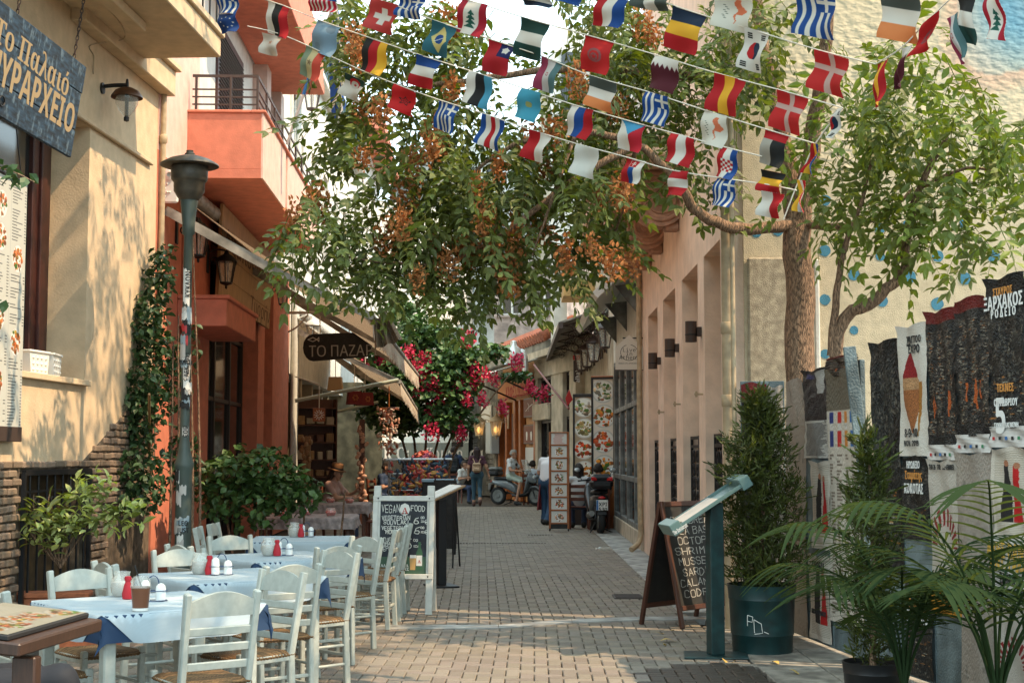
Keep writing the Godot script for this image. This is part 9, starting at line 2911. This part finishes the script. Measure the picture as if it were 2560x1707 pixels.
func flag_image(kind: String) -> Image:   # as it hangs: the cord along the top
	var W := 48; var H := 64
	var im := Image.create(W, H, false, Image.FORMAT_RGB8)
	var r := func(x: int, y: int, w: int, h: int, c: Color): im.fill_rect(Rect2i(x, y, w, h), c)
	var disc := func(cx: float, cy: float, rad: float, c: Color):
		for y in H:
			for x in W:
				if Vector2(x - cx, y - cy).length() < rad: im.set_pixel(x, y, c)
	var star := func(cx: float, cy: float, rad: float, c: Color):
		for y in H:
			for x in W:
				var d := Vector2(x - cx, y - cy); var a := fposmod(d.angle() + PI / 2, TAU / 5) - TAU / 10
				if d.length() * cos(a) < rad * (0.42 + 0.55 * absf(a)): im.set_pixel(x, y, c)
	var c0 := kind[0]
	if c0 == "V" or c0 == "H":
		var s := kind.substr(1)
		for i in s.length():
			if c0 == "V": r.call(i * W / s.length(), 0, W / s.length() + 1, H, DYE[s[i]])
			else: r.call(0, i * H / s.length(), W, H / s.length() + 1, DYE[s[i]])
		if kind == "Vgys":
			r.call(0, 0, W, H, Color(0.5, 0.56, 0.46)); r.call(16, 0, 16, H, Color(0.76, 0.7, 0.52)); r.call(32, 0, 16, H, Color(0.78, 0.3, 0.22)); star.call(24.0, 30.0, 7.0, Color(0.5, 0.42, 0.3))
	match kind:
		"greece":
			im.fill(DYE["w"])
			for i in 5: r.call(i * 11 - (1 if i else 0), 0, 6, H, DYE["b"])
			r.call(23, 0, 25, 27, DYE["b"]); r.call(33, 0, 5, 27, DYE["w"]); r.call(23, 11, 25, 5, DYE["w"])
		"stars":
			im.fill(Color(0.1, 0.24, 0.46))
			for i in 8: star.call(24 + cos(i * TAU / 8) * 14, 30 + sin(i * TAU / 8) * 16, 3.0, DYE["w"])
		"pale": im.fill(Color(0.8, 0.76, 0.7)); star.call(24.0, 24.0, 8.0, Color(0.74, 0.5, 0.38))
		"usa":
			im.fill(DYE["w"])
			for i in 7: r.call(i * 7, 0, 4, H, Color(0.68, 0.08, 0.18))
			r.call(26, 0, 22, 20, DYE["b"])
		"faded": im.fill(Color(0.48, 0.58, 0.64)); disc.call(34.0, 10.0, 9.0, Color(0.42, 0.5, 0.55)); disc.call(12.0, 50.0, 7.0, Color(0.45, 0.53, 0.58))
		"white": im.fill(Color(0.78, 0.77, 0.73))
		"swiss": im.fill(Color(0.7, 0.22, 0.2)); r.call(19, 14, 10, 36, DYE["w"]); r.call(9, 26, 30, 12, DYE["w"])
		"brazil":
			im.fill(Color(0.16, 0.38, 0.42))
			for y in H:
				for x in W:
					if absf(x - 24) / 19.0 + absf(y - 32) / 27.0 < 1.0: im.set_pixel(x, y, Color(0.78, 0.72, 0.46))
			disc.call(24.0, 32.0, 10.0, DYE["b"])
			for i in 20: r.call(14 + i, 38 - int(i * 0.6), 1, 2, DYE["w"])
		"leb":
			im.fill(DYE["w"]); r.call(0, 0, 12, H, Color(0.62, 0.07, 0.16)); r.call(36, 0, 12, H, Color(0.62, 0.07, 0.16))
			for i in 16: r.call(24 - int((3 + i % 4 * 2.2) * (0.4 + i / 26.0)), 18 + i * 2, int((6 + i % 4 * 4.4) * (0.4 + i / 26.0)), 2, Color(0.08, 0.3, 0.24))
		"taiwan": im.fill(Color(0.66, 0.09, 0.13)); r.call(24, 0, 24, 30, Color(0.05, 0.09, 0.3)); star.call(36.0, 15.0, 9.0, DYE["w"]); disc.call(36.0, 15.0, 6.0, DYE["w"])
		"algeria": im.fill(Color(0.76, 0.72, 0.66)); r.call(0, 0, W, 18, Color(0.1, 0.2, 0.14)); disc.call(24.0, 18.0, 14.0, DYE["r"]); disc.call(24.0, 22.0, 11.0, Color(0.72, 0.68, 0.62)); star.call(24.0, 22.0, 5.0, DYE["r"])
		"morocco": im.fill(Color(0.72, 0.07, 0.07)); star.call(24.0, 32.0, 13.0, Color(0.16, 0.08, 0.06)); star.call(24.0, 32.0, 9.5, Color(0.72, 0.07, 0.07)); star.call(24.0, 32.0, 5.0, Color(0.24, 0.09, 0.06)); star.call(24.0, 32.0, 3.0, Color(0.72, 0.07, 0.07))
		"cyprus":
			im.fill(Color(0.79, 0.77, 0.71))
			for y in range(8, 52): r.call(26 + int(3 * sin(y * 0.3)), y, maxi(1, int((14 if y < 34 else 5) * (1.0 - absf(y - 26) / 34.0))), 1, Color(0.78, 0.42, 0.28))
			for i in 9: r.call(10 + i % 3 * 2, 20 + i * 3, 3, 1, Color(0.2, 0.25, 0.2))
		"korea":
			im.fill(DYE["w"]); disc.call(24.0, 32.0, 14.0, DYE["n"])
			for y in range(18, 47):
				for x in range(10, 39):
					var d := Vector2(x - 24, y - 32)
					if d.length() < 14 and d.x < 4.0 * sin(d.y * 0.22): im.set_pixel(x, y, DYE["r"])
			for q in [[6, 6], [34, 6], [6, 52], [34, 52]]:
				for i in 3: r.call(q[0], q[1] + i * 3, 9, 2, DYE["k"])
		"tunisia":
			im.fill(Color(0.7, 0.09, 0.08)); disc.call(24.0, 32.0, 13.0, Color(0.52, 0.28, 0.28)); disc.call(24.0, 33.0, 9.0, Color(0.7, 0.09, 0.08)); disc.call(24.0, 35.0, 7.0, Color(0.52, 0.28, 0.28)); star.call(24.0, 35.0, 5.0, Color(0.7, 0.09, 0.08))
		"qatar":
			im.fill(Color(0.3, 0.05, 0.1)); r.call(0, 0, W, 14, DYE["w"])
			for x in W: r.call(x, 14, 1, int(absf(fmod(x, 8.0) - 4.0) * 2.0), DYE["w"])
		"iran": im.fill(Color(0.74, 0.72, 0.7)); r.call(0, 0, 15, H, Color(0.56, 0.2, 0.3)); r.call(33, 0, 15, H, Color(0.3, 0.42, 0.42)); disc.call(24.0, 30.0, 4.0, Color(0.62, 0.22, 0.2)); disc.call(24.0, 30.0, 2.5, Color(0.74, 0.72, 0.7))
		"kaz": im.fill(Color(0.24, 0.56, 0.64)); disc.call(24.0, 30.0, 6.0, Color(0.55, 0.56, 0.34))
		"czech":
			im.fill(DYE["w"]); r.call(24, 0, 24, H, Color(0.68, 0.08, 0.15))
			for y in 30: r.call(int(y * 0.8), y, maxi(0, W - int(y * 1.6)), 1, Color(0.26, 0.56, 0.7))
		"slovakia", "croatia":
			im.fill(DYE["r"]); r.call(16, 0, 16, H, DYE["b"]); r.call(32, 0, 16, H, DYE["w"])
			if kind == "croatia":
				r.call(16, 0, 16, H, DYE["w"]); r.call(32, 0, 16, H, DYE["b"])
				for i in 25: r.call(12 + i % 5 * 5, 24 + i / 5 * 5, 5, 5, DYE["r"] if i % 2 else DYE["w"])
			else:
				r.call(14, 3, 22, 20, DYE["w"]); r.call(15, 4, 20, 18, DYE["r"]); r.call(24, 6, 2, 14, DYE["w"]); r.call(21, 9, 8, 2, DYE["w"]); r.call(19, 13, 12, 2, DYE["w"])
		"uae": im.fill(DYE["w"]); r.call(24, 16, 24, H, DYE["k"]); r.call(0, 16, 24, H, Color(0.62, 0.6, 0.55)); r.call(0, 0, W, 16, DYE["r"])
		"denmark": im.fill(Color(0.7, 0.11, 0.1)); r.call(20, 0, 8, H, Color(0.72, 0.6, 0.56)); r.call(0, 20, W, 9, Color(0.72, 0.6, 0.56))
	return im

const FLAGS := [
	["greece", "striped Greek flag hanging beside the dark red shutter", -2.502, 5.458, -11.829, -2.323, 5.427, -11.737, -2.513, 5.264, -11.836],
	["stars", "blue flag with small stars under the top left Greek flag", -2.506, 5.263, -11.833, -2.331, 5.241, -11.743, -2.496, 5.098, -11.829],
	["Vwkr", "white, black and red flag against the coral eaves", -2.043, 5.304, -11.591, -1.844, 5.202, -11.485, -2.062, 5.042, -11.603],
	["pale", "thin white flag with faint star at far left", -2.083, 5.033, -11.615, -1.919, 4.976, -11.528, -2.108, 4.868, -11.629],
	["usa", "red and white striped flag with a blue corner at top left", -1.656, 5.291, -11.383, -1.406, 5.216, -11.245, -1.687, 5.163, -11.401],
	["faded", "faded plain grey blue flag at upper left", -1.596, 5.069, -11.351, -1.391, 4.961, -11.238, -1.67, 4.833, -11.394],
	["swiss", "faded red flag with white cross at top", -1.113, 5.155, -11.079, -0.894, 5.055, -10.952, -1.173, 4.924, -11.115],
	["greece", "Greek flag just right of the faded red cross flag", -0.883, 5.135, -10.945, -0.68, 5.066, -10.825, -0.92, 4.975, -10.968],
	["Vgys", "pale green, yellow and red flag with star by the flagpole", -1.693, 4.873, -11.406, -1.52, 4.765, -11.311, -1.765, 4.648, -11.447],
	["Vkry", "black, red and gold flag", -1.166, 4.852, -11.111, -0.976, 4.754, -11.001, -1.232, 4.603, -11.150],
	["brazil", "teal flag with yellow diamond and blue globe", -0.615, 4.887, -10.786, -0.43, 4.789, -10.673, -0.69, 4.659, -10.832],
	["leb", "red and white flag with whole green cedar at top", -0.385, 5.013, -10.645, -0.177, 4.914, -10.514, -0.453, 4.77, -10.687],
	["taiwan", "red flag with blue corner and white sun", -0.177, 4.656, -10.514, 0.018, 4.567, -10.388, -0.238, 4.427, -10.553],
	["Hbwr", "flag of level blue, white and red bands", -0.743, 4.639, -10.864, -0.552, 4.558, -10.749, -0.813, 4.414, -10.906],
	["Vwks", "white, black and sky blue flag", -0.322, 4.436, -10.606, -0.141, 4.343, -10.491, -0.372, 4.202, -10.638],
	["algeria", "crumpled white flag with red crescent by the flagpole tip", -1.329, 4.582, -11.205, -1.176, 4.488, -11.118, -1.38, 4.414, -11.235],
	["morocco", "red flag with dark outlined star", -0.92, 4.431, -10.97, -0.741, 4.328, -10.864, -0.967, 4.249, -10.998],
	["greece", "Greek flag with cross, lowest at centre left", -0.566, 4.255, -10.758, -0.409, 4.169, -10.661, -0.617, 4.047, -10.790],
	["Vbwrwb", "blue, white and red five striped flag", -0.215, 4.088, -10.539, -0.053, 4.003, -10.435, -0.27, 3.869, -10.574],
	["Hnwn", "dark banded flag cut by the top edge, left of centre", 0.065, 4.98, -10.358, 0.28, 4.894, -10.215, 0.065, 4.878, -10.358],
	["Hbb", "plain blue flag end cut by the top edge", 0.309, 4.959, -10.195, 0.487, 4.875, -10.074, 0.309, 4.847, -10.195],
	["Vrwb", "red, white and blue upright striped flag at top centre", 0.618, 4.818, -9.982, 0.822, 4.732, -9.835, 0.555, 4.623, -10.026],
	["Vewe", "green, white and dark upright striped flag cut by top edge", 0.852, 4.799, -9.814, 1.098, 4.707, -9.63, 0.837, 4.682, -9.824],
	["Hnyr", "large navy, yellow and red level banded flag", 1.111, 4.626, -9.619, 1.319, 4.508, -9.457, 1.043, 4.354, -9.669],
	["cyprus", "larger white flag with orange island at top", 1.382, 4.653, -9.407, 1.597, 4.55, -9.231, 1.362, 4.415, -9.421],
	["korea", "white flag with whole red and navy disc and bars", 1.558, 4.358, -9.261, 1.685, 4.291, -9.153, 1.51, 4.097, -9.298],
	["Hgwg", "dark green, white, dark green banded flag before the sky", 0.07, 4.774, -10.354, 0.269, 4.678, -10.222, 0.005, 4.505, -10.396],
	["tunisia", "red flag with pale grey round emblem before the sky", 0.524, 4.549, -10.047, 0.72, 4.45, -9.908, 0.477, 4.313, -10.079],
	["qatar", "maroon flag with white sawtooth top", 0.996, 4.302, -9.704, 1.155, 4.216, -9.583, 0.947, 4.083, -9.739],
	["Vryr", "whole red, yellow and red upright striped flag", 1.371, 4.093, -9.411, 1.547, 4.003, -9.266, 1.311, 3.856, -9.457],
	["iran", "faded red, white and green flag with small emblem at centre", 0.219, 4.448, -10.255, 0.365, 4.372, -10.156, 0.153, 4.226, -10.299],
	["Hewo", "smaller grey green, white and orange banded flag at centre", 0.568, 4.237, -10.015, 0.743, 4.145, -9.89, 0.532, 4.026, -10.040],
	["greece", "bright Greek flag with cross right of centre", 0.933, 4.057, -9.75, 1.084, 3.983, -9.636, 0.898, 3.854, -9.775],
	["kaz", "turquoise flag with small sun", 0.07, 4.241, -10.354, 0.221, 4.169, -10.254, 0.011, 4.031, -10.393],
	["Vwbr", "white, blue and bright red upright striped flag", 0.431, 4.054, -10.11, 0.589, 3.979, -9.999, 0.374, 3.844, -10.149],
	["czech", "white and red flag with blue triangle", 0.769, 3.89, -9.87, 0.928, 3.817, -9.752, 0.729, 3.693, -9.898],
	["cyprus", "smaller white flag with orange island", 1.298, 3.853, -9.467, 1.444, 3.78, -9.349, 1.263, 3.637, -9.493],
	["Vrwr", "red, white and red upright striped flag", 1.094, 3.735, -9.626, 1.247, 3.658, -9.506, 1.05, 3.544, -9.658],
	["Vrw", "red and white two striped flag, lowest line at centre", 0.134, 3.914, -10.312, 0.283, 3.848, -10.211, 0.07, 3.717, -10.354],
	["white", "plain white flag on the lowest line", 0.47, 3.755, -10.082, 0.622, 3.687, -9.975, 0.424, 3.549, -10.114],
	["slovakia", "red, blue and white flag with double cross shield", 0.801, 3.609, -9.845, 0.926, 3.559, -9.752, 0.751, 3.451, -9.881],
	["croatia", "red, white and blue flag with chequered shield", 1.401, 3.585, -9.383, 1.505, 3.53, -9.296, 1.355, 3.395, -9.418],
	["Hrwr", "red, white and red level banded flag above the branch", 1.096, 3.471, -9.623, 1.206, 3.446, -9.537, 1.047, 3.307, -9.660],
	["greece", "dull Greek flag lowest beside the peach wall", 1.372, 3.378, -9.404, 1.49, 3.337, -9.307, 1.325, 3.202, -9.440],
	["uae", "red topped white and black flag left of the trunk", 1.654, 3.655, -9.172, 1.789, 3.58, -9.054, 1.603, 3.447, -9.213],
	["Hkyr", "black, yellow and red banded flag left of the trunk", 1.637, 3.388, -9.183, 1.765, 3.336, -9.072, 1.609, 3.252, -9.206],
	["Vwr", "white and red striped flag lowest left of the trunk", 1.635, 3.246, -9.183, 1.755, 3.205, -9.079, 1.607, 3.089, -9.206],
	["greece", "largest Greek flag at upper right", 1.857, 4.53, -9.007, 2.031, 4.412, -8.736, 1.84, 4.24, -9.018],
	["Hewo", "largest green, white and orange flag at upper right", 2.239, 4.319, -8.373, 2.378, 4.197, -8.099, 2.227, 4.026, -8.384],
	["denmark", "upper red flag with pale cross at right", 1.939, 4.098, -8.875, 2.084, 3.969, -8.635, 1.907, 3.86, -8.918],
	["denmark", "lower red flag with pale cross at right", 1.734, 3.899, -9.106, 1.89, 3.799, -8.943, 1.686, 3.663, -9.145],
	["Vryr", "narrow turned red and yellow flag on the rising line", 2.2, 3.879, -8.428, 2.247, 3.889, -8.341, 2.171, 3.627, -8.470],
	["qatar", "narrow turned red flag with white sawtooth top", 2.301, 3.921, -8.239, 2.339, 3.926, -8.165, 2.258, 3.696, -8.313],
	["tunisia", "red flag with white ring turned on the rising line", 2.391, 4.013, -8.063, 2.449, 4.053, -7.943, 2.336, 3.828, -8.166],
	["iran", "dark folded flag with red edge and emblem at top right", 2.463, 3.999, -7.908, 2.502, 4.01, -7.823, 2.492, 3.712, -7.827],
	["Hkwg", "black, white and green flag folded at top right", 2.499, 4.118, -7.834, 2.555, 4.054, -7.701, 2.509, 3.831, -7.796],
	["leb", "narrow red edged flag with green cedar at top right", 2.593, 4.027, -7.605, 2.636, 3.985, -7.49, 2.595, 3.781, -7.583],
	["korea", "white flag with navy disc seen nearly edge on", 2.023, 3.686, -8.728, 2.054, 3.665, -8.675, 1.972, 3.515, -8.806],
	["Vryb", "twisted red, yellow and blue flag above the trunk", 1.917, 3.497, -8.893, 1.94, 3.482, -8.856, 1.87, 3.319, -8.962],
	["Vywr", "narrow white and red flag hanging before the trunk", 1.841, 3.282, -9.004, 1.87, 3.272, -8.962, 1.822, 3.08, -9.018],
]

func bunting() -> void:
	for q in FLAGS:
		var a := V(q[2], q[3], q[4]); var c := V(q[5], q[6], q[7]); var d := V(q[8], q[9], q[10])
		var n := (c - a).cross(a - d).normalized()
		var ph := rng.randf() * 6.0
		var b := MB.new()
		b.sheet(func(u, v): return a + (c - a) * u + (d - a) * (1.0 - v) + n * (0.026 * sin(u * 5.0 + ph + v * 2.0) * (1.1 - v) + 0.018 * sin((1.0 - v) * 7.0 + ph + u * 2.0)) + (c - a) * 0.03 * sin((1.0 - v) * 5.0 + ph) * (1.0 - v), 10, 12, 0.0015)
		var key := "flag_" + (q[0] as String)
		if not mats.has(key):
			var m := picture(key, flag_image(q[0]), 0.85, 0.75)
			m.texture_filter = BaseMaterial3D.TEXTURE_FILTER_LINEAR
		var hang := " in the bunting"
		solo("flag", b, mats[key], q[1], "flag", "national flags on the bunting lines")
	var cords := [
	[V(-2.42, 5.408, -11.793), V(-2.044, 5.306, -11.597), V(-1.596, 5.07, -11.357), V(-1.167, 4.853, -11.117), V(-0.743, 4.641, -10.87), V(-0.322, 4.437, -10.612), V(0.0, 4.276, -10.406), V(0.431, 4.055, -10.116), V(0.769, 3.891, -9.876), V(1.094, 3.736, -9.632), V(1.402, 3.587, -9.389), V(1.638, 3.476, -9.191)],
	[V(-2.223, 5.113, -11.693), V(-1.914, 4.995, -11.53), V(-1.51, 4.765, -11.311), V(-1.183, 4.573, -11.128), V(-0.921, 4.432, -10.976), V(-0.566, 4.251, -10.764), V(-0.215, 4.09, -10.545), V(0.134, 3.915, -10.318), V(0.471, 3.756, -10.088), V(0.801, 3.611, -9.851), V(1.097, 3.473, -9.629), V(1.373, 3.379, -9.41), V(1.668, 3.283, -9.162), V(1.829, 3.218, -9.02)],
	[V(-1.657, 5.293, -11.389), V(-1.114, 5.157, -11.085), V(-0.616, 4.888, -10.792), V(-0.177, 4.658, -10.52), V(0.219, 4.45, -10.261), V(0.568, 4.238, -10.021), V(0.933, 4.058, -9.756), V(1.299, 3.855, -9.473), V(1.655, 3.657, -9.178), V(1.92, 3.498, -8.897)],
	[V(-0.386, 5.015, -10.651), V(0.07, 4.776, -10.36), V(0.524, 4.551, -10.053), V(0.997, 4.304, -9.71), V(1.372, 4.095, -9.417), V(1.735, 3.901, -9.112), V(2.054, 3.675, -8.685)],
	[V(0.852, 4.801, -9.82), V(1.111, 4.628, -9.625), V(1.381, 4.464, -9.413), V(1.559, 4.36, -9.267), V(1.94, 4.1, -8.881), V(2.201, 3.881, -8.434)],
	[V(2.201, 3.881, -8.434), V(2.304, 3.924, -8.243), V(2.393, 4.015, -8.069), V(2.481, 4.097, -7.883), V(2.52, 4.119, -7.796)],
	[V(2.054, 3.675, -8.685), V(1.927, 3.495, -8.886), V(1.842, 3.282, -9.01), V(1.755, 3.04, -9.084)],
	]
	var says := ["white bunting cord carrying the black, red and gold flag", "lowest white bunting cord, carrying the plain white flag", "white bunting cord carrying the yellow diamond flag", "white bunting cord carrying the maroon sawtooth flag", "uppermost white bunting cord with the navy, yellow and red flag", "white bunting cord rising steeply to the top right", "slack white cord hanging down before the trunk"]
	for k in cords.size():
		var b := MB.new()
		var p := curve(cords[k], 3)
		b.tube(p, PackedFloat32Array([0.0045]), 5)
		solo("bunting_cord", b, mats["cord"], says[k], "cord", "bunting cords")
